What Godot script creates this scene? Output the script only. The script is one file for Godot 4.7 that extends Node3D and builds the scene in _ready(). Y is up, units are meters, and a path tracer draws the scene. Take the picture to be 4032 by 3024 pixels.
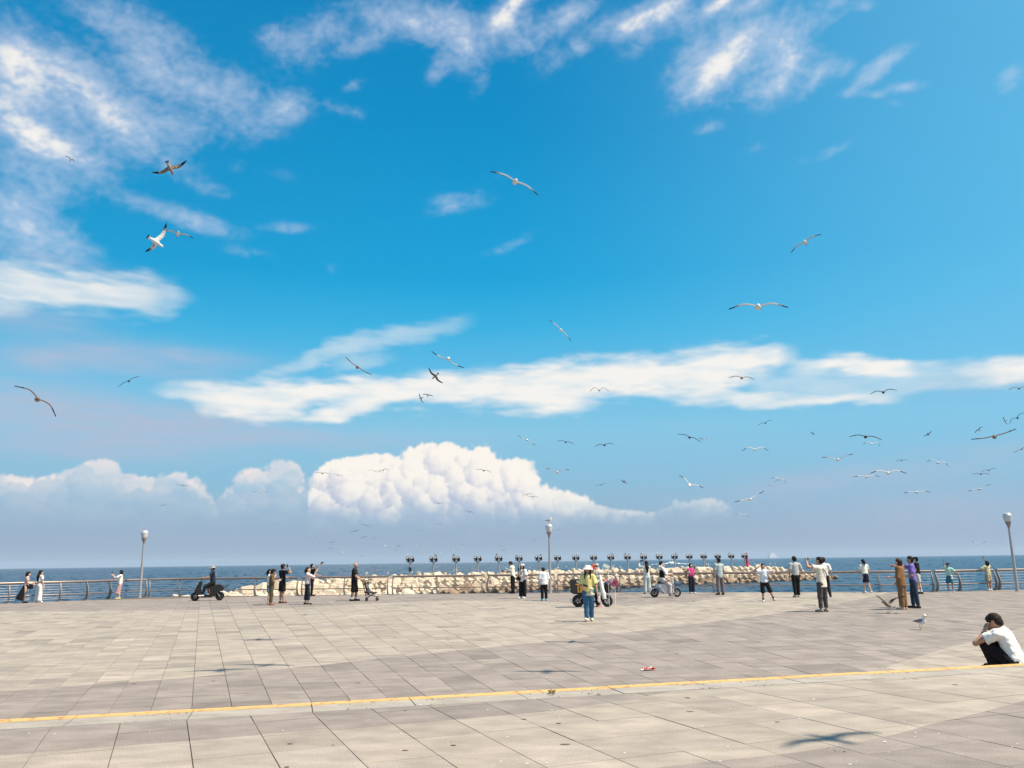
extends Node3D
# Seaside plaza under a blue sky: metres, y up, camera looks along -z.

var noise := FastNoiseLite.new()
var noise2 := FastNoiseLite.new()
var rng := RandomNumberGenerator.new()
var mats := {}

func _ready() -> void:
	rng.seed = 20240607
	noise.seed = 11
	noise.noise_type = FastNoiseLite.TYPE_SIMPLEX_SMOOTH
	noise.frequency = 1.0
	noise.fractal_type = FastNoiseLite.FRACTAL_FBM
	noise.fractal_octaves = 5
	noise.fractal_gain = 0.52
	noise2.seed = 77
	noise2.noise_type = FastNoiseLite.TYPE_SIMPLEX_SMOOTH
	noise2.frequency = 1.0
	noise2.fractal_type = FastNoiseLite.FRACTAL_FBM
	noise2.fractal_octaves = 3
	# ---- camera, sky, sun, exposure
	var cam := Camera3D.new()
	cam.name = "camera"
	cam.fov = 49.9
	cam.near = 0.1
	cam.far = 30000.0
	cam.position = Vector3(0, 1.75, 0)
	cam.rotation_degrees = Vector3(12.14, 0, -0.78)
	add_child(cam)
	cam.current = true
	var env := Environment.new()
	env.background_mode = Environment.BG_SKY
	env.tonemap_mode = Environment.TONE_MAPPER_LINEAR
	env.tonemap_exposure = 1.65
	env.background_energy_multiplier = 0.606
	env.sdfgi_enabled = true
	env.ssao_enabled = true
	env.ssil_enabled = true
	env.fog_enabled = true
	env.fog_light_color = Color(0.70, 0.77, 0.85)
	env.fog_density = 0.00009
	var sky := Sky.new()
	var pano := PanoramaSkyMaterial.new()
	pano.panorama = make_sky()
	sky.sky_material = pano
	env.sky = sky
	var we := WorldEnvironment.new()
	we.name = "world_environment"
	we.environment = env
	add_child(we)
	var sun := DirectionalLight3D.new()
	sun.name = "sun"
	sun.light_color = Color(1.0, 0.935, 0.84)
	sun.light_energy = 1.6
	sun.light_angular_distance = 0.5
	sun.shadow_enabled = true
	add_child(sun)
	sun.look_at_from_position(Vector3(0.5, 0.848, 0.175), Vector3.ZERO)
	# ---- setting, then things
	build_setting()
	build_shore()
	build_people()
	build_vehicles()
	build_gulls()
	build_small()

# ------------------------------------------------------------------ helpers
func lin(r: float, g: float, b: float) -> Color:      # linear base colour -> albedo
	return Color(r, g, b).linear_to_srgb()

func mat(key: String, c := Color.WHITE, rough := 0.7, metal := 0.0) -> StandardMaterial3D:
	if not mats.has(key):
		var m := StandardMaterial3D.new()
		m.resource_name = key
		m.albedo_color = c
		m.roughness = rough
		m.metallic = metal
		mats[key] = m
	return mats[key]

func numbered(n: String, parent: Node) -> String:
	if not parent.has_node(n):
		return n
	var i := 1
	while parent.has_node("%s_%03d" % [n, i]):
		i += 1
	return "%s_%03d" % [n, i]

var name_count := {}
func fresh(n: String, parent: Node) -> String:
	var key := str(parent.get_instance_id()) + n
	var k: int = name_count.get(key, 0)
	name_count[key] = k + 1
	return n if k == 0 else "%s_%03d" % [n, k]

func tag(o: Node3D, label: String, category := "", group := "", kind := "") -> Node3D:
	if label != "":
		o.set_meta("label", label)
	if category != "":
		o.set_meta("category", category)
	if group != "":
		o.set_meta("group", group)
	if kind != "":
		o.set_meta("kind", kind)
	return o

func thing(n: String, label: String, category: String, at := Vector3.ZERO, yaw := 0.0, group := "") -> Node3D:
	var o := Node3D.new()
	o.name = fresh(n, self)
	add_child(o, true)
	o.position = at
	o.rotation_degrees.y = yaw
	tag(o, label, category, group)
	return o

func part(n: String, mb: Mb, m: Material, parent: Node3D = self) -> MeshInstance3D:
	var o := MeshInstance3D.new()
	o.name = fresh(n, parent)
	o.mesh = mb.commit()
	o.material_override = null
	o.mesh.surface_set_material(0, m)
	parent.add_child(o, true)
	return o

func copy_of(o: Node3D, at: Vector3, yaw := 0.0, label := "") -> Node3D:
	var c: Node3D = o.duplicate()
	c.name = fresh(String(o.name), self)
	add_child(c, true)
	c.position = at
	c.rotation_degrees.y = yaw
	if label != "":
		c.set_meta("label", label)
	return c

func v3(x: float, y: float, z: float) -> Vector3:
	return Vector3(x, y, z)

# mesh builder: pieces with counter-clockwise outward triangles, committed as one mesh
class Mb:
	var v := PackedVector3Array()
	var n := PackedVector3Array()
	var c := PackedColorArray()
	var ix := PackedInt32Array()
	var col := Color.WHITE
	var xf := Transform3D.IDENTITY

	func piece(pv: PackedVector3Array, tr: PackedInt32Array, mode := 2, closed := true) -> void:
		if xf != Transform3D.IDENTITY:
			pv = xf * pv
		if closed:
			var vol := 0.0
			var o := pv[0]
			for i in range(0, tr.size(), 3):
				vol += (pv[tr[i]] - o).dot((pv[tr[i + 1]] - o).cross(pv[tr[i + 2]] - o))
			if vol < 0.0:
				for i in range(0, tr.size(), 3):
					var k := tr[i + 1]
					tr[i + 1] = tr[i + 2]
					tr[i + 2] = k
		var base := v.size()
		if mode == 1:
			var nn := PackedVector3Array()
			nn.resize(pv.size())
			for i in range(0, tr.size(), 3):
				var f := (pv[tr[i + 1]] - pv[tr[i]]).cross(pv[tr[i + 2]] - pv[tr[i]])
				nn[tr[i]] += f
				nn[tr[i + 1]] += f
				nn[tr[i + 2]] += f
			for i in pv.size():
				v.append(pv[i])
				n.append(nn[i].normalized())
				c.append(col)
			for i in range(0, tr.size(), 3):
				ix.append(base + tr[i])
				ix.append(base + tr[i + 2])
				ix.append(base + tr[i + 1])
			return
		var fn := PackedVector3Array()
		var around := []
		if mode == 2:
			around.resize(pv.size())
			for i in pv.size():
				around[i] = []
		for i in range(0, tr.size(), 3):
			fn.append((pv[tr[i + 1]] - pv[tr[i]]).cross(pv[tr[i + 2]] - pv[tr[i]]))
			if mode == 2:
				around[tr[i]].append(i / 3)
				around[tr[i + 1]].append(i / 3)
				around[tr[i + 2]].append(i / 3)
		for i in range(0, tr.size(), 3):
			var f := fn[i / 3]
			var fu := f.normalized()
			for k in [0, 2, 1]:
				var j: int = tr[i + k]
				var s := f
				if mode == 2:
					s = Vector3.ZERO
					for a in around[j]:
						if fn[a].normalized().dot(fu) > 0.7:
							s += fn[a]
				v.append(pv[j])
				n.append(s.normalized() if s.length_squared() > 0.0 else Vector3.UP)
				c.append(col)
				ix.append(v.size() - 1)

	func box(ctr: Vector3, size: Vector3, b := Basis.IDENTITY, bevel := 0.0) -> void:
		var h := size * 0.5
		var pv := PackedVector3Array()
		var tr := PackedInt32Array()
		if bevel <= 0.0:
			for i in 8:
				pv.append(ctr + b * Vector3(h.x * (1 if i & 1 else -1), h.y * (1 if i & 2 else -1), h.z * (1 if i & 4 else -1)))
			tr = PackedInt32Array([0, 2, 3, 0, 3, 1, 4, 5, 7, 4, 7, 6, 0, 1, 5, 0, 5, 4, 2, 6, 7, 2, 7, 3, 0, 4, 6, 0, 6, 2, 1, 3, 7, 1, 7, 5])
			piece(pv, tr, 0)
			return
		var e := Vector3(minf(bevel, h.x * 0.95), minf(bevel, h.y * 0.95), minf(bevel, h.z * 0.95))
		for i in 8:   # three vertices a corner: shrunk along all but x, y, z
			var s := Vector3(1 if i & 1 else -1, 1 if i & 2 else -1, 1 if i & 4 else -1)
			pv.append(ctr + b * (s * Vector3(h.x, h.y - e.y, h.z - e.z)))
			pv.append(ctr + b * (s * Vector3(h.x - e.x, h.y, h.z - e.z)))
			pv.append(ctr + b * (s * Vector3(h.x - e.x, h.y - e.y, h.z)))
		var q := func(a: int, b2: int, c2: int, d: int): tr.append_array(PackedInt32Array([a, b2, c2, a, c2, d]))
		q.call(0, 12, 18, 6)
		q.call(3, 9, 21, 15)
		q.call(1, 4, 16, 13)
		q.call(7, 19, 22, 10)
		q.call(2, 8, 11, 5)
		q.call(14, 17, 23, 20)
		tr = PackedInt32Array()
		var quads := [[0, 12, 18, 6], [3, 9, 21, 15], [1, 4, 16, 13], [7, 19, 22, 10], [2, 8, 11, 5], [14, 17, 23, 20], [0, 6, 7, 1], [0, 1, 13, 12], [0, 0, 0, 0]]
		var f := func(i: int, j: int, axis: int): # edge strip between corners i and j along axis
			var a1 := (axis + 1) % 3
			var a2 := (axis + 2) % 3
			tr.append_array(PackedInt32Array([i * 3 + a1, j * 3 + a1, j * 3 + a2, i * 3 + a1, j * 3 + a2, i * 3 + a2]))
		quads.resize(6)
		for k in quads:
			tr.append_array(PackedInt32Array([k[0], k[1], k[2], k[0], k[2], k[3]]))
		for i in 8:
			for axis in 3:
				var j := i | (1 << axis)
				if j != i:
					f.call(i, j, axis)
			tr.append_array(PackedInt32Array([i * 3, i * 3 + 1, i * 3 + 2]))
		# orient each face away from the centre
		for i in range(0, tr.size(), 3):
			var fnn := (pv[tr[i + 1]] - pv[tr[i]]).cross(pv[tr[i + 2]] - pv[tr[i]])
			if fnn.dot(pv[tr[i]] + pv[tr[i + 1]] + pv[tr[i + 2]] - ctr * 3.0) < 0.0:
				var k2 := tr[i + 1]
				tr[i + 1] = tr[i + 2]
				tr[i + 2] = k2
		piece(pv, tr, 0, false)

	func rings(rs: Array, caps := true, mode := 2, loop := false) -> void:
		var s: int = rs[0].size()
		var pv := PackedVector3Array()
		var tr := PackedInt32Array()
		for r in rs:
			pv.append_array(r)
		var m := rs.size()
		for i in (m if loop else m - 1):
			var i2 := (i + 1) % m
			for k in s:
				var k2 := (k + 1) % s
				tr.append_array(PackedInt32Array([i * s + k, i * s + k2, i2 * s + k2, i * s + k, i2 * s + k2, i2 * s + k]))
		if caps and not loop:
			for e in [0, m - 1]:
				var ctr := Vector3.ZERO
				for p in rs[e]:
					ctr += p
				pv.append(ctr / s)
				for k in s:
					var k2 := (k + 1) % s
					if e == 0:
						tr.append_array(PackedInt32Array([pv.size() - 1, k2, k]))
					else:
						tr.append_array(PackedInt32Array([pv.size() - 1, e * s + k, e * s + k2]))
		piece(pv, tr, mode, true)

	func tube(pts: PackedVector3Array, r0: float, r1 := -1.0, sides := 8, flat := 1.0, flat_axis := Vector3.ZERO) -> void:
		if r1 < 0.0:
			r1 = r0
		var rs := []
		var t0 := (pts[1] - pts[0]).normalized()
		var u := t0.cross(Vector3.UP if absf(t0.y) < 0.9 else Vector3.RIGHT).normalized()
		if flat_axis != Vector3.ZERO:
			u = (flat_axis - t0 * flat_axis.dot(t0)).normalized()
		for i in pts.size():
			var t := t0
			if i == 0:
				t = (pts[1] - pts[0]).normalized()
			elif i == pts.size() - 1:
				t = (pts[i] - pts[i - 1]).normalized()
			else:
				t = ((pts[i] - pts[i - 1]).normalized() + (pts[i + 1] - pts[i]).normalized()).normalized()
			u = (u - t * u.dot(t)).normalized()
			var w := t.cross(u)
			var r := lerpf(r0, r1, float(i) / (pts.size() - 1))
			var ring := PackedVector3Array()
			for k in sides:
				var a := TAU * k / sides
				ring.append(pts[i] + u * cos(a) * r * flat + w * sin(a) * r)
			rs.append(ring)
		rings(rs)

	func rod(a: Vector3, b: Vector3, r0: float, r1 := -1.0, sides := 8) -> void:
		tube(PackedVector3Array([a, b]), r0, r1, sides)

	func lathe(prof: Array, at: Vector3, axis := Vector3.UP, sides := 12) -> void:   # prof: Vector2(radius, height)
		var u := axis.cross(Vector3.RIGHT if absf(axis.x) < 0.9 else Vector3.FORWARD).normalized()
		var w := axis.cross(u).normalized()
		var rs := []
		for p in prof:
			var ring := PackedVector3Array()
			for k in sides:
				var a := TAU * k / sides
				ring.append(at + axis * p.y + (u * cos(a) + w * sin(a)) * maxf(p.x, 0.0005))
			rs.append(ring)
		rings(rs)

	func torus(at: Vector3, axis: Vector3, big: float, small: float, sides := 24, tube_sides := 8, wide := 1.0) -> void:
		var u := axis.cross(Vector3.RIGHT if absf(axis.x) < 0.9 else Vector3.FORWARD).normalized()
		var w := axis.cross(u).normalized()
		var rs := []
		for i in sides:
			var a := TAU * i / sides
			var d := u * cos(a) + w * sin(a)
			var ring := PackedVector3Array()
			for k in tube_sides:
				var b := TAU * k / tube_sides
				ring.append(at + d * (big + small * cos(b)) + axis * small * wide * sin(b))
			rs.append(ring)
		rings(rs, false, 1, true)

	func prism(poly: PackedVector2Array, depth: float, x: Transform3D, bevel := 0.0) -> void:   # polygon in x/y of the transform, extruded both ways along z
		var ids := Geometry2D.triangulate_polygon(poly)
		if ids.is_empty():
			return
		var s := poly.size()
		var pv := PackedVector3Array()
		var tr := PackedInt32Array()
		for e in [-1, 1]:
			for p in poly:
				pv.append(x * Vector3(p.x, p.y, depth * 0.5 * e))
		for i in range(0, ids.size(), 3):
			tr.append_array(PackedInt32Array([ids[i], ids[i + 1], ids[i + 2], s + ids[i], s + ids[i + 2], s + ids[i + 1]]))
		var cw := Geometry2D.is_polygon_clockwise(poly)
		# make caps consistent with the sides
		var a2 := (poly[ids[1]] - poly[ids[0]]).cross(poly[ids[2]] - poly[ids[0]])
		var flip := (a2 > 0.0)
		if flip:
			for i in range(0, tr.size(), 3):
				var k := tr[i + 1]
				tr[i + 1] = tr[i + 2]
				tr[i + 2] = k
		for i in s:
			var j := (i + 1) % s
			if cw:
				tr.append_array(PackedInt32Array([i, s + i, s + j, i, s + j, j]))
			else:
				tr.append_array(PackedInt32Array([i, s + j, s + i, i, j, s + j]))
		piece(pv, tr, 2, true)

	func ball(at: Vector3, r: Vector3, b := Basis.IDENTITY, sides := 10, rows := 6) -> void:
		var rs := []
		for i in rows + 1:
			var a := -PI / 2 + PI * i / rows
			var ring := PackedVector3Array()
			for k in sides:
				var t := TAU * k / sides
				ring.append(at + b * (Vector3(cos(a) * cos(t), sin(a), cos(a) * sin(t)) * r))
			rs.append(ring)
		rings(rs, false, 1)

	func commit() -> ArrayMesh:
		var arr := []
		arr.resize(Mesh.ARRAY_MAX)
		arr[Mesh.ARRAY_VERTEX] = v
		arr[Mesh.ARRAY_NORMAL] = n
		arr[Mesh.ARRAY_COLOR] = c
		arr[Mesh.ARRAY_INDEX] = ix
		var m := ArrayMesh.new()
		m.add_surface_from_arrays(Mesh.PRIMITIVE_TRIANGLES, arr)
		return m

const WISPS := [[-33.72,29.22,2.60,1.75,30,0.85], [-33.99,26.89,1.61,1.65,0,0.55], [-30.56,29.60,3.36,1.53,15,0.62], [-26.35,31.12,3.01,1.56,30,0.68], [-22.97,30.29,2.49,1.18,25,0.50], [-28.09,27.98,3.94,1.59,10,0.55], [-27.21,26.96,2.76,1.03,15,0.62], [-23.74,27.59,1.95,1.05,10,0.55], [-31.53,27.79,2.84,1.40,10,0.50], [-20.60,30.67,2.40,1.04,15,0.42], [-16.48,29.93,1.34,0.77,-10,0.72], [-17.87,29.22,2.81,1.23,-15,0.45], [-25.56,33.01,2.76,0.84,15,0.45], [-29.41,32.84,3.04,0.81,10,0.35], [-21.69,29.14,3.36,1.65,10,0.40], [-25.83,25.70,2.81,0.90,10,0.48], [-28.19,24.36,2.08,0.75,10,0.40], [-30.44,24.52,2.14,1.17,0,0.40], [-32.84,25.46,2.74,1.13,22,0.95], [-30.80,25.18,2.28,0.79,20,0.60], [-32.13,22.98,2.33,1.16,15,0.50], [-32.22,19.98,2.84,1.91,25,0.75], [-29.77,19.49,1.98,0.91,15,0.45], [-33.31,21.25,1.59,0.87,0,0.50], [-15.60,33.82,2.57,1.32,-25,0.58], [-17.81,33.90,1.08,0.58,0,0.45], [-13.98,34.81,1.12,0.58,0,0.40], [-11.86,31.55,0.94,0.38,-20,0.40], [-12.55,30.09,1.67,0.44,10,0.42], [-21.49,24.19,1.81,0.47,8,0.42], [-19.73,25.69,1.19,0.47,0,0.22], [-16.60,25.57,1.23,0.40,0,0.22], [-23.95,22.27,3.63,0.59,9,0.52], [-21.82,21.91,2.28,0.48,8,0.45], [-16.42,22.22,1.73,0.39,-3,0.50], [-18.72,20.38,1.68,0.36,0,0.30], [-12.98,19.72,0.53,0.42,0,0.28], [-9.80,35.77,3.29,0.88,10,0.55], [-5.89,36.13,3.35,1.03,15,0.62], [-7.06,35.34,2.35,0.74,20,0.60], [-3.91,35.16,1.98,1.34,60,0.62], [0.28,36.65,2.80,0.88,-35,0.98], [-0.13,35.77,1.99,0.59,0,0.60], [2.44,35.28,2.97,0.89,-20,0.60], [5.05,36.06,2.18,0.66,-25,0.68], [-11.29,34.03,2.28,0.60,-20,0.42], [-2.92,34.12,1.18,1.06,70,0.45], [-5.66,32.53,0.78,0.46,-40,0.38], [-5.08,33.31,1.17,0.76,-40,0.35], [-2.15,31.90,0.98,0.62,-40,0.32], [4.26,33.78,2.16,0.68,-25,0.50], [5.75,34.01,0.59,0.38,0,0.60], [1.23,34.41,1.78,0.75,10,0.40], [10.31,35.37,2.50,0.66,-20,0.75], [8.94,35.20,2.13,0.74,-5,0.60], [12.66,35.85,2.66,0.86,-25,0.80], [10.60,34.01,1.72,0.60,-20,0.45], [16.24,35.60,2.39,0.57,-15,0.95], [13.72,34.85,1.13,0.87,0,0.40], [18.41,35.18,1.62,0.31,-10,0.70], [24.30,34.11,1.16,0.39,10,0.55], [26.08,33.56,0.64,0.34,0,0.50], [23.36,33.41,0.67,0.25,-10,0.45], [24.37,33.31,0.99,0.21,-20,0.30], [17.27,32.88,3.24,1.32,-30,0.80], [20.49,32.78,2.25,1.30,-30,0.70], [15.71,31.90,2.72,1.05,-30,0.75], [21.07,31.64,1.71,0.87,-20,0.70], [13.92,32.74,2.22,1.20,-30,0.55], [19.85,30.05,2.07,0.82,-25,0.70], [18.07,30.03,2.11,0.61,-10,0.50], [14.50,30.68,2.01,0.77,-20,0.50], [22.66,30.44,1.17,0.59,-30,0.60], [22.07,29.80,1.51,0.44,-35,0.45], [24.34,30.40,0.81,0.43,-20,0.45], [26.93,30.19,1.72,0.43,-15,0.72], [26.03,29.44,1.26,0.35,-18,0.60], [27.98,28.48,1.14,0.31,8,0.62], [24.65,28.87,0.88,0.26,5,0.50], [26.22,28.43,0.78,0.23,10,0.42], [27.24,27.68,0.77,0.29,20,0.25], [34.07,27.53,0.74,0.47,-20,0.55], [33.74,27.19,0.81,0.68,0,0.25], [14.86,28.36,1.08,0.41,-10,0.42], [22.79,25.59,1.46,0.34,-15,0.36], [20.59,25.41,1.51,0.31,-15,0.20], [18.11,26.58,1.21,0.47,0,0.20], [-4.27,24.24,2.07,0.50,-12,0.45], [-4.65,24.82,1.69,0.37,-5,0.32], [-2.01,25.18,1.71,1.00,-40,0.20], [-0.54,21.36,1.31,0.38,-12,0.40], [0.97,22.11,1.31,0.38,-20,0.25]]
const HAZE_STRIPS := [[-31.25,14.67,3.50,0.91,0,0.45], [-28.15,12.94,3.68,0.78,-3,0.45], [-21.70,13.27,3.92,0.66,2,0.40], [-31.26,12.07,1.99,0.60,0,0.35], [-29.60,9.00,5.69,1.68,0,0.60], [-31.57,9.91,3.93,0.90,0,0.50], [-24.46,9.01,6.22,0.96,0,0.50], [-20.83,9.52,3.13,0.66,0,0.40], [-19.18,8.43,6.35,0.66,0,0.40], [-11.73,8.12,8.47,0.69,0,0.30], [-28.09,7.54,6.93,0.77,0,0.35], [-23.34,12.16,4.58,0.49,3,0.30], [24.41,4.86,8.71,0.79,-5,0.30], [30.15,6.19,3.30,0.45,0,0.25], [27.05,2.86,6.90,1.07,0,0.28], [30.64,10.28,5.33,0.91,-3,0.20], [-25.19,6.90,5.81,0.63,0,0.25], [19.88,4.92,3.88,0.57,-6,0.25], [-31.23,18.49,4.11,0.45,5,0.30]]
const RIBBONS := [[[-24.92,11.23,10.99,0.15], [-22.49,11.48,10.75,0.55], [-20.59,11.65,9.87,0.80], [-18.50,11.77,9.63,0.90], [-16.04,11.96,9.55,0.92], [-13.54,12.11,10.65,0.95], [-11.93,12.28,10.70,0.95], [-8.34,12.51,10.77,0.95], [-4.79,12.94,11.00,0.95], [-2.09,13.04,10.70,0.95], [0.07,13.14,10.15,0.95], [2.04,13.29,9.89,0.95], [3.85,13.50,10.25,0.90], [6.90,13.61,11.12,0.95], [9.56,13.59,11.02,0.95], [11.82,13.63,10.65,0.95], [13.71,13.51,10.80,0.95], [15.27,13.77,11.39,0.95], [16.82,13.95,12.05,0.95], [17.99,13.92,12.38,0.92], [19.29,13.51,12.60,0.60], [20.25,13.17,12.68,0.20]], [[-16.31,9.46,9.24,0.20], [-14.32,9.94,9.35,0.70], [-12.30,10.51,9.48,0.85], [-10.59,10.90,10.03,0.80], [-8.32,11.11,10.50,0.50]], [[18.25,12.52,12.01,0.30], [19.23,12.85,11.85,0.72], [20.52,12.81,11.91,0.60], [21.48,12.88,11.90,0.85], [22.71,12.60,11.70,0.88], [24.36,12.18,11.29,0.92], [25.68,11.95,11.08,0.85], [26.84,11.66,11.03,0.40], [28.26,11.49,10.87,0.30], [30.05,11.42,10.51,0.60], [31.26,11.57,10.21,0.90], [32.56,11.46,10.05,0.95], [34.57,11.25,9.79,0.90], [38.11,10.84,9.59,0.40]], [[11.25,11.97,10.59,0.50], [13.80,11.48,10.28,0.60], [16.45,10.71,9.91,0.75], [18.08,10.51,9.81,0.70], [20.01,10.45,9.74,0.72], [22.20,10.35,9.73,0.78], [24.18,10.25,9.72,0.60], [26.39,10.19,9.64,0.25]], [[15.52,12.05,10.69,0.45], [18.82,11.96,10.63,0.40], [23.52,11.53,10.40,0.35], [29.29,10.90,9.97,0.30], [32.36,10.36,9.62,0.30]], [[-17.77,12.52,12.18,0.10], [-15.30,13.41,12.64,0.30], [-12.78,14.89,13.60,0.42], [-10.17,15.59,14.21,0.42], [-7.51,16.02,14.80,0.34], [-4.80,16.49,15.53,0.25], [-2.06,16.77,16.07,0.10]], [[-13.59,13.05,12.62,0.10], [-11.02,13.84,13.14,0.25], [-7.49,14.18,13.75,0.10]], [[-36.77,17.01,14.18,0.62], [-33.02,17.48,14.82,0.68], [-30.35,17.70,15.80,0.72], [-27.49,17.99,15.86,0.70], [-25.09,18.12,15.90,0.62], [-23.53,17.83,16.06,0.40], [-21.32,17.33,16.76,0.15]], [[-7.43,9.90,9.73,0.10], [-6.37,10.17,9.82,0.50], [-5.66,10.12,9.88,0.30]]]
const CUMULI := [[2.49, [[-13.72,3.60], [-13.47,4.86], [-13.15,6.22], [-12.53,6.70], [-11.86,6.88], [-10.84,7.04], [-9.99,7.15], [-8.61,7.25], [-7.90,6.56], [-7.39,7.26], [-6.70,7.78], [-6.18,7.95], [-5.30,7.95], [-4.50,7.99], [-3.89,7.67], [-3.09,7.37], [-2.65,7.66], [-2.29,7.77], [-1.85,7.31], [-1.42,6.88], [-0.53,6.79], [-0.00,6.95], [0.49,6.81], [0.69,5.88], [1.22,5.80], [1.59,5.27], [2.07,4.78], [2.77,4.56], [3.47,4.65], [4.12,4.22], [4.85,4.18], [5.53,3.65], [6.38,3.35], [7.75,3.21], [9.28,3.05]]], [2.40, [[-19.21,3.49], [-18.81,4.64], [-18.39,5.72], [-17.45,6.12], [-16.95,5.66], [-16.32,6.17], [-16.02,6.65], [-15.53,6.77], [-15.03,6.53], [-14.59,6.00], [-14.44,5.02], [-14.24,4.10], [-13.99,3.34]]], [2.40, [[-32.65,5.35], [-31.88,5.21], [-31.11,5.27], [-30.31,5.10], [-29.53,5.27], [-28.87,5.47], [-28.08,5.81], [-27.54,6.05], [-27.15,6.34], [-26.74,6.49], [-26.30,6.35], [-25.81,5.64], [-25.23,5.60], [-24.63,5.41], [-24.05,5.50], [-23.28,5.12], [-22.43,5.74], [-21.98,5.78], [-21.49,5.37], [-20.93,4.93], [-20.34,4.21], [-19.68,3.41]]], [3.00, [[9.28,3.00], [10.14,3.20], [10.65,3.40], [11.10,3.86], [11.50,3.46], [12.27,3.78], [12.73,3.88], [13.36,3.86], [13.92,3.56], [14.34,3.21], [14.93,2.86]]]]
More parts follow.
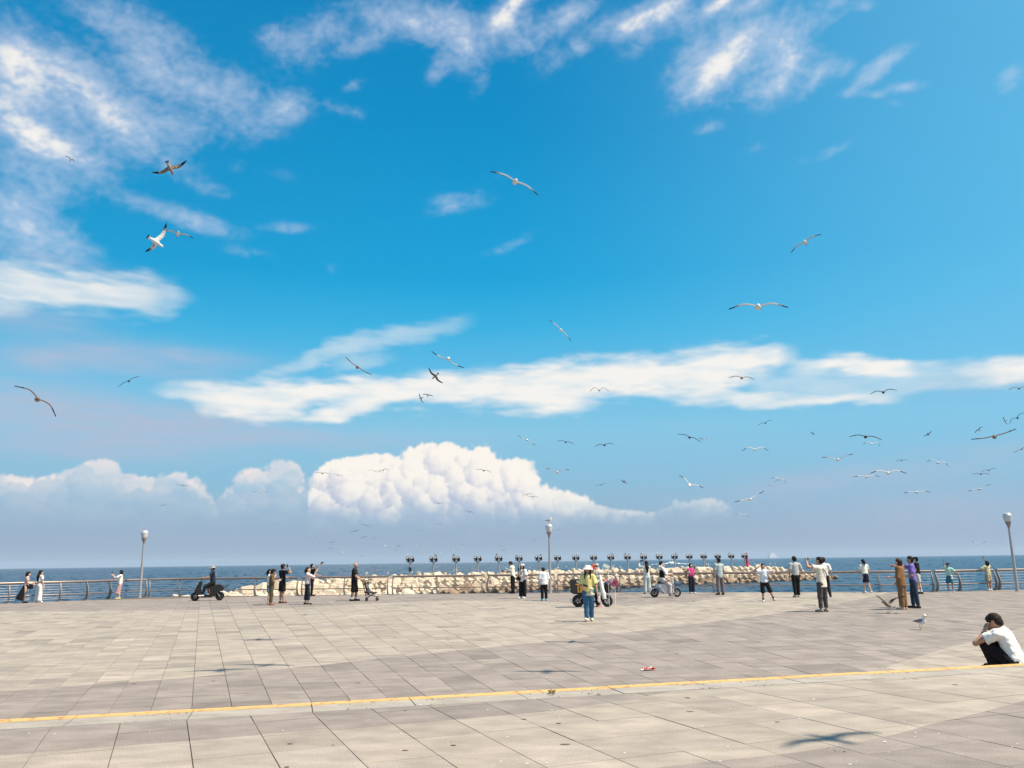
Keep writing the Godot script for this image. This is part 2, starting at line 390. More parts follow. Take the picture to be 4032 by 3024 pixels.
const GULLS := [
	[-49.22,46.63,-85.26,23,-90,10,5,0,1,"small white gull against the cloud at the far left, high up"],
	[-12.06,15.60,-27.03,-29,-90,12,-6,1,1,"brown young gull banking at upper left, above a pair of white gulls"],
	[-10.37,11.03,-22.66,-61,-90,12,5,0,1,"large white gull at upper left with one wing pointing straight up"],
	[-13.97,15.40,-32.57,7,-110,6,-8,0,0,"gull directly behind the big upright winged white gull at upper left"],
	[0.14,10.72,-18.49,26,180,6,-10,0,0,"gull gliding alone at the top centre in open blue"],
	[11.42,13.65,-30.08,-26,150,12,-14,0,0,"white gull at upper right tilting its left wing down, highest on that side"],
	[-23.09,12.70,-48.53,-33,0,4,-10,2,0,"dark gull at left over the tail of the long white cloud"],
	[-12.26,6.01,-20.89,36,180,14,-26,1,0,"large brown gull with drooping wings near the left edge"],
	[-36.30,10.39,-90.87,5,180,4,-4,1,0,"small brown gull on the left cloud bank, upper of two"],
	[-24.58,8.66,-80.48,1,180,4,0,0,0,"faint gull in front of the narrow cumulus tower"],
	[-58.63,11.70,-138.86,-10,0,10,-6,2,0,"small gull on the left cloud bank, lower of two"],
	[-17.08,9.70,-73.92,4,180,12,-8,2,0,"dark gull at the left end of the big cumulus, left of a pair"],
	[-22.41,12.83,-105.44,12,180,8,-4,2,0,"smaller gull at the left end of the big cumulus, right of a pair"],
	[-6.36,9.66,-33.10,32,180,-4,14,1,0,"brown gull at centre left just above the long white cloud"],
	[-2.26,8.84,-28.55,26,0,10,-6,0,2,"white gull showing its bright back, above two brown gulls at centre"],
	[-4.55,12.62,-47.94,47,90,4,-2,1,2,"brown gull steeply banked over the long white cloud, seen from above"],
	[-11.07,21.30,-98.38,68,90,20,4,1,2,"brown gull with a wing hanging down, on the long white cloud"],
	[-9.97,21.14,-95.77,11,-90,8,-4,0,2,"grey gull overlapping the brown gull on the long white cloud"],
	[2.06,11.21,-33.36,44,180,4,-8,0,0,"white gull at centre tilted steeply, wings in one straight line"],
	[5.10,11.49,-47.29,3,180,38,-42,0,0,"gull with arched wings in front of the middle of the white cloud"],
	[0.93,9.52,-53.58,29,0,6,-6,0,2,"white gull right of the big cumulus, left of two dark ones"],
	[3.85,10.18,-59.52,13,180,10,-20,2,0,"black looking gull between a white gull and another dark gull, right of the cumulus"],
	[5.70,8.75,-51.02,-6,180,22,-20,2,0,"dark gull, rightmost of the row of three right of the cumulus top"],
	[-14.21,11.04,-84.92,7,180,2,-2,0,0,"pale gull on the big cumulus touching a darker one"],
	[-13.12,10.91,-83.14,-14,0,34,-44,2,0,"darker arched gull on the big cumulus beside a pale one"],
	[-2.36,8.91,-66.17,10,180,18,-22,2,0,"gull in front of the right half of the big cumulus"],
	[2.33,6.31,-43.53,3,-150,32,6,0,0,"white gull with raised wings right of the big cumulus"],
	[10.05,10.21,-94.91,-12,180,12,-16,2,0,"small dark gull low at centre right, beside a brown twisting one"],
	[17.11,13.62,-128.01,32,90,30,-20,1,2,"brown gull twisting in a turn right of centre"],
	[1.65,9.73,-101.67,-18,180,16,-18,2,0,"upper gull of two on the cumulus slope above the middle lamp"],
	[2.19,8.89,-94.43,3,180,14,-14,2,0,"lower gull of two on the cumulus slope above the middle lamp"],
	[-7.07,12.21,-134.36,9,180,10,-6,0,0,"faint pale gull low on the big cumulus"],
	[-10.76,10.02,-119.37,7,180,10,-8,2,0,"small dark gull low on the big cumulus, middle of the base"],
	[-18.85,10.05,-125.46,-18,0,10,-2,2,0,"small gull at the left base of the big cumulus"],
	[5.48,7.19,-17.55,4,180,14,-16,0,0,"big white gull gliding head on over the right half, widest wings in view"],
	[11.80,10.81,-41.41,9,180,14,-18,1,0,"brown gull in front of the white cloud on the right"],
	[18.45,9.73,-40.25,-5,180,26,-18,2,0,"gull with raised wings at the right under the white streaks"],
	[34.93,12.94,-55.77,2,150,20,-22,1,0,"dark brown gull cut by the right edge of the picture, upper one"],
	[9.37,8.05,-43.38,21,180,12,-16,2,0,"dark gull with a small white gull at its wing tip"],
	[28.50,19.38,-122.69,11,90,40,10,0,0,"small white gull close to the wing tip of a dark gull"],
	[21.55,13.00,-69.53,-18,180,26,-14,2,0,"dark gull just below the right part of the white cloud"],
	[61.68,26.71,-168.22,38,90,35,-10,2,2,"black looking gull turning, smallest dark one of the right flock"],
	[14.87,6.69,-34.52,9,180,10,-18,2,0,"wide winged gull above a white arched gull in the right flock"],
	[24.46,9.26,-55.91,9,-30,34,-46,0,0,"white gull with bent wings under a wide winged gull in the right flock"],
	[52.05,16.64,-102.56,-31,-60,26,-6,2,0,"black gull flying right, alone in the right flock"],
	[70.37,20.50,-116.56,73,90,30,0,0,2,"white gull seen from above beside a dark winged one near the right edge"],
	[31.35,10.06,-50.64,-31,0,30,-34,2,0,"gull with one long black wing hanging down near the right edge"],
	[60.14,17.59,-105.58,-38,90,30,-10,0,2,"pale gull diving above the broad brown gull near the right edge"],
	[15.17,5.39,-25.81,-9,180,-2,10,1,0,"broad brown gull with upcurved wing tips near the right edge"],
	[11.07,6.60,-37.55,2,0,30,-34,0,0,"white gull with drooping arched wings in the middle of the right flock"],
	[13.74,5.78,-34.83,-4,180,24,10,0,0,"gull holding its wings in a wide V in the right flock"],
	[41.69,11.80,-88.43,-4,180,12,-14,2,0,"small black gull low in the right flock"],
	[23.76,6.84,-46.13,19,0,34,-40,0,0,"white gull with black wing tips and M shaped wings at the right"],
	[14.01,4.80,-30.89,2,0,20,-22,0,0,"pale wide winged gull low in the right flock, upper of two"],
	[18.51,5.84,-43.36,1,0,12,-12,0,0,"pale wide winged gull low in the right flock, lower of two"],
	[8.10,5.08,-38.10,30,-20,30,6,0,0,"white gull with dangling legs and a steep raised wing, right of centre"],
	[20.28,7.60,-63.14,19,0,28,-40,0,0,"arched white gull of a tangled pair above the right railing"],
	[26.74,9.11,-85.00,-32,180,36,10,0,0,"lower gull of a tangled pair above the right railing"],
	[10.06,4.20,-35.32,-18,0,12,8,0,0,"white gull with one wing lifted, over the end of the floodlight row"],
	[21.60,5.09,-44.50,1,0,8,-10,0,0,"white gull with level wings low on the right"],
	[28.07,5.64,-49.99,-16,0,14,0,0,0,"faint white gull low near the right edge"],
	[38.92,8.34,-68.86,2,180,14,-14,2,0,"dark gull of an overlapping pair near the right edge, lower"],
	[44.44,9.49,-77.25,-10,180,22,-20,2,0,"dark gull of an overlapping pair near the right edge, upper"],
	[20.88,5.63,-76.06,9,0,34,-44,0,0,"white arched gull low over the last floodlights"],
	[41.04,10.07,-66.28,-29,180,8,0,1,0,"brown gull cut by the right edge of the picture, lower one"],
	[66.60,8.97,-155.82,0,180,16,-16,0,0,"faint far gull low over the sea on the right"],
	[42.67,2.69,-77.31,4,0,42,16,0,0,"white gull hovering above the raised hand of the child in khaki"],
	[-99.73,2.38,-216.77,3,0,30,-30,0,0,"white gull over the sea near the person in the patterned skirt"],
	[-31.93,0.55,-190.53,31,-60,20,-10,1,0,"brown gull over the sea in front of the pushchair"],
	[-18.52,6.43,-105.06,14,180,22,-26,1,0,"upper brown gull of two over the haze left of the floodlights"],
	[-19.49,5.68,-103.01,-12,0,6,-4,2,0,"lower gull of two over the haze left of the floodlights"],
	[-13.12,8.29,-145.68,6,180,26,-30,1,0,"small brown gull low in the haze above the first floodlights"],
	[-5.64,7.94,-105.31,14,180,30,-34,2,0,"dark arched gull just below the base of the big cumulus"]]
const FAR_GULLS := [[-37.8,6.7,-156.9], [-34.1,5.7,-156.9], [-32.9,4.5,-150.7], [-28.4,3.6,-139.5], [-28.4,3.0,-156.9], [-26.0,6.2,-144.9], [-34.7,8.0,-209.3], [-18.6,4.2,-121.5], [-22.6,5.0,-163.8], [-16.9,4.7,-144.9], [-15.4,3.4,-144.9], [-29.0,5.3,-260.0], [-12.2,3.3,-139.5], [-10.4,4.0,-144.9], [-17.2,5.7,-209.3], [-11.6,5.7,-188.3], [-8.5,3.2,-156.9], [-20.6,10.2,-209.3], [-29.8,11.5,-260.0], [-36.6,5.6,-260.0], [-4.1,6.3,-260.0], [-2.1,4.0,-171.2], [5.1,6.9,-209.3], [9.1,8.0,-171.2], [24.4,6.1,-171.2], [-72.2,13.7,-251.1], [-72.5,6.9,-260.0], [-72.2,3.0,-209.3], [-21.6,0.5,-235.4], [-17.2,0.1,-260.0], [-22.8,2.1,-209.3], [-9.7,1.5,-209.3], [-2.8,0.9,-260.0], [7.4,4.0,-260.0], [-27.3,-0.4,-235.4], [-9.6,-0.9,-235.4], [60.7,0.6,-260.0]]
# ------------------------------------------------------------------ sky: air and clouds as a computed panorama
const SKY_W := 4096
const SKY_H := 2048
const PPD := 11.37778          # pixels a degree
const AZ_LEFT := -50.0
const EL_TOP := 60.0
const REG_W := 1138
const REG_H := 683

# air colour by elevation (sRGB)
const AIR_EL := [-1.0, 0.0, 1.75, 5.3, 8.8, 12.0, 16.0, 19.4, 29.0, 37.0, 60.0, 90.0]
var air_col: Array[Color] = []
var puffs := []
var puff_haze := []
var sky_rows := []
var ridge := FastNoiseLite.new()

func s8(r: float, g: float, b: float) -> Color:
	return Color(r / 255.0, g / 255.0, b / 255.0).srgb_to_linear()

func air(az: float, el: float) -> Color:
	var k := 0
	while k < AIR_EL.size() - 2 and el > AIR_EL[k + 1]:
		k += 1
	var t := clampf((el - AIR_EL[k]) / (AIR_EL[k + 1] - AIR_EL[k]), 0.0, 1.0)
	var c := air_col[k].lerp(air_col[k + 1], t)
	# paler towards the sun, which stands to the right of the view
	var d := absf(wrapf(az - 109.0, -180.0, 180.0))
	var g := 1.0 - smoothstep(60.0, 112.0, d)
	var pale := s8(112, 196, 238)
	c = c.lerp(pale, g * 0.78 * smoothstep(2.0, 16.0, el) * (1.0 - smoothstep(45.0, 90.0, el) * 0.5))
	c = c * (1.0 + 0.12 * g * (1.0 - smoothstep(0.0, 12.0, el)))
	# a little darker and bluer away from it
	var far := smoothstep(112.0, 140.0, d) * smoothstep(10.0, 25.0, el)
	return c.lerp(Color(0.01, 0.225, 0.47), far * 0.25)

func plan_puffs() -> void:
	var r := RandomNumberGenerator.new()
	r.seed = 5
	for c in CUMULI:
		var base: float = c[0]
		var prof: Array = c[1]
		for i in prof.size() - 1:
			var a: Array = prof[i]
			var b: Array = prof[i + 1]
			var w: float = b[0] - a[0]
			for size in 3:      # broad bulges, knobs on them, small curls along the rim
				var step: float = [0.55, 0.36, 0.2][size]
				var n := int(w / step + r.randf())
				for k in n:
					var t := (k + r.randf()) / n
					var az: float = lerpf(a[0], b[0], t)
					var top: float = lerpf(a[1], b[1], t)
					var rad: float = [r.randf_range(0.7, 1.25), r.randf_range(0.34, 0.62), r.randf_range(0.14, 0.27)][size]
					rad = minf(rad, (top - base) * 0.42)
					var el := top - rad * (0.98 if size == 0 else 0.8) + (0.06 if size == 2 else 0.0)
					var z := 0.0
					while el > base - 0.3:
						var up := clampf((el - base) / maxf(top - base, 0.5), 0.0, 1.0)
						puffs.append([az + r.randf_range(-0.25, 0.25), el, rad, z + r.randf_range(-0.5, 0.5) * (1.0 if size else 1.6) + size * 0.25, up, size])
						if size == 2 and r.randf() < 0.85:
							break
						rad = rad * 0.4 + 0.6 * ([r.randf_range(0.7, 1.3), r.randf_range(0.3, 0.75), 0.22][size])
						el -= rad * r.randf_range(0.6, 1.0) * (1.0 if size < 2 else 3.0)
						z += rad * 0.3

func sky_row(j: int) -> void:
	var el := EL_TOP - (j + 0.5) / PPD
	var out := PackedFloat32Array()
	out.resize(REG_W * 3)
	var wis := PackedFloat32Array()
	wis.resize(REG_W)
	var hz := PackedFloat32Array()
	hz.resize(REG_W)
	var rib := PackedFloat32Array()
	rib.resize(REG_W)
	for pass_ in 2:
		var tab: Array = WISPS if pass_ == 0 else HAZE_STRIPS
		for w in tab:
			var big: float = maxf(w[2], w[3]) * 1.7
			if absf(el - w[1]) > big:
				continue
			var ca := cos(deg_to_rad(w[4]))
			var sa := sin(deg_to_rad(w[4]))
			var dy: float = w[1] - el       # down positive
			for i in range(maxi(0, int((w[0] - big - AZ_LEFT) * PPD)), mini(REG_W, int((w[0] + big - AZ_LEFT) * PPD))):
				var dx: float = AZ_LEFT + (i + 0.5) / PPD - w[0]
				var p: float = (dx * ca + dy * sa) / w[2]
				var q: float = (-dx * sa + dy * ca) / w[3]
				var f: float = w[5] * exp(-0.85 * (p * p + q * q))
				if pass_ == 0:
					wis[i] = 1.0 - (1.0 - wis[i]) * (1.0 - f)
				else:
					hz[i] = 1.0 - (1.0 - hz[i]) * (1.0 - f)
	for rb in RIBBONS:
		var last: int = rb.size() - 1
		for i in range(maxi(0, int((rb[0][0] - AZ_LEFT) * PPD)), mini(REG_W, int((rb[last][0] - AZ_LEFT) * PPD))):
			var az := AZ_LEFT + (i + 0.5) / PPD
			var k := 0
			while k < last - 1 and az > rb[k + 1][0]:
				k += 1
			var t: float = clampf((az - rb[k][0]) / (rb[k + 1][0] - rb[k][0]), 0.0, 1.0)
			t = t * t * (3.0 - 2.0 * t)
			var top: float = lerpf(rb[k][1], rb[k + 1][1], t)
			var bot: float = lerpf(rb[k][2], rb[k + 1][2], t)
			var d: float = lerpf(rb[k][3], rb[k + 1][3], t)
			var th := (top - bot) * 0.5 + 0.12
			var n := noise.get_noise_2d(az * 0.16, el * 0.75 + 40.0)
			var q := (el - (top + bot) * 0.5 + n * (0.35 + th * 0.35)) / th
			d *= smoothstep(0.0, 2.2, az - rb[0][0]) * smoothstep(0.0, 2.2, rb[last][0] - az)
			q += noise2.get_noise_2d(az * 0.5, el * 3.2 + az * 0.2) * 0.16
			var f := d * (1.0 - smoothstep(0.25, 1.4, absf(q)))
			f *= 1.02 + 0.38 * noise.get_noise_2d(az * 0.2 + 9.0 + el * 0.1, el * 1.0)
			rib[i] = 1.0 - (1.0 - rib[i]) * (1.0 - clampf(f, 0.0, 1.0))
	# cumulus
	var cd := PackedFloat32Array()
	var cs := PackedFloat32Array()
	var bd := PackedFloat32Array()
	var bs := PackedFloat32Array()
	var cu := PackedFloat32Array()
	var ca2 := PackedFloat32Array()
	var cn := PackedFloat32Array()
	if el < 13.0 and el > -1.0:
		cd.resize(REG_W)
		cd.fill(-1e9)
		cs.resize(REG_W)
		bd.resize(REG_W)
		bd.fill(-1e9)
		bs.resize(REG_W)
		cu.resize(REG_W)
		ca2.resize(REG_W)
		cn.resize(REG_W)
		cn.fill(9.0)
		for p in puffs:
			var rad: float = p[2]
			var reach := rad * 1.35
			var dy: float = el - p[1]
			if absf(dy) > reach:
				continue
			for i in range(maxi(0, int((p[0] - reach - AZ_LEFT) * PPD)), mini(REG_W, int((p[0] + reach - AZ_LEFT) * PPD) + 1)):
				var az := AZ_LEFT + (i + 0.5) / PPD
				var dx: float = az - p[0]
				if cn[i] == 9.0:
					cn[i] = noise.get_noise_2d(az * 1.3, el * 1.3)
				var d := sqrt(dx * dx + dy * dy) / rad + cn[i] * 0.42
				if d > 1.12:
					continue
				var al := (1.0 - smoothstep(0.8, 1.12, d)) * 0.93
				ca2[i] = 1.0 - (1.0 - ca2[i]) * (1.0 - al)
				var dd := clampf(d, 0.0, 0.999)
				var nz := sqrt(1.0 - dd * dd)
				var h: float = p[3] + rad * nz
				if p[5] == 0 and h > bd[i]:
					bd[i] = h
					bs[i] = (dx / rad) * 0.6 + (dy / rad) * 0.62 + nz * 0.35 - cn[i] * 0.2
				if h > cd[i]:
					cd[i] = h
					var l := (dx / rad) * 0.58 + (dy / rad) * 0.62 + nz * 0.5 - cn[i] * 0.25
					cs[i] = l
					cu[i] = p[4]
	var lit := s8(255, 248, 238)
	var shade := s8(192, 199, 220)
	var wcol := s8(203, 215, 236)
	var hcol := s8(176, 190, 214)
	var rcol := s8(250, 246, 240)
	for i in REG_W:
		var az := AZ_LEFT + (i + 0.5) / PPD
		var c := air(az, el)
		# soft large unevenness of thin high cloud
		if el < 22.0:
			var v := noise.get_noise_2d(az * 0.05 + 3.0, el * 0.22) * 0.5 + 0.5
			hz[i] = clampf(hz[i] * (0.55 + 0.9 * v) + 0.09 * v * (1.0 - smoothstep(6.0, 20.0, el)), 0.0, 0.9)
		if hz[i] > 0.003:
			var n2 := noise.get_noise_2d(az * 0.22 + 70.0, el * 1.3) * 0.5 + 0.5
			c = c.lerp(hcol, clampf(hz[i] * (0.62 + 1.1 * n2), 0.0, 0.88))
		if wis[i] > 0.004:
			var wx := noise2.get_noise_2d(az * 0.22, el * 0.22) * 0.9
			var wy := noise2.get_noise_2d(az * 0.22 + 50.0, el * 0.22) * 0.9
			var n := noise.get_noise_2d((az + el * 0.3) * 0.17 + wx * 0.3, (el - az * 0.1) * 0.34 + wy * 0.3) * 0.5 + 0.5
			var fine := noise.get_noise_2d((az + el * 0.5) * 0.75 + wx * 0.6, (el - az * 0.2) * 1.25 + wy * 0.6) * 0.5 + 0.5
			var fib := noise2.get_noise_2d((az + el * 0.6) * 1.3 + 31.0, (el - az * 0.25) * 3.4 + n * 2.0) * 0.5 + 0.5
			var m := wis[i] * 1.25 + (n - 0.5) * 0.75 + (fine - 0.5) * 0.62 + (fib - 0.5) * 0.3
			var a := smoothstep(0.0, 1.45, m) * smoothstep(0.0, 0.35, wis[i]) * (0.62 + 0.38 * smoothstep(0.6, 1.0, wis[i]))
			c = c.lerp(wcol.lerp(rcol, smoothstep(0.5, 0.95, a)), a)
		if rib[i] > 0.003:
			c = c.lerp(rcol, clampf(rib[i], 0.0, 0.97))
		if ca2.size() > 0 and ca2[i] > 0.003:
			var up := cu[i]
			var s := smoothstep(-0.6, 0.85, cs[i] * 0.42 + bs[i] * 0.62 + 0.06 + (up - 0.62) * 1.25 + noise2.get_noise_2d(az * 0.28, el * 0.4 + 20.0) * 0.35)
			var cc := (shade if az > -14.0 else s8(206, 206, 222)).lerp(lit if az > -14.0 else s8(246, 234, 230), s)
			# lower parts sink into the haze over the sea
			var vis := smoothstep(1.5, 5.2, el + noise2.get_noise_2d(az * 0.3 + 7.0, el * 0.5) * 0.7)
			if az < -14.0:
				vis *= lerpf(0.42, 0.9, smoothstep(0.5, 1.0, up)) * (0.75 + 0.5 * noise2.get_noise_2d(az * 0.25 + 90.0, el * 0.5))
			if az > 10.0:
				vis *= 0.6
			cc = cc.lerp(c, (1.0 - vis) * 0.35)
			c = c.lerp(cc, ca2[i] * clampf(vis * 1.2, 0.0, 1.0))
		out[i * 3] = maxf(c.r, 0.0)
		out[i * 3 + 1] = maxf(c.g, 0.0)
		out[i * 3 + 2] = maxf(c.b, 0.0)
	sky_rows[j] = out

func make_sky() -> ImageTexture:
	for q in [[142, 165, 185], [145, 167, 187], [149, 172, 196], [136, 189, 217], [132, 199, 229], [98, 190, 231], [52, 177, 226], [18, 163, 218], [2, 143, 202], [6, 132, 192], [10, 108, 168], [12, 92, 152]]:
		air_col.append(s8(q[0], q[1], q[2]))
	plan_puffs()
	# the whole sky, coarse: the same air and loose clouds all round
	var lw := 768
	var lh := 384
	var low := Image.create(lw, lh, false, Image.FORMAT_RGBF)
	var wcol := s8(226, 230, 238)
	for j in lh:
		var el := 90.0 - (j + 0.5) * 180.0 / lh
		for i in lw:
			var az := wrapf((i + 0.5) * 360.0 / lw, -180.0, 180.0)
			var c := air(az, el)
			if el > 0.0:
				var out_of_view := maxf(smoothstep(38.0, 56.0, absf(az)), smoothstep(44.0, 62.0, el))
				if out_of_view > 0.0:
					var d := Vector3(sin(deg_to_rad(az)) * cos(deg_to_rad(el)), sin(deg_to_rad(el)), cos(deg_to_rad(az)) * cos(deg_to_rad(el)))
					var n := noise.get_noise_3dv(d * Vector3(2.2, 6.0, 2.2) + Vector3(8, 3, 1)) * 0.5 + 0.5
					c = c.lerp(wcol, smoothstep(0.48, 0.82, n) * 0.75 * out_of_view * smoothstep(0.0, 7.0, el))
			low.set_pixel(i, j, c)
	low.resize(SKY_W, SKY_H, Image.INTERPOLATE_BILINEAR)
	sky_rows.resize(REG_H)
	var id := WorkerThreadPool.add_group_task(sky_row, REG_H)
	WorkerThreadPool.wait_for_group_task_completion(id)
	var bytes := PackedByteArray()
	for j in REG_H:
		bytes.append_array(sky_rows[j].to_byte_array())
	var reg := Image.create_from_data(REG_W, REG_H, false, Image.FORMAT_RGBF, bytes)
	sky_rows.clear()
	# feather the edges of the fine part into the coarse sky
	var y0 := int((90.0 - EL_TOP) * PPD)
	for j in REG_H:
		for i in range(0, 80):
			for e in 2:
				var x := i if e == 0 else REG_W - 1 - i
				var gx := posmod(x + int(AZ_LEFT * PPD), SKY_W)
				reg.set_pixel(x, j, low.get_pixel(gx, y0 + j).lerp(reg.get_pixel(x, j), smoothstep(0.0, 80.0, i)))
	for j in 60:
		for i in REG_W:
			var gx := posmod(i + int(AZ_LEFT * PPD), SKY_W)
			reg.set_pixel(i, j, low.get_pixel(gx, y0 + j).lerp(reg.get_pixel(i, j), smoothstep(0.0, 60.0, j)))
	var left := int(-AZ_LEFT * PPD)
	low.blit_rect(reg, Rect2i(0, 0, left, REG_H), Vector2i(SKY_W - left, y0))
	low.blit_rect(reg, Rect2i(left, 0, REG_W - left, REG_H), Vector2i(0, y0))
	return ImageTexture.create_from_image(low)

# ------------------------------------------------------------------ ground, kerb, sea
const SEA := -1.6
const FENCE := [[-32.0, -37.0], [-26.59, -42.72], [-25.95, -43.57], [-24.28, -45.29], [-23.38, -46.4], [-22.85, -48.1], [-21.54, -49.86], [-19.92, -50.5], [-15.15, -49.55], [-12.39, -48.98], [-9.8, -48.83], [-7.22, -48.68], [-4.44, -48.45], [-1.76, -48.25], [2.33, -47.91], [5.84, -47.2], [10.57, -45.25], [14.58, -43.94], [18.31, -42.72], [20.87, -42.3], [22.38, -42.59], [24.53, -43.23], [27.05, -43.75], [33.0, -44.0]]
const LINE_O := Vector2(0.0, -10.98)          # far edge of the kerb: a point on it and its direction
const LINE_D := Vector2(0.9654, -0.2607)
const LINE_N := Vector2(-0.2607, -0.9654)

func fence_z(x: float) -> float:
	for i in FENCE.size() - 1:
		if x <= FENCE[i + 1][0]:
			var t: float = clampf((x - FENCE[i][0]) / (FENCE[i + 1][0] - FENCE[i][0]), 0.0, 1.0)
			return lerpf(FENCE[i][1], FENCE[i + 1][1], t)
	return FENCE[-1][1]

func poly_of(a: Array) -> PackedVector2Array:
	var p := PackedVector2Array()
	for q in a:
		p.append(Vector2(q[0], q[1]))
	return p

func speckle(key: String, seed_: int, size: int, lo: float, hi: float, freq: float, octaves: int) -> NoiseTexture2D:
	var t := NoiseTexture2D.new()
	t.width = size
	t.height = size
	t.seamless = true
	var n := FastNoiseLite.new()
	n.seed = seed_
	n.noise_type = FastNoiseLite.TYPE_SIMPLEX_SMOOTH
	n.frequency = freq
	n.fractal_octaves = octaves
	n.fractal_gain = 0.6
	t.noise = n
	var g := Gradient.new()
	g.set_color(0, Color(lo, lo, lo))
	g.set_color(1, Color(hi, hi, hi))
	t.color_ramp = g
	return t

func granite() -> StandardMaterial3D:
	if mats.has("granite"):
		return mats["granite"]
	var m := mat("granite", Color.WHITE, 0.82)
	m.vertex_color_use_as_albedo = true
	m.albedo_texture = speckle("coarse", 3, 1024, 0.8, 1.0, 0.006, 7)
	m.uv1_triplanar = true
	m.uv1_world_triplanar = true
	m.uv1_scale = Vector3(1.0 / 5.3, 1.0 / 5.3, 1.0 / 3.1)
	m.detail_enabled = true
	m.detail_blend_mode = BaseMaterial3D.BLEND_MODE_MUL
	m.detail_albedo = speckle("fine", 9, 512, 0.72, 1.0, 0.09, 4)
	m.detail_uv_layer = BaseMaterial3D.DETAIL_UV_2
	m.uv2_triplanar = true
	m.uv2_world_triplanar = true
	m.uv2_scale = Vector3.ONE / 0.9
	return m

# one slab: a polygon (x, z) with its top at y, worn edges and sides going down into the joint
func slab(mb: Mb, poly: PackedVector2Array, y: float, deep: float, col: Color) -> void:
	mb.col = col
	var s := poly.size()
	var ids := Geometry2D.triangulate_polygon(poly)
	if ids.is_empty():
		return
	var ctr := Vector2.ZERO
	for p in poly:
		ctr += p
	ctr /= s
	var pv := PackedVector3Array()
	var tr := PackedInt32Array()
	for ring in 2:
		for p in poly:
			var q := p
			if ring == 1:
				q = p + (p - ctr).normalized() * 0.004
			pv.append(Vector3(q.x, y if ring == 0 else y - deep, q.y))
	for i in range(0, ids.size(), 3):
		var a := pv[ids[i]]
		var b := pv[ids[i + 1]]
		var c := pv[ids[i + 2]]
		if (b - a).cross(c - a).y > 0.0:
			tr.append_array(PackedInt32Array([ids[i], ids[i + 1], ids[i + 2]]))
		else:
			tr.append_array(PackedInt32Array([ids[i], ids[i + 2], ids[i + 1]]))
	for i in s:
		var j := (i + 1) % s
		var t := PackedInt32Array([i, j, s + j, i, s + j, s + i])
		var mid := (pv[i] + pv[j]) * 0.5
		var nn := (pv[j] - pv[i]).cross(pv[s + j] - pv[i])
		if nn.dot(mid - Vector3(ctr.x, mid.y, ctr.y)) < 0.0:
			t = PackedInt32Array([i, s + j, j, i, s + i, s + j])
		tr.append_array(t)
	mb.piece(pv, tr, 0, false)

func split(tile: PackedVector2Array, regions: Array) -> Array:   # -> [[polygon, region or -1], ...]
	var todo := [tile]
	var out := []
	for r in regions.size():
		var next := []
		for t in todo:
			var inside := 0
			for p in t:
				if Geometry2D.is_point_in_polygon(p, regions[r]):
					inside += 1
			if inside == t.size():
				out.append([t, r])
			elif inside == 0:
				next.append(t)
			else:
				for q in Geometry2D.intersect_polygons(t, regions[r]):
					out.append([q, r])
				for q in Geometry2D.clip_polygons(t, regions[r]):
					next.append(q)
		todo = next
	for t in todo:
		out.append([t, -1])
	return out

func stone_tone(dark: bool, r: RandomNumberGenerator) -> Color:
	var k := r.randf_range(0.87, 1.05)
	var u := r.randf()
	if u < 0.1:
		k *= 0.82
	elif u > 0.9:
		k *= 1.1
	if dark:
		return Color(0.43 * k, 0.365 * k, 0.325 * k)
	return Color(0.56 * k, 0.485 * k, 0.41 * k * r.randf_range(0.97, 1.03))

func outside(a: Vector2) -> bool:      # far to the side of what the view holds
	return absf(a.x) > -a.y * 0.68 + 3.0

func lay(parent: Node3D, tiles: Array, m: Material, y: float, deep: float, stuff_name: String) -> void:
	tiles.sort_custom(func(a, b): return a[2] < b[2])
	var rest := Mb.new()
	var n := 0
	for t in tiles:
		if n < 298:
			var mb := Mb.new()
			slab(mb, t[0], y + t[3], deep + t[3], t[1])
			if mb.v.size():
				part("paving_slab", mb, m, parent)
				n += 1
		else:
			slab(rest, t[0], y + t[3], deep + t[3], t[1])
	if rest.v.size():
		part(stuff_name, rest, m, parent).set_meta("kind", "stuff")

func build_setting() -> void:
	build_plaza()
	build_terrace()
	build_sea()

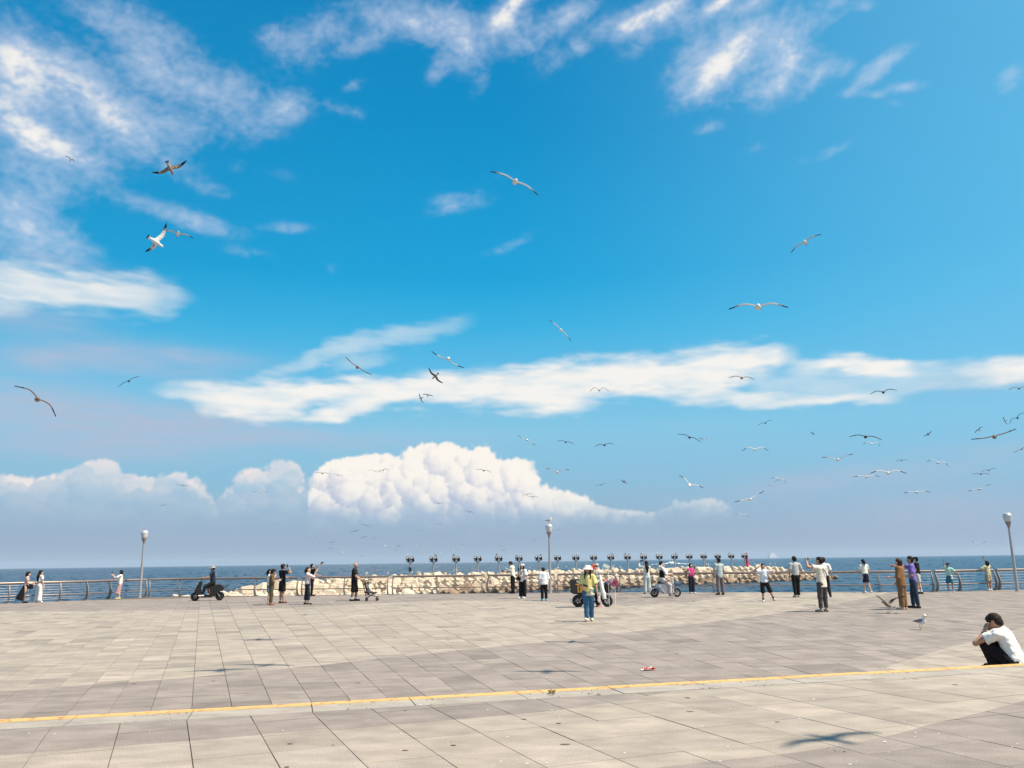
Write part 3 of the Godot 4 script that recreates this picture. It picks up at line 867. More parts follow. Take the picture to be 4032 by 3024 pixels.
func build_plaza() -> void:
	var r := RandomNumberGenerator.new()
	r.seed = 41
	var outline := PackedVector2Array()
	for i in FENCE.size():
		outline.append(Vector2(FENCE[i][0] * 1.006, FENCE[i][1] - 0.42))
	var bed := outline.duplicate()
	bed.append(Vector2(36, 2))
	bed.append(Vector2(-36, 2))
	var base := Node3D.new()
	base.name = "plaza_pavement"
	add_child(base)
	tag(base, "lower seaside plaza paved with grey and beige granite slabs in curved bands", "", "", "structure")
	var mb := Mb.new()
	var x := Transform3D(Basis(Vector3.RIGHT, Vector3(0, 0, 1), Vector3(0, -1, 0)), Vector3(0, -1.515, 0))
	mb.prism(bed, 3.0, x)
	part("slab_bed", mb, mat("joint_dirt", lin(0.12, 0.095, 0.075), 0.95), base)
	var land := outline.duplicate()
	land.append(Vector2(36, -9))
	land.append(Vector2(-36, -3))
	# darker bands of stone
	var dark1 := poly_of([[-36, -2.0], [-14, -9.9], [-9, -11.8], [-7.5, -12.7], [-5.4, -13.8], [-3.3, -15.5], [-1.34, -17.4], [0.58, -19.0], [4.5, -23.1], [9.1, -28.3], [13.2, -34.0], [17, -39.8], [24, -50], [36, -50], [30, -36], [18, -27], [11.74, -20.36], [7.97, -16.34], [5.71, -13.73], [4.6, -12.3], [3.0, -9.0]])
	var dark2 := poly_of([[-36, -37.0], [-24.37, -36.2], [-21.43, -35.6], [-18.1, -35.3], [-14.27, -34.7], [-11.2, -34.9], [-8.73, -35.8], [-6.14, -38.6], [-2.75, -40.3], [0.83, -38.4], [2.85, -35.4], [4.47, -33.6], [7.06, -35.6], [8.67, -37.8], [10.94, -42.04], [12, -55], [-36, -60]])
	var tiles := []
	var ns := 57
	for k in range(-72, 74):
		for j in range(0, ns):
			var c := PackedVector2Array()
			for e in [[0, 0], [1, 0], [1, 1], [0, 1]]:
				c.append(plaza_node(k + e[0], j + e[1]))
			var ctr := (c[0] + c[1] + c[2] + c[3]) * 0.25
			if outside(ctr) or ctr.y < -52.0:
				continue
			# joint: draw the corners in
			var q := PackedVector2Array()
			for i in 4:
				q.append(c[i] + (ctr - c[i]).normalized() * 0.007)
			var ok := 0
			for p in q:
				if Geometry2D.is_point_in_polygon(p, land):
					ok += 1
			if ok == 0:
				continue
			var pieces := [q]
			if ok < 4:
				pieces = Geometry2D.intersect_polygons(q, land)
			for pc in pieces:
				for s in split(pc, [dark1, dark2]):
					tiles.append([s[0], stone_tone(s[1] >= 0, r), ctr.length() + (8.0 if absf(ctr.x) > -ctr.y * 0.63 else 0.0), r.randf_range(-0.0025, 0.0025)])
	lay(base, tiles, granite(), 0.0, 0.013, "far_paving")

func plaza_node(k: int, j: int) -> Vector2:
	var s := k * 0.48
	var deg := clampf(remap(s, -3.0, 1.4, 20.0, 13.0), 13.0, 20.3)
	if s > 1.4:
		deg = lerpf(13.0, 2.0, smoothstep(1.4, 7.0, s))
	var phi := deg_to_rad(deg)
	var away := Vector2(-sin(phi), -cos(phi))
	var t := 0.02 + j * 0.7
	return LINE_O + LINE_D * s + away * (t / away.dot(LINE_N))

func build_terrace() -> void:
	var r := RandomNumberGenerator.new()
	r.seed = 43
	var base := Node3D.new()
	base.name = "upper_pavement"
	add_child(base)
	tag(base, "raised near pavement of large granite slabs behind the yellow edged kerb", "", "", "structure")
	var m := granite()
	var top := 0.15
	# bed under the slabs
	var bed := PackedVector2Array([LINE_O + LINE_D * -16.0 - LINE_N * 0.03, LINE_O + LINE_D * 18.0 - LINE_N * 0.03, Vector2(22, 4), Vector2(-20, 4)])
	var mb := Mb.new()
	mb.prism(bed, 0.13, Transform3D(Basis(Vector3.RIGHT, Vector3(0, 0, 1), Vector3(0, -1, 0)), Vector3(0, top - 0.015 - 0.065, 0)))
	part("slab_bed", mb, mat("joint_dirt"), base)
	# kerb stones with the painted edge
	var ym := mat("yellow_paint", Color.WHITE, 0.7)
	ym.vertex_color_use_as_albedo = true
	ym.albedo_texture = wear_texture()
	ym.uv1_triplanar = true
	ym.uv1_world_triplanar = true
	ym.uv1_scale = Vector3.ONE / 3.1
	var s := -9.0
	while s < 13.0:
		var l := r.randf_range(1.15, 1.35)
		var y := r.randf_range(-0.003, 0.003)
		var a := LINE_O + LINE_D * (s + 0.006)
		var b := LINE_O + LINE_D * (s + l - 0.006)
		mb = Mb.new()
		var k := r.randf_range(0.96, 1.06)
		slab(mb, PackedVector2Array([a, b, b - LINE_N * 0.62, a - LINE_N * 0.62]), top + y, 0.15, Color(0.55 * k, 0.50 * k, 0.44 * k))
		var ks := part("kerb_stone", mb, m, base)
		mb = Mb.new()
		var g := r.randf_range(0.95, 1.03)
		slab(mb, PackedVector2Array([a + LINE_N * 0.003, b + LINE_N * 0.003, b - LINE_N * r.randf_range(0.175, 0.19), a - LINE_N * r.randf_range(0.175, 0.19)]), top + y + 0.004, 0.12, Color(0.66 * g, 0.40 * g, 0.14 * g))
		part("yellow_edge", mb, ym, ks)
		s += l
	# slabs
	var d := Vector2(sin(deg_to_rad(157.5)), -cos(deg_to_rad(157.5)))    # towards the viewer
	var w := Vector2(d.y, -d.x)
	if w.x < 0.0:
		w = -w
	var near_edge := PackedVector2Array([LINE_O + LINE_D * -20.0 - LINE_N * 0.635, LINE_O + LINE_D * 22.0 - LINE_N * 0.635, Vector2(24, 3), Vector2(-22, 3)])
	var band := poly_of([[-12, -4.9], [-5.6, -7.35], [-4.53, -7.74], [-3.2, -8.2], [-1.75, -8.75], [-0.6, -9.15], [0.53, -9.66], [1.3, -10.2], [2.08, -11.0], [2.0, -14], [-14, -14]])
	var corner := poly_of([[-3, -5.2], [0.0, -6.55], [1.32, -7.07], [2.2, -7.38], [2.94, -7.74], [3.5, -8.12], [4.05, -8.57], [4.8, -9.1], [5.66, -9.78], [8, -11.6], [11, -14], [20, -14], [20, 4], [-3, 4]])
	var tiles := []
	for k in range(-22, 24):
		for j in range(-14, 12):
			var o := Vector2(-0.05, -9.4) + w * (k * 0.645) + d * (j * 0.76)
			var q := PackedVector2Array([o, o + w * 0.645, o + w * 0.645 + d * 0.76, o])
			q[3] = o + d * 0.76
			var ctr := (q[0] + q[2]) * 0.5
			if ctr.y > -3.6 or absf(ctr.x) > -ctr.y * 0.75 + 1.8:
				continue
			for i in 4:
				q[i] += (ctr - q[i]).normalized() * r.randf_range(0.005, 0.009)
			for pc in Geometry2D.intersect_polygons(q, near_edge):
				for t in split(pc, [band, corner]):
					tiles.append([t[0], stone_tone(t[1] >= 0, r).lerp(Color(0.55, 0.48, 0.41) if t[1] < 0 else Color(0.405, 0.343, 0.31), 0.45), absf(ctr.length() - 8.0) + (6.0 if absf(ctr.x) > -ctr.y * 0.66 else 0.0), r.randf_range(-0.002, 0.002)])
	lay(base, tiles, m, top, 0.014, "outer_paving")

func wear_texture() -> NoiseTexture2D:
	var t := NoiseTexture2D.new()
	t.width = 1024
	t.height = 1024
	t.seamless = true
	var n := FastNoiseLite.new()
	n.seed = 21
	n.frequency = 0.02
	n.fractal_octaves = 6
	n.fractal_gain = 0.62
	t.noise = n
	var g := Gradient.new()
	g.set_color(0, Color(0.62, 0.62, 0.8))
	g.set_color(1, Color(1, 1, 1))
	g.add_point(0.28, Color(0.72, 0.66, 0.72))
	g.add_point(0.36, Color(0.95, 0.95, 0.95))
	t.color_ramp = g
	return t

func build_sea() -> void:
	var wn := FastNoiseLite.new()
	wn.seed = 5
	wn.noise_type = FastNoiseLite.TYPE_SIMPLEX_SMOOTH
	wn.frequency = 1.0
	wn.fractal_octaves = 4
	wn.fractal_gain = 0.55
	var na := 620
	var nr := 430
	var v := PackedVector3Array()
	var n := PackedVector3Array()
	var ix := PackedInt32Array()
	for i in nr + 1:
		var rr := 34.0 * pow(14000.0 / 34.0, float(i) / nr)
		for k in na + 1:
			var a := deg_to_rad(lerpf(-56.0, 56.0, float(k) / na))
			var p := Vector3(sin(a) * rr, SEA, -cos(a) * rr)
			var h := wave(wn, p.x, p.z)
			var e := 0.35
			var hx := wave(wn, p.x + e, p.z) - h
			var hz := wave(wn, p.x, p.z + e) - h
			p.y += h * (1.0 - smoothstep(300.0, 900.0, rr))
			v.append(p)
			n.append(Vector3(-hx / e, 1.0, -hz / e).normalized())
	for i in nr:
		for k in na:
			var b := i * (na + 1) + k
			ix.append_array(PackedInt32Array([b, b + na + 1, b + 1, b + 1, b + na + 1, b + na + 2]))
	var arr := []
	arr.resize(Mesh.ARRAY_MAX)
	arr[Mesh.ARRAY_VERTEX] = v
	arr[Mesh.ARRAY_NORMAL] = n
	arr[Mesh.ARRAY_INDEX] = ix
	var am := ArrayMesh.new()
	am.add_surface_from_arrays(Mesh.PRIMITIVE_TRIANGLES, arr)
	var o := MeshInstance3D.new()
	o.name = "sea"
	o.mesh = am
	var m := mat("sea_water", lin(0.006, 0.028, 0.06), 0.25)
	m.metallic_specular = 0.24
	am.surface_set_material(0, m)
	add_child(o)
	tag(o, "choppy deep blue sea reaching the hazy horizon", "", "", "structure")

func wave(wn: FastNoiseLite, x: float, z: float) -> float:
	return wn.get_noise_2d(x * 0.09 + z * 0.03, z * 0.17) * (0.16 + 0.2 * absf(wn.get_noise_2d(x * 0.006, z * 0.014))) + wn.get_noise_2d(x * 0.55 + 40.0, z * 0.95) * 0.15

# ------------------------------------------------------------------ railing, lamps, breakwater, floodlights, ship, buoy
const POLE0 := Vector3(-11.49, 0, -93.0)
const POLE_STEP := Vector3(2.408, 0, -1.7184)
const ORD := ["first", "second", "third", "fourth", "fifth", "sixth", "seventh", "eighth", "ninth", "tenth", "eleventh", "twelfth", "thirteenth", "fourteenth", "fifteenth", "sixteenth", "seventeenth", "eighteenth", "nineteenth", "twentieth"]

func build_shore() -> void:
	build_breakwater()
	build_floodlights()
	build_railings()
	build_lamps()
	build_far()

func crest_y(n: float) -> float:      # by pole number along the breakwater
	if n < -2.0:
		return lerpf(0.33, -1.75, pow(clampf((-2.0 - n) / 7.4, 0.0, 1.0), 1.5))
	if n > 21.0:
		return lerpf(0.42, -1.4, clampf((n - 21.0) / 5.5, 0.0, 1.0))
	return lerpf(0.33, 0.5, smoothstep(-1.0, 6.0, n))

func tetrapod(mb: Mb, s: float) -> void:
	# four blunt legs from a common centre
	var dirs := [Vector3(0, 1, 0), Vector3(0.943, -0.333, 0), Vector3(-0.471, -0.333, 0.816), Vector3(-0.471, -0.333, -0.816)]
	for d in dirs:
		mb.lathe([Vector2(0.33 * s, -0.08 * s), Vector2(0.34 * s, 0.22 * s), Vector2(0.245 * s, 0.78 * s), Vector2(0.2 * s, 0.83 * s)], Vector3.ZERO, d, 7)

func build_breakwater() -> void:
	var r := RandomNumberGenerator.new()
	r.seed = 90
	var bw := thing("breakwater", "long breakwater of pale interlocking concrete armour blocks with wet brown feet", "breakwater", POLE0)
	var along := POLE_STEP.normalized()
	var front := Vector3(along.z, 0, -along.x)        # towards the plaza
	if front.z < 0.0:
		front = -front
	# rubble core
	var core := Mb.new()
	var rs := []
	var n := -8.8
	while n <= 25.6:
		var c := POLE_STEP * n
		var cy := crest_y(n) - 0.75
		var ring := PackedVector3Array()
		for q in [[3.6, SEA - 1.0], [0.9, cy], [-1.6, cy], [-5.0, SEA - 1.0]]:
			ring.append(c + front * (q[0] + r.randf_range(-0.2, 0.2)) + Vector3(0, q[1] + r.randf_range(-0.12, 0.12), 0))
		rs.append(ring)
		n += 0.43
	core.rings(rs, true, 0)
	part("rubble_core", core, mat("rubble", lin(0.40, 0.32, 0.24), 0.95), bw).set_meta("kind", "stuff")
	var meshes := []
	var cols := [Color(0.66, 0.55, 0.42), Color(0.58, 0.475, 0.36), Color(0.70, 0.60, 0.47), Color(0.33, 0.235, 0.155), Color(0.47, 0.37, 0.27)]
	var cm := mat("concrete_block", Color.WHITE, 0.9)
	cm.vertex_color_use_as_albedo = true
	cm.albedo_texture = speckle("concrete", 31, 512, 0.78, 1.0, 0.02, 5)
	cm.uv1_triplanar = true
	cm.uv1_scale = Vector3.ONE / 1.7
	for k in 5:
		var set_ := []
		for kind in 3:
			var mb := Mb.new()
			mb.col = cols[k]
			if kind == 0:
				tetrapod(mb, 1.12)
			elif kind == 1:
				tetrapod(mb, 0.98)
			else:                           # heavy cube with cut corners
				mb.box(Vector3.ZERO, Vector3(1.5, 1.25, 1.3), Basis.IDENTITY, 0.22)
			var am := mb.commit()
			am.surface_set_material(0, cm)
			set_.append(am)
		meshes.append(set_)
	var list := []
	n = -8.7
	while n < 24.6:
		var cy := crest_y(n)
		var rows := 5
		for row in rows:
			var f := float(row) / (rows - 1)          # 0 at the foot, 1 at the crest
			var y := lerpf(SEA - 0.1, cy - 0.62, f) + r.randf_range(-0.08, 0.1)
			if cy < -0.6 and row > 2:
				continue
			var off := lerpf(4.0, 0.75, f) + r.randf_range(-0.15, 0.15)
			var sc := 1.0 if n > -3.0 else 1.15
			var p := POLE_STEP * (n + (0.23 if row % 2 else 0.0) + r.randf_range(-0.05, 0.05)) + front * off + Vector3(0, y, 0)
			var kind := 2 if (n < 1.5 and r.randf() < lerpf(0.75, 0.3, clampf((n + 8.0) / 9.0, 0, 1))) or r.randf() < 0.07 else (0 if r.randf() < 0.7 else 1)
			var tone := r.randi() % 3
			if n > 0.5:
				if row == 0:
					tone = 3
				elif row == 1:
					tone = 4 if r.randf() < 0.65 else 3
			list.append([p, kind, tone, sc, (p + POLE0).length()])
		for back in 2:
			var p2 := POLE_STEP * (n + r.randf_range(-0.15, 0.15)) + front * (-0.6 - back * 1.15) + Vector3(0, cy - 0.62 + r.randf_range(-0.15, 0.22) - back * 0.15, 0)
			list.append([p2, 2 if r.randf() < 0.25 else 0, r.randi() % 3, 0.95, (p2 + POLE0).length() + 12.0])
		n += 0.44
	list.sort_custom(func(a, b): return a[4] < b[4])
	var mm := {}
	for i in list.size():
		var q: Array = list[i]
		var b := Basis.from_euler(Vector3(r.randf_range(-0.35, 0.35), r.randf_range(0, TAU), r.randf_range(-0.35, 0.35)))
		if q[1] == 2:
			b = Basis.from_euler(Vector3(r.randf_range(-0.55, 0.55), r.randf_range(0, TAU), r.randf_range(-0.55, 0.55)))
		elif r.randf() < 0.85:     # most lie with one leg towards the plaza, as they were set
			b = Basis(Vector3.UP, atan2(front.x, front.z) + r.randf_range(-0.25, 0.25)) * Basis(Vector3.RIGHT, r.randf_range(0.95, 1.15))
		var x := Transform3D(b.scaled(Vector3.ONE * float(q[3])), q[0])
		if i < 300:
			var o := MeshInstance3D.new()
			o.name = fresh("armour_block", bw)
			o.mesh = meshes[q[2]][q[1]]
			bw.add_child(o, true)
			o.transform = x
		else:
			var key := Vector2i(q[2], q[1])
			if not mm.has(key):
				mm[key] = []
			mm[key].append(x)
	var far := Mb.new()
	for key in mm:
		for x in mm[key]:
			far.col = cols[key.x]
			far.xf = x
			if key.y == 2:
				far.box(Vector3.ZERO, Vector3(1.5, 1.25, 1.3), Basis.IDENTITY, 0.22)
			else:
				tetrapod(far, 1.12 if key.y == 0 else 0.98)
	part("far_armour_blocks", far, cm, bw).set_meta("kind", "stuff")
	# white notice board on the crest
	var sign := thing("notice_board", "plain white notice board standing on the breakwater crest beside the man in grey", "sign", POLE0 + POLE_STEP * 16.3 + front * 1.4 + Vector3(0, 0.1, 0), 0)
	var mb2 := Mb.new()
	mb2.box(Vector3(0, 0.32, 0), Vector3(0.62, 0.5, 0.04), Basis.IDENTITY, 0.01)
	part("panel", mb2, mat("white_paint", lin(0.78, 0.76, 0.72), 0.5), sign)
	for s in [-1, 1]:
		mb2 = Mb.new()
		mb2.rod(Vector3(0.25 * s, -0.6, -0.04), Vector3(0.25 * s, 0.5, -0.04), 0.02)
		part("leg", mb2, mat("pole_paint", lin(0.36, 0.34, 0.34), 0.45, 0.3), sign)

func build_floodlights() -> void:
	var steel := mat("pole_paint", lin(0.36, 0.34, 0.34), 0.45, 0.3)
	var black := mat("black_metal", lin(0.022, 0.02, 0.022), 0.45)
	var glass := mat("lamp_glass", lin(0.5, 0.47, 0.44), 0.2)
	var first: Node3D
	for i in 20:
		var at := POLE0 + POLE_STEP * i + Vector3(0, 0.1, 0)
		var yaw := 0.0
		var lab := "%s floodlight pole from the left along the breakwater, carrying two black lamps" % ORD[i]
		if i == 19:
			lab = "last floodlight pole on the right, beside the red buoy"
		if i == 0:
			lab = "first floodlight pole on the left with a dark box fixed halfway up"
		if first:
			copy_of(first, at, yaw, lab)
			continue
		first = thing("floodlight_pole", lab, "floodlight", at, yaw, "floodlight poles along the breakwater")
		var mb := Mb.new()
		mb.tube(PackedVector3Array([Vector3(0, -0.9, 0), Vector3(0, 1.72, 0)]), 0.1, 0.09, 10)
		part("pole", mb, steel, first)
		mb = Mb.new()
		mb.rod(Vector3(0, 1.6, 0), Vector3(-0.24, 1.75, 0), 0.035)
		mb.rod(Vector3(0, 1.6, 0), Vector3(0.24, 1.75, 0), 0.035)
		mb.box(Vector3(0, 1.66, 0), Vector3(0.2, 0.12, 0.16))
		part("bracket", mb, steel, first)
		for s in [-1, 1]:
			var c := Vector3(0.24 * s, 2.08, 0)
			var ax := Vector3(-0.35, 0.72, 0.6).normalized()
			mb = Mb.new()
			mb.lathe([Vector2(0.09, -0.3), Vector2(0.16, -0.24), Vector2(0.185, -0.02), Vector2(0.2, 0.14), Vector2(0.2, 0.17), Vector2(0.152, 0.17), Vector2(0.152, 0.14)], c, ax, 14)
			mb.box(c + Vector3(0, -0.31, 0), Vector3(0.36, 0.07, 0.24))
			mb.box(c + Vector3(-0.18, -0.16, -0.02), Vector3(0.04, 0.32, 0.12))
			mb.box(c + Vector3(0.18, -0.16, -0.02), Vector3(0.04, 0.32, 0.12))
			var lampn := part("lamp", mb, black, first)
			mb = Mb.new()
			mb.lathe([Vector2(0.15, 0.145), Vector2(0.11, 0.165), Vector2(0.0, 0.175)], c, ax, 14)
			part("glass", mb, glass, lampn)
	# control box on the first pole
	var bx := Mb.new()
	bx.box(Vector3(0.02, 0.98, 0.12), Vector3(0.3, 0.4, 0.16), Basis.IDENTITY, 0.02)
	part("control_box", bx, black, first)

func plate_post(mb: Mb, at: Vector3, o: Vector3, h: float) -> void:
	# flat curved plate: bows towards the plaza, wide foot, narrow head; o points to the sea
	var left := PackedVector2Array()
	var right := PackedVector2Array()
	for i in 11:
		var t := i / 10.0
		var mid := 0.1 - 0.17 * sin(PI * pow(t, 0.8)) - 0.02 * t
		var half := lerpf(0.13, 0.045, pow(t, 0.45))
		left.append(Vector2(mid - half * (0.9 if t < 0.3 else 1.0), t * h))
		right.append(Vector2(mid + half, t * h))
	right.reverse()
	left.append_array(right)
	mb.prism(left, 0.045, Transform3D(Basis(o, Vector3.UP, o.cross(Vector3.UP)), at))
	mb.box(at + o * 0.1 + Vector3(0, 0.012, 0), Vector3(0.2, 0.024, 0.34), Basis(Vector3.UP, atan2(o.x, o.z)))

func build_railings() -> void:
	var plate := mat("post_paint", lin(0.24, 0.2, 0.175), 0.5, 0.1)
	var tube := mat("rail_steel", lin(0.27, 0.21, 0.18), 0.36, 0.35)
	var wirem := mat("wire_steel", lin(0.34, 0.33, 0.33), 0.4, 0.4)
	var secs := [
		[[-30.5, -25.95, -24.26, -23.38, -22.89, -21.61], "railing at the far left behind the pair in pink and white", 0],
		[[-21.47, -19.92, -15.15, -12.54], "railing behind the rider on the black moped", 0],
		[[-12.27, -9.8, -7.28], "railing behind the person with the pushchair", 0],
		[[-7.0, -4.44, -1.86], "railing in front of the breakwater, left of the person checking his camera", 0],
		[[-1.51, 0.69, 2.24], "railing behind the white capped person and the boy in blue shoes", 1],
		[[2.43, 4.02, 5.63], "railing behind the vendor's loaded moped", 2],
		[[5.85, 10.57, 14.58, 18.31, 20.8], "long straight railing behind the white scooter and the walking men", 0],
		[[21.02, 22.26, 24.43], "railing that the girl in teal and the child in khaki stand at", 0],
		[[24.64, 27.4, 31.0], "railing at the far right beside the leaning lamp post", 0]]
	for s in secs:
		var xs: Array = s[0]
		var x0: float = xs[0]
		var o3 := Vector3(x0, 0, fence_z(x0))
		var f := thing("railing", s[1], "railing", o3, 0, "steel railings along the sea edge")
		var pts := PackedVector3Array()
		var x := x0
		while x < xs[-1] - 0.01:
			pts.append(Vector3(x, 0, fence_z(x)) - o3)
			x += 0.6
		pts.append(Vector3(xs[-1], 0, fence_z(xs[-1])) - o3)
		var out_at := func(xx: float) -> Vector3:
			var a := Vector3(xx - 0.25, 0, fence_z(xx - 0.25))
			var b := Vector3(xx + 0.25, 0, fence_z(xx + 0.25))
			var t := (b - a).normalized()
			return Vector3(t.z, 0, -t.x)
		for i in xs.size():
			var px: float = xs[i]
			var mb := Mb.new()
			var o: Vector3 = out_at.call(px)
			if (s[2] == 1 and i == 0) or (s[2] == 2 and i == 2):
				o = Vector3(1, 0, -0.1).normalized() if s[2] == 1 else Vector3(-1, 0, -0.1).normalized()     # end posts turned along the edge
			plate_post(mb, Vector3(px, 0, fence_z(px)) - o3, o, 0.97)
			part("post", mb, plate, f)
		var lift := func(y: float, d: float) -> PackedVector3Array:
			var q := PackedVector3Array()
			for k in pts.size():
				var o: Vector3 = out_at.call(pts[k].x + o3.x)
				q.append(pts[k] + o * d + Vector3(0, y, 0))
			return q
		var mb2 := Mb.new()
		mb2.tube(lift.call(1.0, 0.06), 0.062, 0.062, 10)
		part("top_rail", mb2, tube, f)
		mb2 = Mb.new()
		mb2.tube(lift.call(0.36, -0.06), 0.03, 0.03, 8)
		part("middle_rail", mb2, tube, f)
		for y in [0.14, 0.23, 0.5, 0.63, 0.76, 0.89]:
			mb2 = Mb.new()
			mb2.tube(lift.call(y, -0.06 + 0.1 * maxf(0.0, y - 0.5)), 0.005, 0.005, 5)
			part("wire", mb2, wirem, f)

func build_lamps() -> void:
	var steel := mat("lamp_pole", lin(0.42, 0.39, 0.38), 0.4, 0.35)
	var cone := mat("lamp_cone", lin(0.30, 0.235, 0.21), 0.5)
	var bowl := mat("lamp_bowl", lin(0.70, 0.67, 0.65), 0.3)
	bowl.backlight_enabled = true
	bowl.backlight = Color(0.5, 0.5, 0.5)
	var cap := mat("lamp_cap", lin(0.62, 0.6, 0.58), 0.3, 0.4)
	var t := thing("lamp_post", "lamp post on the left behind the moped, with a white globe head", "lamp post", Vector3(-21.35, 0, -48.4), 0, "globe lamp posts on the plaza")
	var mb := Mb.new()
	mb.lathe([Vector2(0.075, 0.0), Vector2(0.07, 1.2), Vector2(0.045, 3.1)], Vector3.ZERO, Vector3.UP, 12)
	mb.lathe([Vector2(0.1, 0.0), Vector2(0.1, 0.05), Vector2(0.075, 0.06)], Vector3.ZERO, Vector3.UP, 12)
	part("pole", mb, steel, t)
	mb = Mb.new()
	mb.lathe([Vector2(0.046, 3.02), Vector2(0.06, 3.12), Vector2(0.13, 3.33), Vector2(0.135, 3.36)], Vector3.ZERO, Vector3.UP, 14)
	part("cone", mb, cone, t)
	mb = Mb.new()
	mb.lathe([Vector2(0.13, 3.362), Vector2(0.165, 3.46), Vector2(0.185, 3.6), Vector2(0.185, 3.64)], Vector3.ZERO, Vector3.UP, 16)
	part("glass_bowl", mb, bowl, t)
	mb = Mb.new()
	mb.lathe([Vector2(0.196, 3.62), Vector2(0.198, 3.66), Vector2(0.17, 3.74), Vector2(0.1, 3.79), Vector2(0.0, 3.805)], Vector3.ZERO, Vector3.UP, 16)
	part("cap", mb, cap, t)
	t.scale = Vector3(1.05, 1.0, 1.05)
	copy_of(t, Vector3(1.97, 0, -47.2), 40, "middle lamp post with a gull standing on its head")
	copy_of(t, Vector3(24.55, 0, -41.6), 80, "lamp post on the right edge, leaning over the railing end")

func build_far() -> void:
	# cruise ship at the horizon
	var ship := thing("cruise_ship", "pale ship far out on the hazy horizon right of the red buoy", "ship", Vector3(3700.0, SEA, -12100.0), 8)
	ship.scale = Vector3.ONE * 1.9
	var white := mat("ship_white", lin(0.72, 0.7, 0.7), 0.5)
	var mb := Mb.new()
	mb.prism(PackedVector2Array([Vector2(-55, 0), Vector2(48, 0), Vector2(62, 14), Vector2(-58, 12)]), 18.0, Transform3D(Basis(Vector3.UP, 0.6), Vector3.ZERO))
	part("hull", mb, mat("ship_hull", lin(0.55, 0.5, 0.52), 0.5), ship)
	mb = Mb.new()
	for q in [[-4, 16, 96, 9], [-8, 23, 80, 7], [-8, 30, 62, 7], [6, 36, 28, 6]]:
		mb.box(Basis(Vector3.UP, 0.6) * Vector3(q[0], q[1], 0), Vector3(q[2], q[3], 16), Basis(Vector3.UP, 0.6))
	part("superstructure", mb, white, ship)
	mb = Mb.new()
	mb.rod(Vector3(-8, 36, 4), Vector3(-10, 48, 5), 4.0, 3.0)
	mb.rod(Vector3(10, 38, -6), Vector3(10, 52, -6), 0.8, 0.4)
	part("funnel", mb, white, ship)
	# red buoy
	var b := thing("red_buoy", "red conical channel buoy on the sea past the last floodlight", "buoy", Vector3(82.6, SEA, -300.0))
	var red := mat("buoy_red", lin(0.55, 0.035, 0.075), 0.5)
	mb = Mb.new()
	mb.lathe([Vector2(1.0, -0.3), Vector2(1.12, 0.2), Vector2(1.12, 1.0), Vector2(0.9, 1.15)], Vector3.ZERO, Vector3.UP, 16)
	part("float", mb, red, b)
	mb = Mb.new()
	mb.lathe([Vector2(0.62, 1.1), Vector2(0.5, 2.2), Vector2(0.36, 4.6), Vector2(0.36, 4.75), Vector2(0.2, 4.9), Vector2(0.18, 5.5), Vector2(0.0, 5.6)], Vector3.ZERO, Vector3.UP, 14)
	part("tower", mb, red, b)
	# speedboat throwing up white spray
	var boat := thing("speedboat", "small speedboat throwing white spray behind the scooter rider's head", "boat", Vector3(104.0, SEA, -560.0), 75)
	mb = Mb.new()
	mb.prism(PackedVector2Array([Vector2(-3, 0.1), Vector2(2.6, 0.1), Vector2(4, 1.2), Vector2(-3, 0.9)]), 2.2, Transform3D.IDENTITY)
	mb.box(Vector3(-0.3, 1.3, 0), Vector3(1.6, 0.8, 1.4), Basis.IDENTITY, 0.2)
	part("hull", mb, white, boat)
	mb = Mb.new()
	var r := RandomNumberGenerator.new()
	r.seed = 4
	for i in 70:
		var d := r.randf_range(-13.0, 13.0)
		var hh := 1.6 * exp(-absf(d) / 6.0) + 0.12
		mb.ball(Vector3(r.randf_range(-2, 2), hh * r.randf_range(0.2, 0.9), d), Vector3(r.randf_range(0.4, 1.2), hh * r.randf_range(0.2, 0.45), r.randf_range(0.6, 1.4)), Basis.IDENTITY, 6, 4)
	part("spray", mb, mat("foam", lin(0.8, 0.82, 0.84), 0.9), boat).set_meta("kind", "stuff")

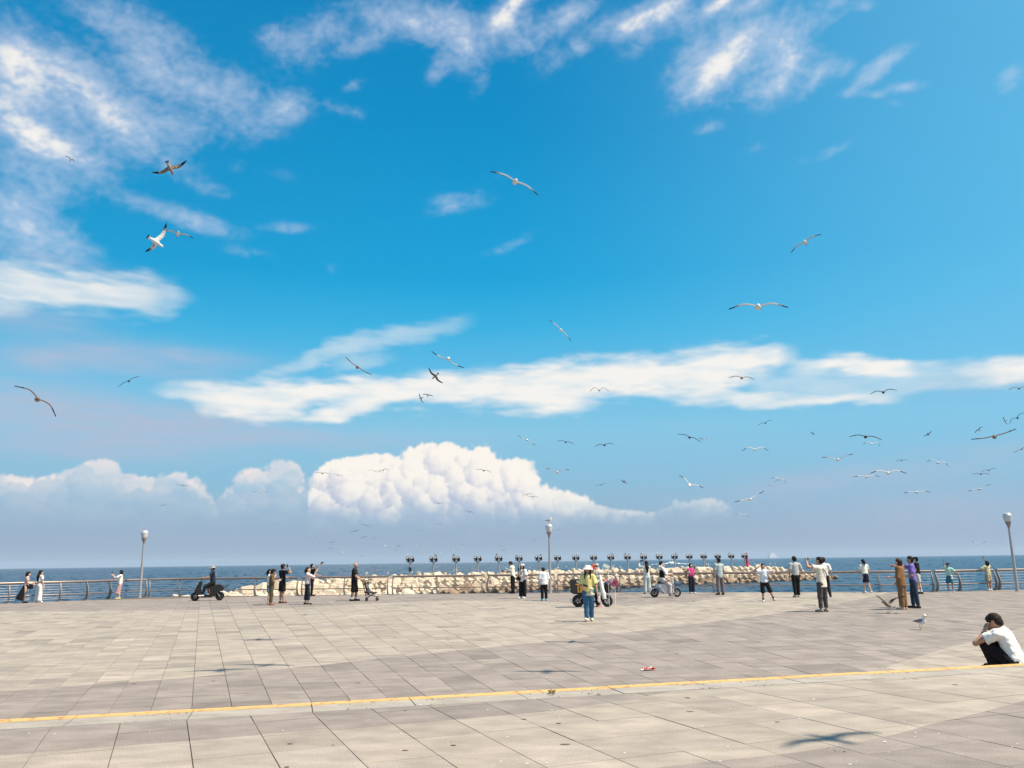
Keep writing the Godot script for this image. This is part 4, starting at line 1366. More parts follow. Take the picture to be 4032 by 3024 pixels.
# ------------------------------------------------------------------ people: smooth fields meshed by surface nets
class Blob:
	var prims := []
	var wob := 0.0
	var freq := 9.0
	var nz: FastNoiseLite

	func cone(a: Vector3, b: Vector3, ra: float, rb := -1.0, planes := [], axis := Vector3.ZERO, sq := 1.0) -> void:
		prims.append([a, b, ra, ra if rb < 0.0 else rb, planes, axis, sq])

	func build(mb: Mb, cell: float, k := 0.03) -> void:
		var lo := Vector3(1e9, 1e9, 1e9)
		var hi := -lo
		for p in prims:
			var r := maxf(p[2], p[3])
			lo = lo.min(p[0] - Vector3.ONE * r).min(p[1] - Vector3.ONE * r)
			hi = hi.max(p[0] + Vector3.ONE * r).max(p[1] + Vector3.ONE * r)
		var pad := cell * 2.5 + wob
		lo -= Vector3.ONE * pad
		hi += Vector3.ONE * pad
		var nx := int((hi.x - lo.x) / cell) + 2
		var ny := int((hi.y - lo.y) / cell) + 2
		var nzz := int((hi.z - lo.z) / cell) + 2
		var f := PackedFloat32Array()
		f.resize(nx * ny * nzz)
		f.fill(1.0)
		for p in prims:
			var a: Vector3 = p[0]
			var b: Vector3 = p[1]
			var ra: float = p[2]
			var rb: float = p[3]
			var planes: Array = p[4]
			var axis: Vector3 = p[5]
			var sq: float = p[6]
			var ab := b - a
			var l2 := maxf(ab.length_squared(), 1e-9)
			var r := maxf(ra, rb) + k + cell * 2.0 + wob
			var plo := ((a.min(b) - Vector3.ONE * r - lo) / cell).floor().max(Vector3.ZERO)
			var phi := ((a.max(b) + Vector3.ONE * r - lo) / cell).ceil()
			var x1 := mini(int(phi.x), nx - 1)
			var y1 := mini(int(phi.y), ny - 1)
			var z1 := mini(int(phi.z), nzz - 1)
			for z in range(int(plo.z), z1 + 1):
				for y in range(int(plo.y), y1 + 1):
					var i := (z * ny + y) * nx + int(plo.x)
					var pt := lo + Vector3(plo.x, y, z) * cell
					for x in range(int(plo.x), x1 + 1):
						var ap := pt - a
						var t := clampf(ap.dot(ab) / l2, 0.0, 1.0)
						var q := ap - ab * t
						if sq != 1.0:
							q += axis * (q.dot(axis) * (sq - 1.0))
						var d := q.length() - (ra + (rb - ra) * t)
						if sq != 1.0 and d > 0.0:
							d /= sq
						for pl in planes:
							d = maxf(d, (pt - pl[0]).dot(pl[1]))
						if d < r:
							if wob > 0.0 and absf(d) < cell * 3.0:
								d += wob * nz.get_noise_3dv(pt * freq)
							var o := f[i]
							var h := k - absf(o - d)
							f[i] = minf(o, d) - (h * h / k * 0.25 if h > 0.0 else 0.0)
						i += 1
						pt.x += cell
		# surface nets
		var id := PackedInt32Array()
		id.resize(nx * ny * nzz)
		id.fill(-1)
		var v := PackedVector3Array()
		var tr := PackedInt32Array()
		var dy := nx
		var dz := nx * ny
		for z in nzz - 1:
			for y in ny - 1:
				var i := (z * ny + y) * nx - 1
				for x in nx - 1:
					i += 1
					var f0 := f[i]
					if f0 > cell * 2.0 or f0 < -cell * 2.0:
						continue
					var c := [f0, f[i + 1], f[i + dy], f[i + dy + 1], f[i + dz], f[i + dz + 1], f[i + dz + dy], f[i + dz + dy + 1]]
					var neg := 0
					for q in c:
						if q < 0.0:
							neg += 1
					if neg == 0 or neg == 8:
						continue
					var s := Vector3.ZERO
					var n := 0
					for e in EDGES:
						var fa: float = c[e[0]]
						var fb: float = c[e[1]]
						if (fa < 0.0) != (fb < 0.0):
							s += CORN[e[0]].lerp(CORN[e[1]], fa / (fa - fb))
							n += 1
					id[i] = v.size()
					v.append(lo + (Vector3(x, y, z) + s / n) * cell)
		for z in range(1, nzz - 1):
			for y in range(1, ny - 1):
				var i := (z * ny + y) * nx
				for x in range(1, nx - 1):
					i += 1
					if id[i] < 0:
						continue
					var s0 := f[i] < 0.0
					if s0 != (f[i + 1] < 0.0):
						quad(tr, id[i], id[i - dy], id[i - dy - dz], id[i - dz], s0)
					if s0 != (f[i + dy] < 0.0):
						quad(tr, id[i], id[i - dz], id[i - dz - 1], id[i - 1], s0)
					if s0 != (f[i + dz] < 0.0):
						quad(tr, id[i], id[i - 1], id[i - 1 - dy], id[i - dy], s0)
		if tr.size():
			mb.piece(v, tr, 1)

	func quad(tr: PackedInt32Array, a: int, b: int, c: int, d: int, flip: bool) -> void:
		if a < 0 or b < 0 or c < 0 or d < 0:
			return
		if flip:
			tr.append_array(PackedInt32Array([a, c, b, a, d, c]))
		else:
			tr.append_array(PackedInt32Array([a, b, c, a, c, d]))

	const CORN := [Vector3(0, 0, 0), Vector3(1, 0, 0), Vector3(0, 1, 0), Vector3(1, 1, 0), Vector3(0, 0, 1), Vector3(1, 0, 1), Vector3(0, 1, 1), Vector3(1, 1, 1)]
	const EDGES := [[0, 1], [2, 3], [4, 5], [6, 7], [0, 2], [1, 3], [4, 6], [5, 7], [0, 4], [1, 5], [2, 6], [3, 7]]

func blob(w := 0.0, fr := 9.0) -> Blob:
	var b := Blob.new()
	b.wob = w
	b.freq = fr
	b.nz = noise2
	return b

var joints := {}       # of the person built last, in world space

func hand(mb: Mb, wrist: Vector3, dir: Vector3, palm: Vector3, h: float, curl: float, side: float) -> void:
	# dir: along the hand, palm: out of the palm; five fingers of unequal length, each bent at two knuckles
	dir = dir.normalized()
	palm = (palm - dir * palm.dot(dir)).normalized()
	var across := dir.cross(palm).normalized() * side
	var s := h / 1.7
	var rs := []
	for q in [[-0.012, 0.024, 0.017], [0.02, 0.032, 0.016], [0.06, 0.041, 0.014], [0.088, 0.039, 0.011]]:
		var ring := PackedVector3Array()
		for k in 8:
			var a := TAU * k / 8
			ring.append(wrist + dir * q[0] * s + across * cos(a) * q[1] * s + palm * sin(a) * q[2] * s)
		rs.append(ring)
	mb.rings(rs, true, 1)
	for i in 4:
		var p := wrist + dir * 0.084 * s + across * (0.03 - 0.02 * i) * s
		var l: float = [0.066, 0.076, 0.071, 0.055][i] * s
		var pts := PackedVector3Array([p])
		var d := dir
		for k in 3:
			d = (d + palm * curl * (0.5 + 0.25 * k) + across * (0.05 - 0.035 * i)).normalized()
			p += d * l * [0.45, 0.32, 0.23][k]
			pts.append(p)
		mb.tube(pts, 0.0095 * s, 0.0075 * s, 6)
	var tp := wrist + dir * 0.028 * s + across * 0.03 * s
	var td := (across * 0.75 + dir * 0.7 + palm * 0.3).normalized()
	mb.tube(PackedVector3Array([tp, tp + td * 0.036 * s, tp + td * 0.036 * s + (td * 0.5 + dir * 0.6 + palm * (0.2 + curl * 0.4)).normalized() * 0.03 * s]), 0.0115 * s, 0.008 * s, 6)

func person(label: String, at: Vector3, yaw: float, s: Dictionary, group := "") -> Node3D:
	var t := thing("person", label, "person", at, yaw, group)
	var h: float = s.get("H", 1.65)
	var w: float = s.get("w", 1.0)
	var fem: bool = s.get("fem", false)
	var cell: float = s.get("cell", 0.024)
	var lean: float = deg_to_rad(s.get("lean", 0.0))
	var up := Vector3(0, cos(lean), -sin(lean))
	var fwd := Vector3(0, -sin(lean), -cos(lean))
	var rt := Vector3.RIGHT
	var dirv := func(q: Array, side: float) -> Vector3: return Vector3(q[0] * side, q[1], -q[2]).normalized()
	var J := {}
	var legs := [s.get("lr", [[0.03, -1, 0.02], [0.0, -1, -0.03]]), s.get("ll", [[0.03, -1, 0.02], [0.0, -1, -0.03]])]
	var arms := [s.get("ar", [[0.16, -1, 0.02], [0.06, -1, 0.2]]), s.get("al", [[0.16, -1, 0.02], [0.06, -1, 0.2]])]
	var hipw := (0.053 if not fem else 0.056) * h
	var shw := (0.112 if not fem else 0.1) * h * (0.5 + 0.5 * w)
	# hip height from the lower foot
	var low := 0.0
	for i in 2:
		var d: Vector3 = dirv.call(legs[i][0], 1.0) * 0.245 * h + dirv.call(legs[i][1], 1.0) * 0.237 * h
		low = minf(low, d.y)
	var py: float = s.get("root", -low + 0.042 * h + 0.02 * h)
	J.P = Vector3(0, py, 0)
	J.N = J.P + up * 0.295 * h
	var hp := deg_to_rad(s.get("hp", 0.0)) - lean * 0.4
	var hy := deg_to_rad(s.get("hy", 0.0))
	var hb := Basis(Vector3.UP, -hy) * Basis(Vector3.RIGHT, hp)
	var hup := hb * Vector3.UP
	var hf := hb * Vector3.FORWARD
	var hr := hb * Vector3.RIGHT
	J.H = J.N + up * 0.045 * h + (hup * 0.065 + hf * 0.012) * h
	for i in 2:
		var sd := 1.0 if i == 0 else -1.0
		var k := "R" if i == 0 else "L"
		J["s" + k] = J.N - up * 0.022 * h + rt * shw * sd
		J["e" + k] = J["s" + k] + dirv.call(arms[i][0], sd) * 0.178 * h
		J["w" + k] = J["e" + k] + dirv.call(arms[i][1], sd) * 0.148 * h
		J["h" + k] = J.P + Vector3(hipw * sd, -0.02 * h, 0)
		J["k" + k] = J["h" + k] + dirv.call(legs[i][0], sd) * 0.245 * h
		J["a" + k] = J["k" + k] + dirv.call(legs[i][1], sd) * 0.237 * h
	for q in s.get("J", {}):
		J[q] = s.J[q]
	if s.has("J"):
		up = (J.N - J.P).normalized()
		rt = (J.sR - J.sL).normalized()
		fwd = up.cross(rt).normalized()
		if s.J.has("hup"):
			hup = s.J.hup
			hf = s.J.hf
			hr = hf.cross(hup).normalized()
	var skin: Color = s.get("skin", lin(0.47, 0.285, 0.2))
	var sm := mat("skin_%s" % skin.to_html(), skin, 0.55)
	sm.subsurf_scatter_enabled = true
	sm.subsurf_scatter_strength = 0.12
	# ---- body
	var b := blob()
	b.cone(J.N - up * 0.01 * h, J.H - hup * 0.02 * h, 0.034 * h, 0.031 * h)
	b.cone(J.sR - rt * 0.012 * h, J.sL + rt * 0.012 * h, 0.035 * h * w)
	b.cone(J.N - up * 0.07 * h, J.P + up * 0.03 * h, 0.083 * h * w, 0.074 * h * w, [], fwd, 1.5)
	b.cone(J.P + up * 0.01 * h, J.P - up * 0.02 * h, 0.085 * h * w, 0.083 * h * w, [], fwd, 1.35)
	for k in ["R", "L"]:
		b.cone(J["s" + k], J["e" + k], 0.029 * h * w, 0.022 * h * w)
		b.cone(J["e" + k], J["w" + k], 0.0225 * h * w, 0.0155 * h)
		b.cone(J["h" + k], J["k" + k], 0.05 * h * w, 0.032 * h * w)
		b.cone(J["k" + k], J["k" + k].lerp(J["a" + k], 0.4), 0.03 * h * w, 0.031 * h * w)
		b.cone(J["k" + k].lerp(J["a" + k], 0.4), J["a" + k], 0.031 * h * w, 0.019 * h)
	var body := Mb.new()
	b.build(body, cell, 0.02 * h)
	b = blob()      # head in a finer grid of its own
	b.cone(J.H + hup * 0.016 * h - hf * 0.01 * h, J.H - hup * 0.006 * h + hf * 0.008 * h, 0.051 * h, 0.046 * h)
	b.cone(J.H - hup * 0.02 * h + hf * 0.014 * h, J.H - hup * 0.055 * h + hf * 0.03 * h, 0.038 * h, 0.02 * h)
	b.cone(J.H - hup * 0.002 * h + hf * 0.05 * h, J.H - hup * 0.022 * h + hf * 0.062 * h, 0.006 * h, 0.0105 * h)
	b.cone(J.H - hup * 0.04 * h + hf * 0.049 * h + hr * 0.006 * h, J.H - hup * 0.04 * h + hf * 0.049 * h - hr * 0.006 * h, 0.007 * h)
	for sd in [-1, 1]:
		b.cone(J.H + hr * sd * 0.05 * h + hup * 0.004 * h - hf * 0.004 * h, J.H + hr * sd * 0.049 * h - hup * 0.018 * h, 0.0125 * h, 0.009 * h, [], hr, 1.8)
	b.build(body, minf(cell * 0.5, 0.011), 0.012 * h)
	for i in 2:
		var k := "R" if i == 0 else "L"
		var pd: Vector3 = s.get("palm" + k, Vector3(-1 if i == 0 else 1, 0, 0))
		hand(body, J["w" + k], J.get("hd" + k, (J["w" + k] - J["e" + k])), pd, h, s.get("curl", 0.45), -1.0 if i == 0 else 1.0)
	part("body", body, sm, t)
	# ---- face
	var eye := mat("eye", lin(0.012, 0.01, 0.01), 0.2)
	for sd in [-1, 1]:
		var em := Mb.new()
		em.ball(J.H + hr * sd * 0.02 * h + hf * 0.0505 * h + hup * 0.003 * h, Vector3(0.0085, 0.0045, 0.006) * h, Basis(hr, hup, -hf), 8, 5)
		part("eye", em, eye, t)
	var mm := Mb.new()
	mm.ball(J.H - hup * 0.041 * h + hf * 0.054 * h, Vector3(0.013, 0.0035, 0.004) * h, Basis(hr, hup, -hf), 8, 4)
	part("mouth", mm, mat("lips", lin(0.32, 0.1, 0.09), 0.5), t)
	# ---- hair
	var hair: Array = s.get("hair", ["short", lin(0.018, 0.013, 0.011)])
	var hm := mat("hair_%s" % hair[1].to_html(), hair[1], 0.55)
	hm.metallic_specular = 0.25
	if hair[0] != "bald":
		b = blob(s.get("tousled", 0.006), 26.0)
		var face := [[J.H + hf * 0.03 * h + hup * 0.02 * h, (hf * 0.8 - hup * 0.6).normalized()]]
		b.cone(J.H + hup * 0.02 * h - hf * 0.008 * h, J.H + hup * 0.002 * h - hf * 0.012 * h, 0.058 * h, 0.054 * h, face)
		b.cone(J.H - hf * 0.024 * h + hup * 0.01 * h, J.H - hf * 0.026 * h - hup * 0.035 * h, 0.044 * h, 0.03 * h)
		b.cone(J.H + hup * 0.045 * h + hf * 0.026 * h + hr * 0.025 * h, J.H + hup * 0.045 * h + hf * 0.026 * h - hr * 0.025 * h, 0.022 * h)
		match hair[0]:
			"long":
				b.cone(J.H - hf * 0.028 * h, J.N - fwd * 0.075 * h - up * 0.02 * h, 0.055 * h, 0.055 * h, [], fwd, 1.4)
				b.cone(J.N - fwd * 0.075 * h - up * 0.02 * h, J.N - fwd * 0.085 * h - up * 0.16 * h, 0.055 * h, 0.03 * h, [], fwd, 1.5)
			"front":       # long, falling over the shoulders in front
				for sd in [-1, 1]:
					b.cone(J.H + hr * sd * 0.042 * h - hup * 0.01 * h, J.N + rt * sd * 0.05 * h + fwd * 0.045 * h - up * 0.05 * h, 0.026 * h, 0.018 * h)
				b.cone(J.H - hf * 0.028 * h, J.N - fwd * 0.06 * h, 0.05 * h, 0.05 * h)
			"pony":
				b.cone(J.H - hf * 0.055 * h + hup * 0.025 * h, J.H - hf * 0.085 * h - hup * 0.02 * h, 0.02 * h, 0.026 * h)
				b.cone(J.H - hf * 0.085 * h - hup * 0.02 * h, J.H - hf * 0.085 * h - hup * 0.12 * h, 0.026 * h, 0.01 * h)
			"bob":
				for sd in [-1, 1]:
					b.cone(J.H + hr * sd * 0.04 * h + hup * 0.01 * h - hf * 0.012 * h, J.H + hr * sd * 0.045 * h - hup * 0.06 * h - hf * 0.01 * h, 0.03 * h, 0.026 * h)
				b.cone(J.H - hf * 0.03 * h, J.H - hf * 0.035 * h - hup * 0.065 * h, 0.048 * h, 0.038 * h)
			"curly":
				b.wob = 0.014
				b.cone(J.H - hf * 0.03 * h, J.H - hf * 0.045 * h - hup * 0.05 * h, 0.062 * h, 0.05 * h)
		var hmb := Mb.new()
		b.build(hmb, minf(cell * 0.7, 0.015), 0.02 * h)
		part("hair", hmb, hm, t)
	# ---- top
	var top: Dictionary = s.get("top", {})
	if not top.is_empty():
		var e: float = top.get("e", 0.012)
		var loose: float = top.get("loose", 0.012)
		b = blob(s.get("wob", 0.011), 8.0)
		var hem: Vector3 = J.P - up * top.get("hem", 0.03) * h
		b.cone(J.sR - rt * 0.008 * h, J.sL + rt * 0.008 * h, 0.036 * h * w + e)
		b.cone(J.N - up * 0.065 * h, hem - up * 0.05, 0.086 * h * w + e, 0.083 * h * w + e + loose, [[hem, -up]], fwd, 1.42)
		b.cone(J.N - up * 0.02 * h, J.N - up * 0.04 * h, 0.046 * h + e)
		if top.get("collar", false):
			b.cone(J.N + up * 0.008 * h, J.N - up * 0.01 * h, 0.04 * h)
		var sl: float = top.get("sl", 0.55)
		for k in ["R", "L"]:
			var el: Vector3 = J["e" + k]
			var sh: Vector3 = J["s" + k]
			if sl <= 0.0:
				continue
			var d := (el - sh).normalized()
			if sl <= 1.0:
				var en := sh.lerp(el, sl)
				b.cone(sh, en + d * 0.03, 0.036 * h * w + e, 0.031 * h * w + e + loose, [[en, d]])
			else:
				b.cone(sh, el, 0.034 * h * w + e, 0.028 * h * w + e)
				var wr: Vector3 = J["w" + k]
				var en2 := el.lerp(wr, sl - 1.0)
				var d2 := (wr - el).normalized()
				b.cone(el, en2 + d2 * 0.03, 0.028 * h * w + e, 0.02 * h + e, [[en2, d2]])
		var tmb := Mb.new()
		b.build(tmb, cell, 0.018 * h)
		var tm := cloth(top.c)
		if top.has("mat"):
			tm = top.mat
		part(top.get("name", "shirt"), tmb, tm, t)
		if top.has("vest"):
			b = blob(0.008, 8.0)
			b.cone(J.N - up * 0.075 * h, J.P, 0.09 * h * w + e + 0.012, 0.086 * h * w + e + 0.012, [[J.P + up * 0.01 * h, -up], [J.N - up * 0.03 * h, up]], fwd, 1.4)
			tmb = Mb.new()
			b.build(tmb, cell, 0.01)
			part("vest", tmb, cloth(top.vest), t)
	# ---- trousers, shorts or skirt
	var bot: Dictionary = s.get("bot", {})
	if not bot.is_empty():
		var e: float = bot.get("e", 0.01)
		var fl: float = bot.get("flare", 0.0)
		b = blob(0.009, 9.0)
		var waist: Vector3 = J.P + up * 0.05 * h
		b.cone(waist + up * 0.03, J.P - up * 0.03 * h, 0.08 * h * w + e, 0.09 * h * w + e, [[waist, up]], fwd, 1.35)
		var len: float = bot.get("len", 1.95)
		if bot.get("skirt", false):
			var mid: Vector3 = J.P
			var en := Vector3.ZERO
			var kk: Vector3 = (J.kR + J.kL) * 0.5
			var aa: Vector3 = (J.aR + J.aL) * 0.5
			en = J.P.lerp(kk, len) if len <= 1.0 else kk.lerp(aa, len - 1.0)
			en += bot.get("blow", Vector3.ZERO)
			var d := (en - mid).normalized()
			b.cone(mid, en + d * 0.06, 0.088 * h * w + e, 0.1 * h + fl, [[en, d]], fwd, 1.2)
		else:
			for k in ["R", "L"]:
				var hp2: Vector3 = J["h" + k]
				var kn: Vector3 = J["k" + k]
				var an: Vector3 = J["a" + k]
				var d1 := (kn - hp2).normalized()
				if len <= 1.0:
					var en := hp2.lerp(kn, len)
					b.cone(hp2, en + d1 * 0.05, 0.055 * h * w + e, 0.047 * h * w + e + fl, [[en, d1]])
				else:
					b.cone(hp2, kn, 0.056 * h * w + e, 0.037 * h * w + e + fl * 0.5)
					var d2 := (an - kn).normalized()
					var en := kn.lerp(an, len - 1.0)
					b.cone(kn, en + d2 * 0.05, 0.037 * h * w + e + fl * 0.5, 0.03 * h + e + fl, [[en, d2]])
		var bmb := Mb.new()
		b.build(bmb, cell, 0.016 * h)
		var bm := cloth(bot.c)
		if bot.has("mat"):
			bm = bot.mat
		part("skirt" if bot.get("skirt", false) else ("shorts" if len < 1.35 else "trousers"), bmb, bm, t)
	# ---- shoes
	var shoe: Color = s.get("shoe", lin(0.03, 0.03, 0.03))
	for k in ["R", "L"]:
		var an: Vector3 = J["a" + k]
		var sole: float = an.y - 0.042 * h
		var toe: Vector3 = s.get("toe" + k, Vector3(0.18 if k == "R" else -0.18, 0, -1)).normalized()
		b = blob()
		var bottom := [[Vector3(an.x, sole, an.z), s.get("sole" + k, Vector3.DOWN)]]
		b.cone(Vector3(an.x, sole + 0.024 * h, an.z) - toe * 0.022 * h, Vector3(an.x, sole + 0.018 * h, an.z) + toe * 0.1 * h + Vector3(0, s.get("toe_y" + k, 0.0), 0), 0.028 * h, 0.024 * h, bottom)
		if s.get("low", false) == false:
			b.cone(an + Vector3(0, 0.012 * h, 0), an - Vector3(0, 0.02 * h, 0), 0.026 * h, 0.03 * h)
		var smb := Mb.new()
		b.build(smb, minf(cell, 0.018), 0.02)
		part("shoe", smb, cloth(shoe), t)
		if s.has("sock"):
			b = blob()
			var kn: Vector3 = J["k" + k]
			b.cone(an, an.lerp(kn, 0.22), 0.027 * h, 0.027 * h)
			smb = Mb.new()
			b.build(smb, 0.016, 0.01)
			part("sock", smb, cloth(s.sock), t)
	# ---- hat
	var hat: Array = s.get("hat", [])
	if not hat.is_empty():
		var o := Mb.new()
		var ctr: Vector3 = J.H + hup * 0.022 * h - hf * 0.006 * h
		var prof := []
		var br := 0.0
		if hat[0] == "cap":
			prof = [Vector2(0.064, 0.0), Vector2(0.065, 0.012), Vector2(0.058, 0.036), Vector2(0.04, 0.05), Vector2(0.0, 0.056)]
		elif hat[0] == "bucket":
			prof = [Vector2(0.105, -0.03), Vector2(0.107, -0.026), Vector2(0.068, 0.012), Vector2(0.06, 0.045), Vector2(0.048, 0.055), Vector2(0.0, 0.057)]
		else:
			prof = [Vector2(0.115, -0.006), Vector2(0.117, -0.002), Vector2(0.066, 0.008), Vector2(0.058, 0.046), Vector2(0.04, 0.056), Vector2(0.0, 0.056)]
		var q := []
		for p in prof:
			q.append(p * h)
		o.lathe(q, ctr, hup, 16)
		if hat[0] == "cap":
			var pl := PackedVector2Array()
			for i in 9:
				var a := lerpf(-1.15, 1.15, i / 8.0)
				pl.append(Vector2(sin(a) * 0.055 * h, cos(a) * 0.075 * h + 0.03 * h))
			pl.append(Vector2(0.05 * h, 0.02 * h))
			pl.append(Vector2(-0.05 * h, 0.02 * h))
			o.prism(pl, 0.006 * h, Transform3D(Basis(hr, hf, hup.rotated(hr, 0.0)), ctr + hup * 0.004 * h))
		part("hat", o, cloth(hat[1]), t)
	joints = {}
	for q in J:
		if J[q] is Vector3:
			joints[q] = t.transform * (J[q] as Vector3)
	joints.f = t.basis * fwd
	joints.r = t.basis * rt
	joints.hf = t.basis * hf
	joints.t = t
	return t

func cloth(c: Color) -> StandardMaterial3D:
	var m := mat("cloth_%s" % c.to_html(), c, 0.85)
	m.metallic_specular = 0.22
	return m

func print_cloth(key: String, a: Color, b: Color, scale: float, seed_: int) -> StandardMaterial3D:
	var m := mat(key, Color.WHITE, 0.85)
	var t := speckle(key, seed_, 256, 0.0, 1.0, 0.03, 3)
	var g := Gradient.new()
	g.set_color(0, a)
	g.set_color(1, b)
	g.add_point(0.46, a)
	g.add_point(0.54, b)
	t.color_ramp = g
	m.albedo_texture = t
	m.uv1_triplanar = true
	m.uv1_scale = Vector3.ONE * scale
	return m

func phone(label: String, ctr: Vector3, x: Vector3, y: Vector3) -> void:      # x: long side, y: short side
	var t := thing("phone", label, "phone", ctr, 0)
	var mb := Mb.new()
	var z := x.cross(y).normalized()
	var b := Basis(x.normalized(), z.cross(x.normalized()).normalized(), z)
	mb.box(Vector3.ZERO, Vector3(0.155, 0.078, 0.011), b, 0.004)
	part("case", mb, mat("phone_black", lin(0.012, 0.012, 0.014), 0.25), t)
	mb = Mb.new()
	mb.box(b.z * 0.0065, Vector3(0.145, 0.07, 0.003), b)
	part("screen", mb, mat("phone_screen", lin(0.03, 0.035, 0.045), 0.08), t)
	mb = Mb.new()
	mb.box(b.z * -0.0075 + b.x * 0.055 + b.y * 0.018, Vector3(0.026, 0.026, 0.005), b, 0.002)
	part("camera_bump", mb, mat("phone_black"), t)

func bag(label: String, at: Vector3, size: Vector3, c: Color, strap: PackedVector3Array, yaw := 0.0, n := "shoulder_bag") -> Node3D:
	var t := thing(n, label, "bag", at, yaw)
	var b := blob(0.006, 10.0)
	var e := minf(size.x, minf(size.y, size.z)) * 0.5
	var hx := maxf(size.x * 0.5 - e, 0.0)
	var hy := maxf(size.y * 0.5 - e, 0.0)
	b.cone(Vector3(-hx, -hy, 0), Vector3(hx, -hy, 0), e)
	b.cone(Vector3(-hx * 0.85, hy, 0), Vector3(hx * 0.85, hy, 0), e * 0.8)
	b.cone(Vector3(0, -hy, 0), Vector3(0, hy, 0), e)
	var mb := Mb.new()
	b.build(mb, minf(0.016, e * 0.5), 0.05)
	part("pouch", mb, cloth(c), t)
	if strap.size() > 1:
		mb = Mb.new()
		var inv := t.transform.affine_inverse()
		mb.tube(inv * strap, 0.012, 0.012, 6)
		part("strap", mb, cloth(c.darkened(0.3)), t)
	return t

func build_people() -> void:
	var black := lin(0.014, 0.013, 0.014)
	var white := lin(0.74, 0.72, 0.69)
	var navy := lin(0.018, 0.02, 0.036)
	var dark := lin(0.018, 0.013, 0.011)
	var brownhair := lin(0.05, 0.024, 0.014)
	var tan := lin(0.40, 0.225, 0.15)
	var pale := lin(0.56, 0.37, 0.28)
	var t: Node3D
	# --- by the left railing
	person("curly haired person in pink top and black skirt, leaning on the companion in white", v3(-25.2, 0, -43.7), -62, {H = 1.54, fem = true, lean = 6, hy = 12, hair = ["curly", dark], skin = pale,
		ar = [[0.1, -1, 0.2], [-0.2, -0.2, 1]], al = [[0.2, -1, 0.2], [0, 0.1, 1]], top = {c = lin(0.62, 0.36, 0.36), sl = 0.5, hem = -0.01, name = "blouse"},
		bot = {c = black, skirt = true, len = 1.72, flare = 0.1, blow = Vector3(-0.05, 0, 0.2)}, shoe = black, low = true})
	bag("round black handbag hanging from the elbow of the person in the black skirt", v3(-24.82, 0.83, -43.5), Vector3(0.26, 0.24, 0.13), black, PackedVector3Array([joints.eR + Vector3(0.08, -0.1, 0), joints.eR + Vector3(0.04, 0.02, 0), joints.eR + Vector3(-0.04, -0.1, 0)]), 0, "handbag")
	person("person with waist long black hair in white wide trousers at the left railing", v3(-24.78, 0, -44.2), -24, {H = 1.6, fem = true, hair = ["long", dark], skin = pale, hy = 25,
		ar = [[0.2, -1, 0.05], [0.1, -1, 0.25]], al = [[0.1, -0.9, 0.2], [-0.5, -0.5, 0.5]], top = {c = white, sl = 0.55, hem = -0.1, name = "crop_top"},
		bot = {c = white, len = 1.96, flare = 0.06, e = 0.016}, shoe = white})
	t = person("person in white tee and mauve patterned skirt filming gulls, wearing yellow shoes", v3(-22.15, 0, -47.6), 108, {H = 1.55, fem = true, hair = ["bob", dark], skin = pale, hp = 8,
		ar = [[0.0, -0.45, 0.8], [-0.2, 0.75, 0.6]], al = [[0.0, -0.5, 0.8], [-0.2, 0.65, 0.65]], top = {c = white, sl = 0.75, loose = 0.03, hem = 0.04},
		bot = {c = white, mat = print_cloth("mauve_print", Color(0.52, 0.3, 0.36), Color(0.86, 0.76, 0.76), 4.0, 12), skirt = true, len = 1.45, flare = 0.03, blow = Vector3(0, 0, -0.12)}, shoe = lin(0.72, 0.6, 0.22), low = true})
	phone("phone held up by the person in the patterned skirt", (joints.wR + joints.wL) * 0.5 + Vector3(-0.05, 0.14, 0), Vector3.UP, Vector3(0, 0, 1))
	# --- three at the centre left
	person("person in white top and denim shorts, half hidden behind the camouflage jacket", v3(-11.2, 0, -38.7), -75, {H = 1.52, fem = true, hair = ["pony", dark], skin = pale, hp = 12, ar = [[0.1, -0.9, 0.4], [-0.1, 0.9, 0.5]], al = [[0.1, -0.6, 0.5], [-0.1, 0.95, 0.4]],
		top = {c = white, sl = 0.5}, bot = {c = lin(0.1, 0.19, 0.3), len = 0.72, flare = 0.012}, shoe = lin(0.35, 0.2, 0.13), low = true})
	t = person("person in camouflage jacket and brown trousers looking down at a phone", v3(-10.82, 0, -37.75), -78, {H = 1.56, fem = true, hair = ["bob", dark], skin = pale, hp = -28, ar = [[0.08, -1, 0.25], [-0.15, 0.25, 1]], al = [[0.08, -1, 0.3], [-0.2, 0.35, 1]],
		top = {c = lin(0.12, 0.09, 0.03), mat = print_cloth("camouflage", Color(0.25, 0.19, 0.09), Color(0.47, 0.38, 0.2), 3.2, 19), sl = 1.25, hem = 0.07, loose = 0.03, e = 0.02, name = "jacket"}, bot = {c = lin(0.09, 0.065, 0.04), len = 1.9, flare = 0.015}, shoe = lin(0.3, 0.14, 0.1), low = true, curl = 0.8})
	phone("phone in the hands of the person in the camouflage jacket", (joints.wR + joints.wL) * 0.5 + Vector3(0.13, 0.05, 0), Vector3(0.8, 0.6, 0), Vector3(0, 0, 1))
	t = person("person all in black with a cap and sandals, photographing with a raised arm", v3(-10.85, 0, -39.6), -42, {H = 1.74, hair = ["short", dark], hat = ["cap", lin(0.03, 0.028, 0.03)], skin = tan, hp = 6, ar = [[0.95, -0.15, 0.35], [-0.75, 0.75, 0.25]], al = [[0.2, -0.9, 0.3], [-0.3, 0.1, 0.9]],
		top = {c = black, sl = 0.6, loose = 0.02, hem = 0.05}, bot = {c = black, len = 0.88, flare = 0.025}, shoe = lin(0.12, 0.06, 0.04), low = true})
	phone("phone at the face of the person in black with a cap", joints.H + joints.hf * 0.17 + joints.r * 0.08 + Vector3(0, 0.03, 0), Vector3.UP, joints.r)
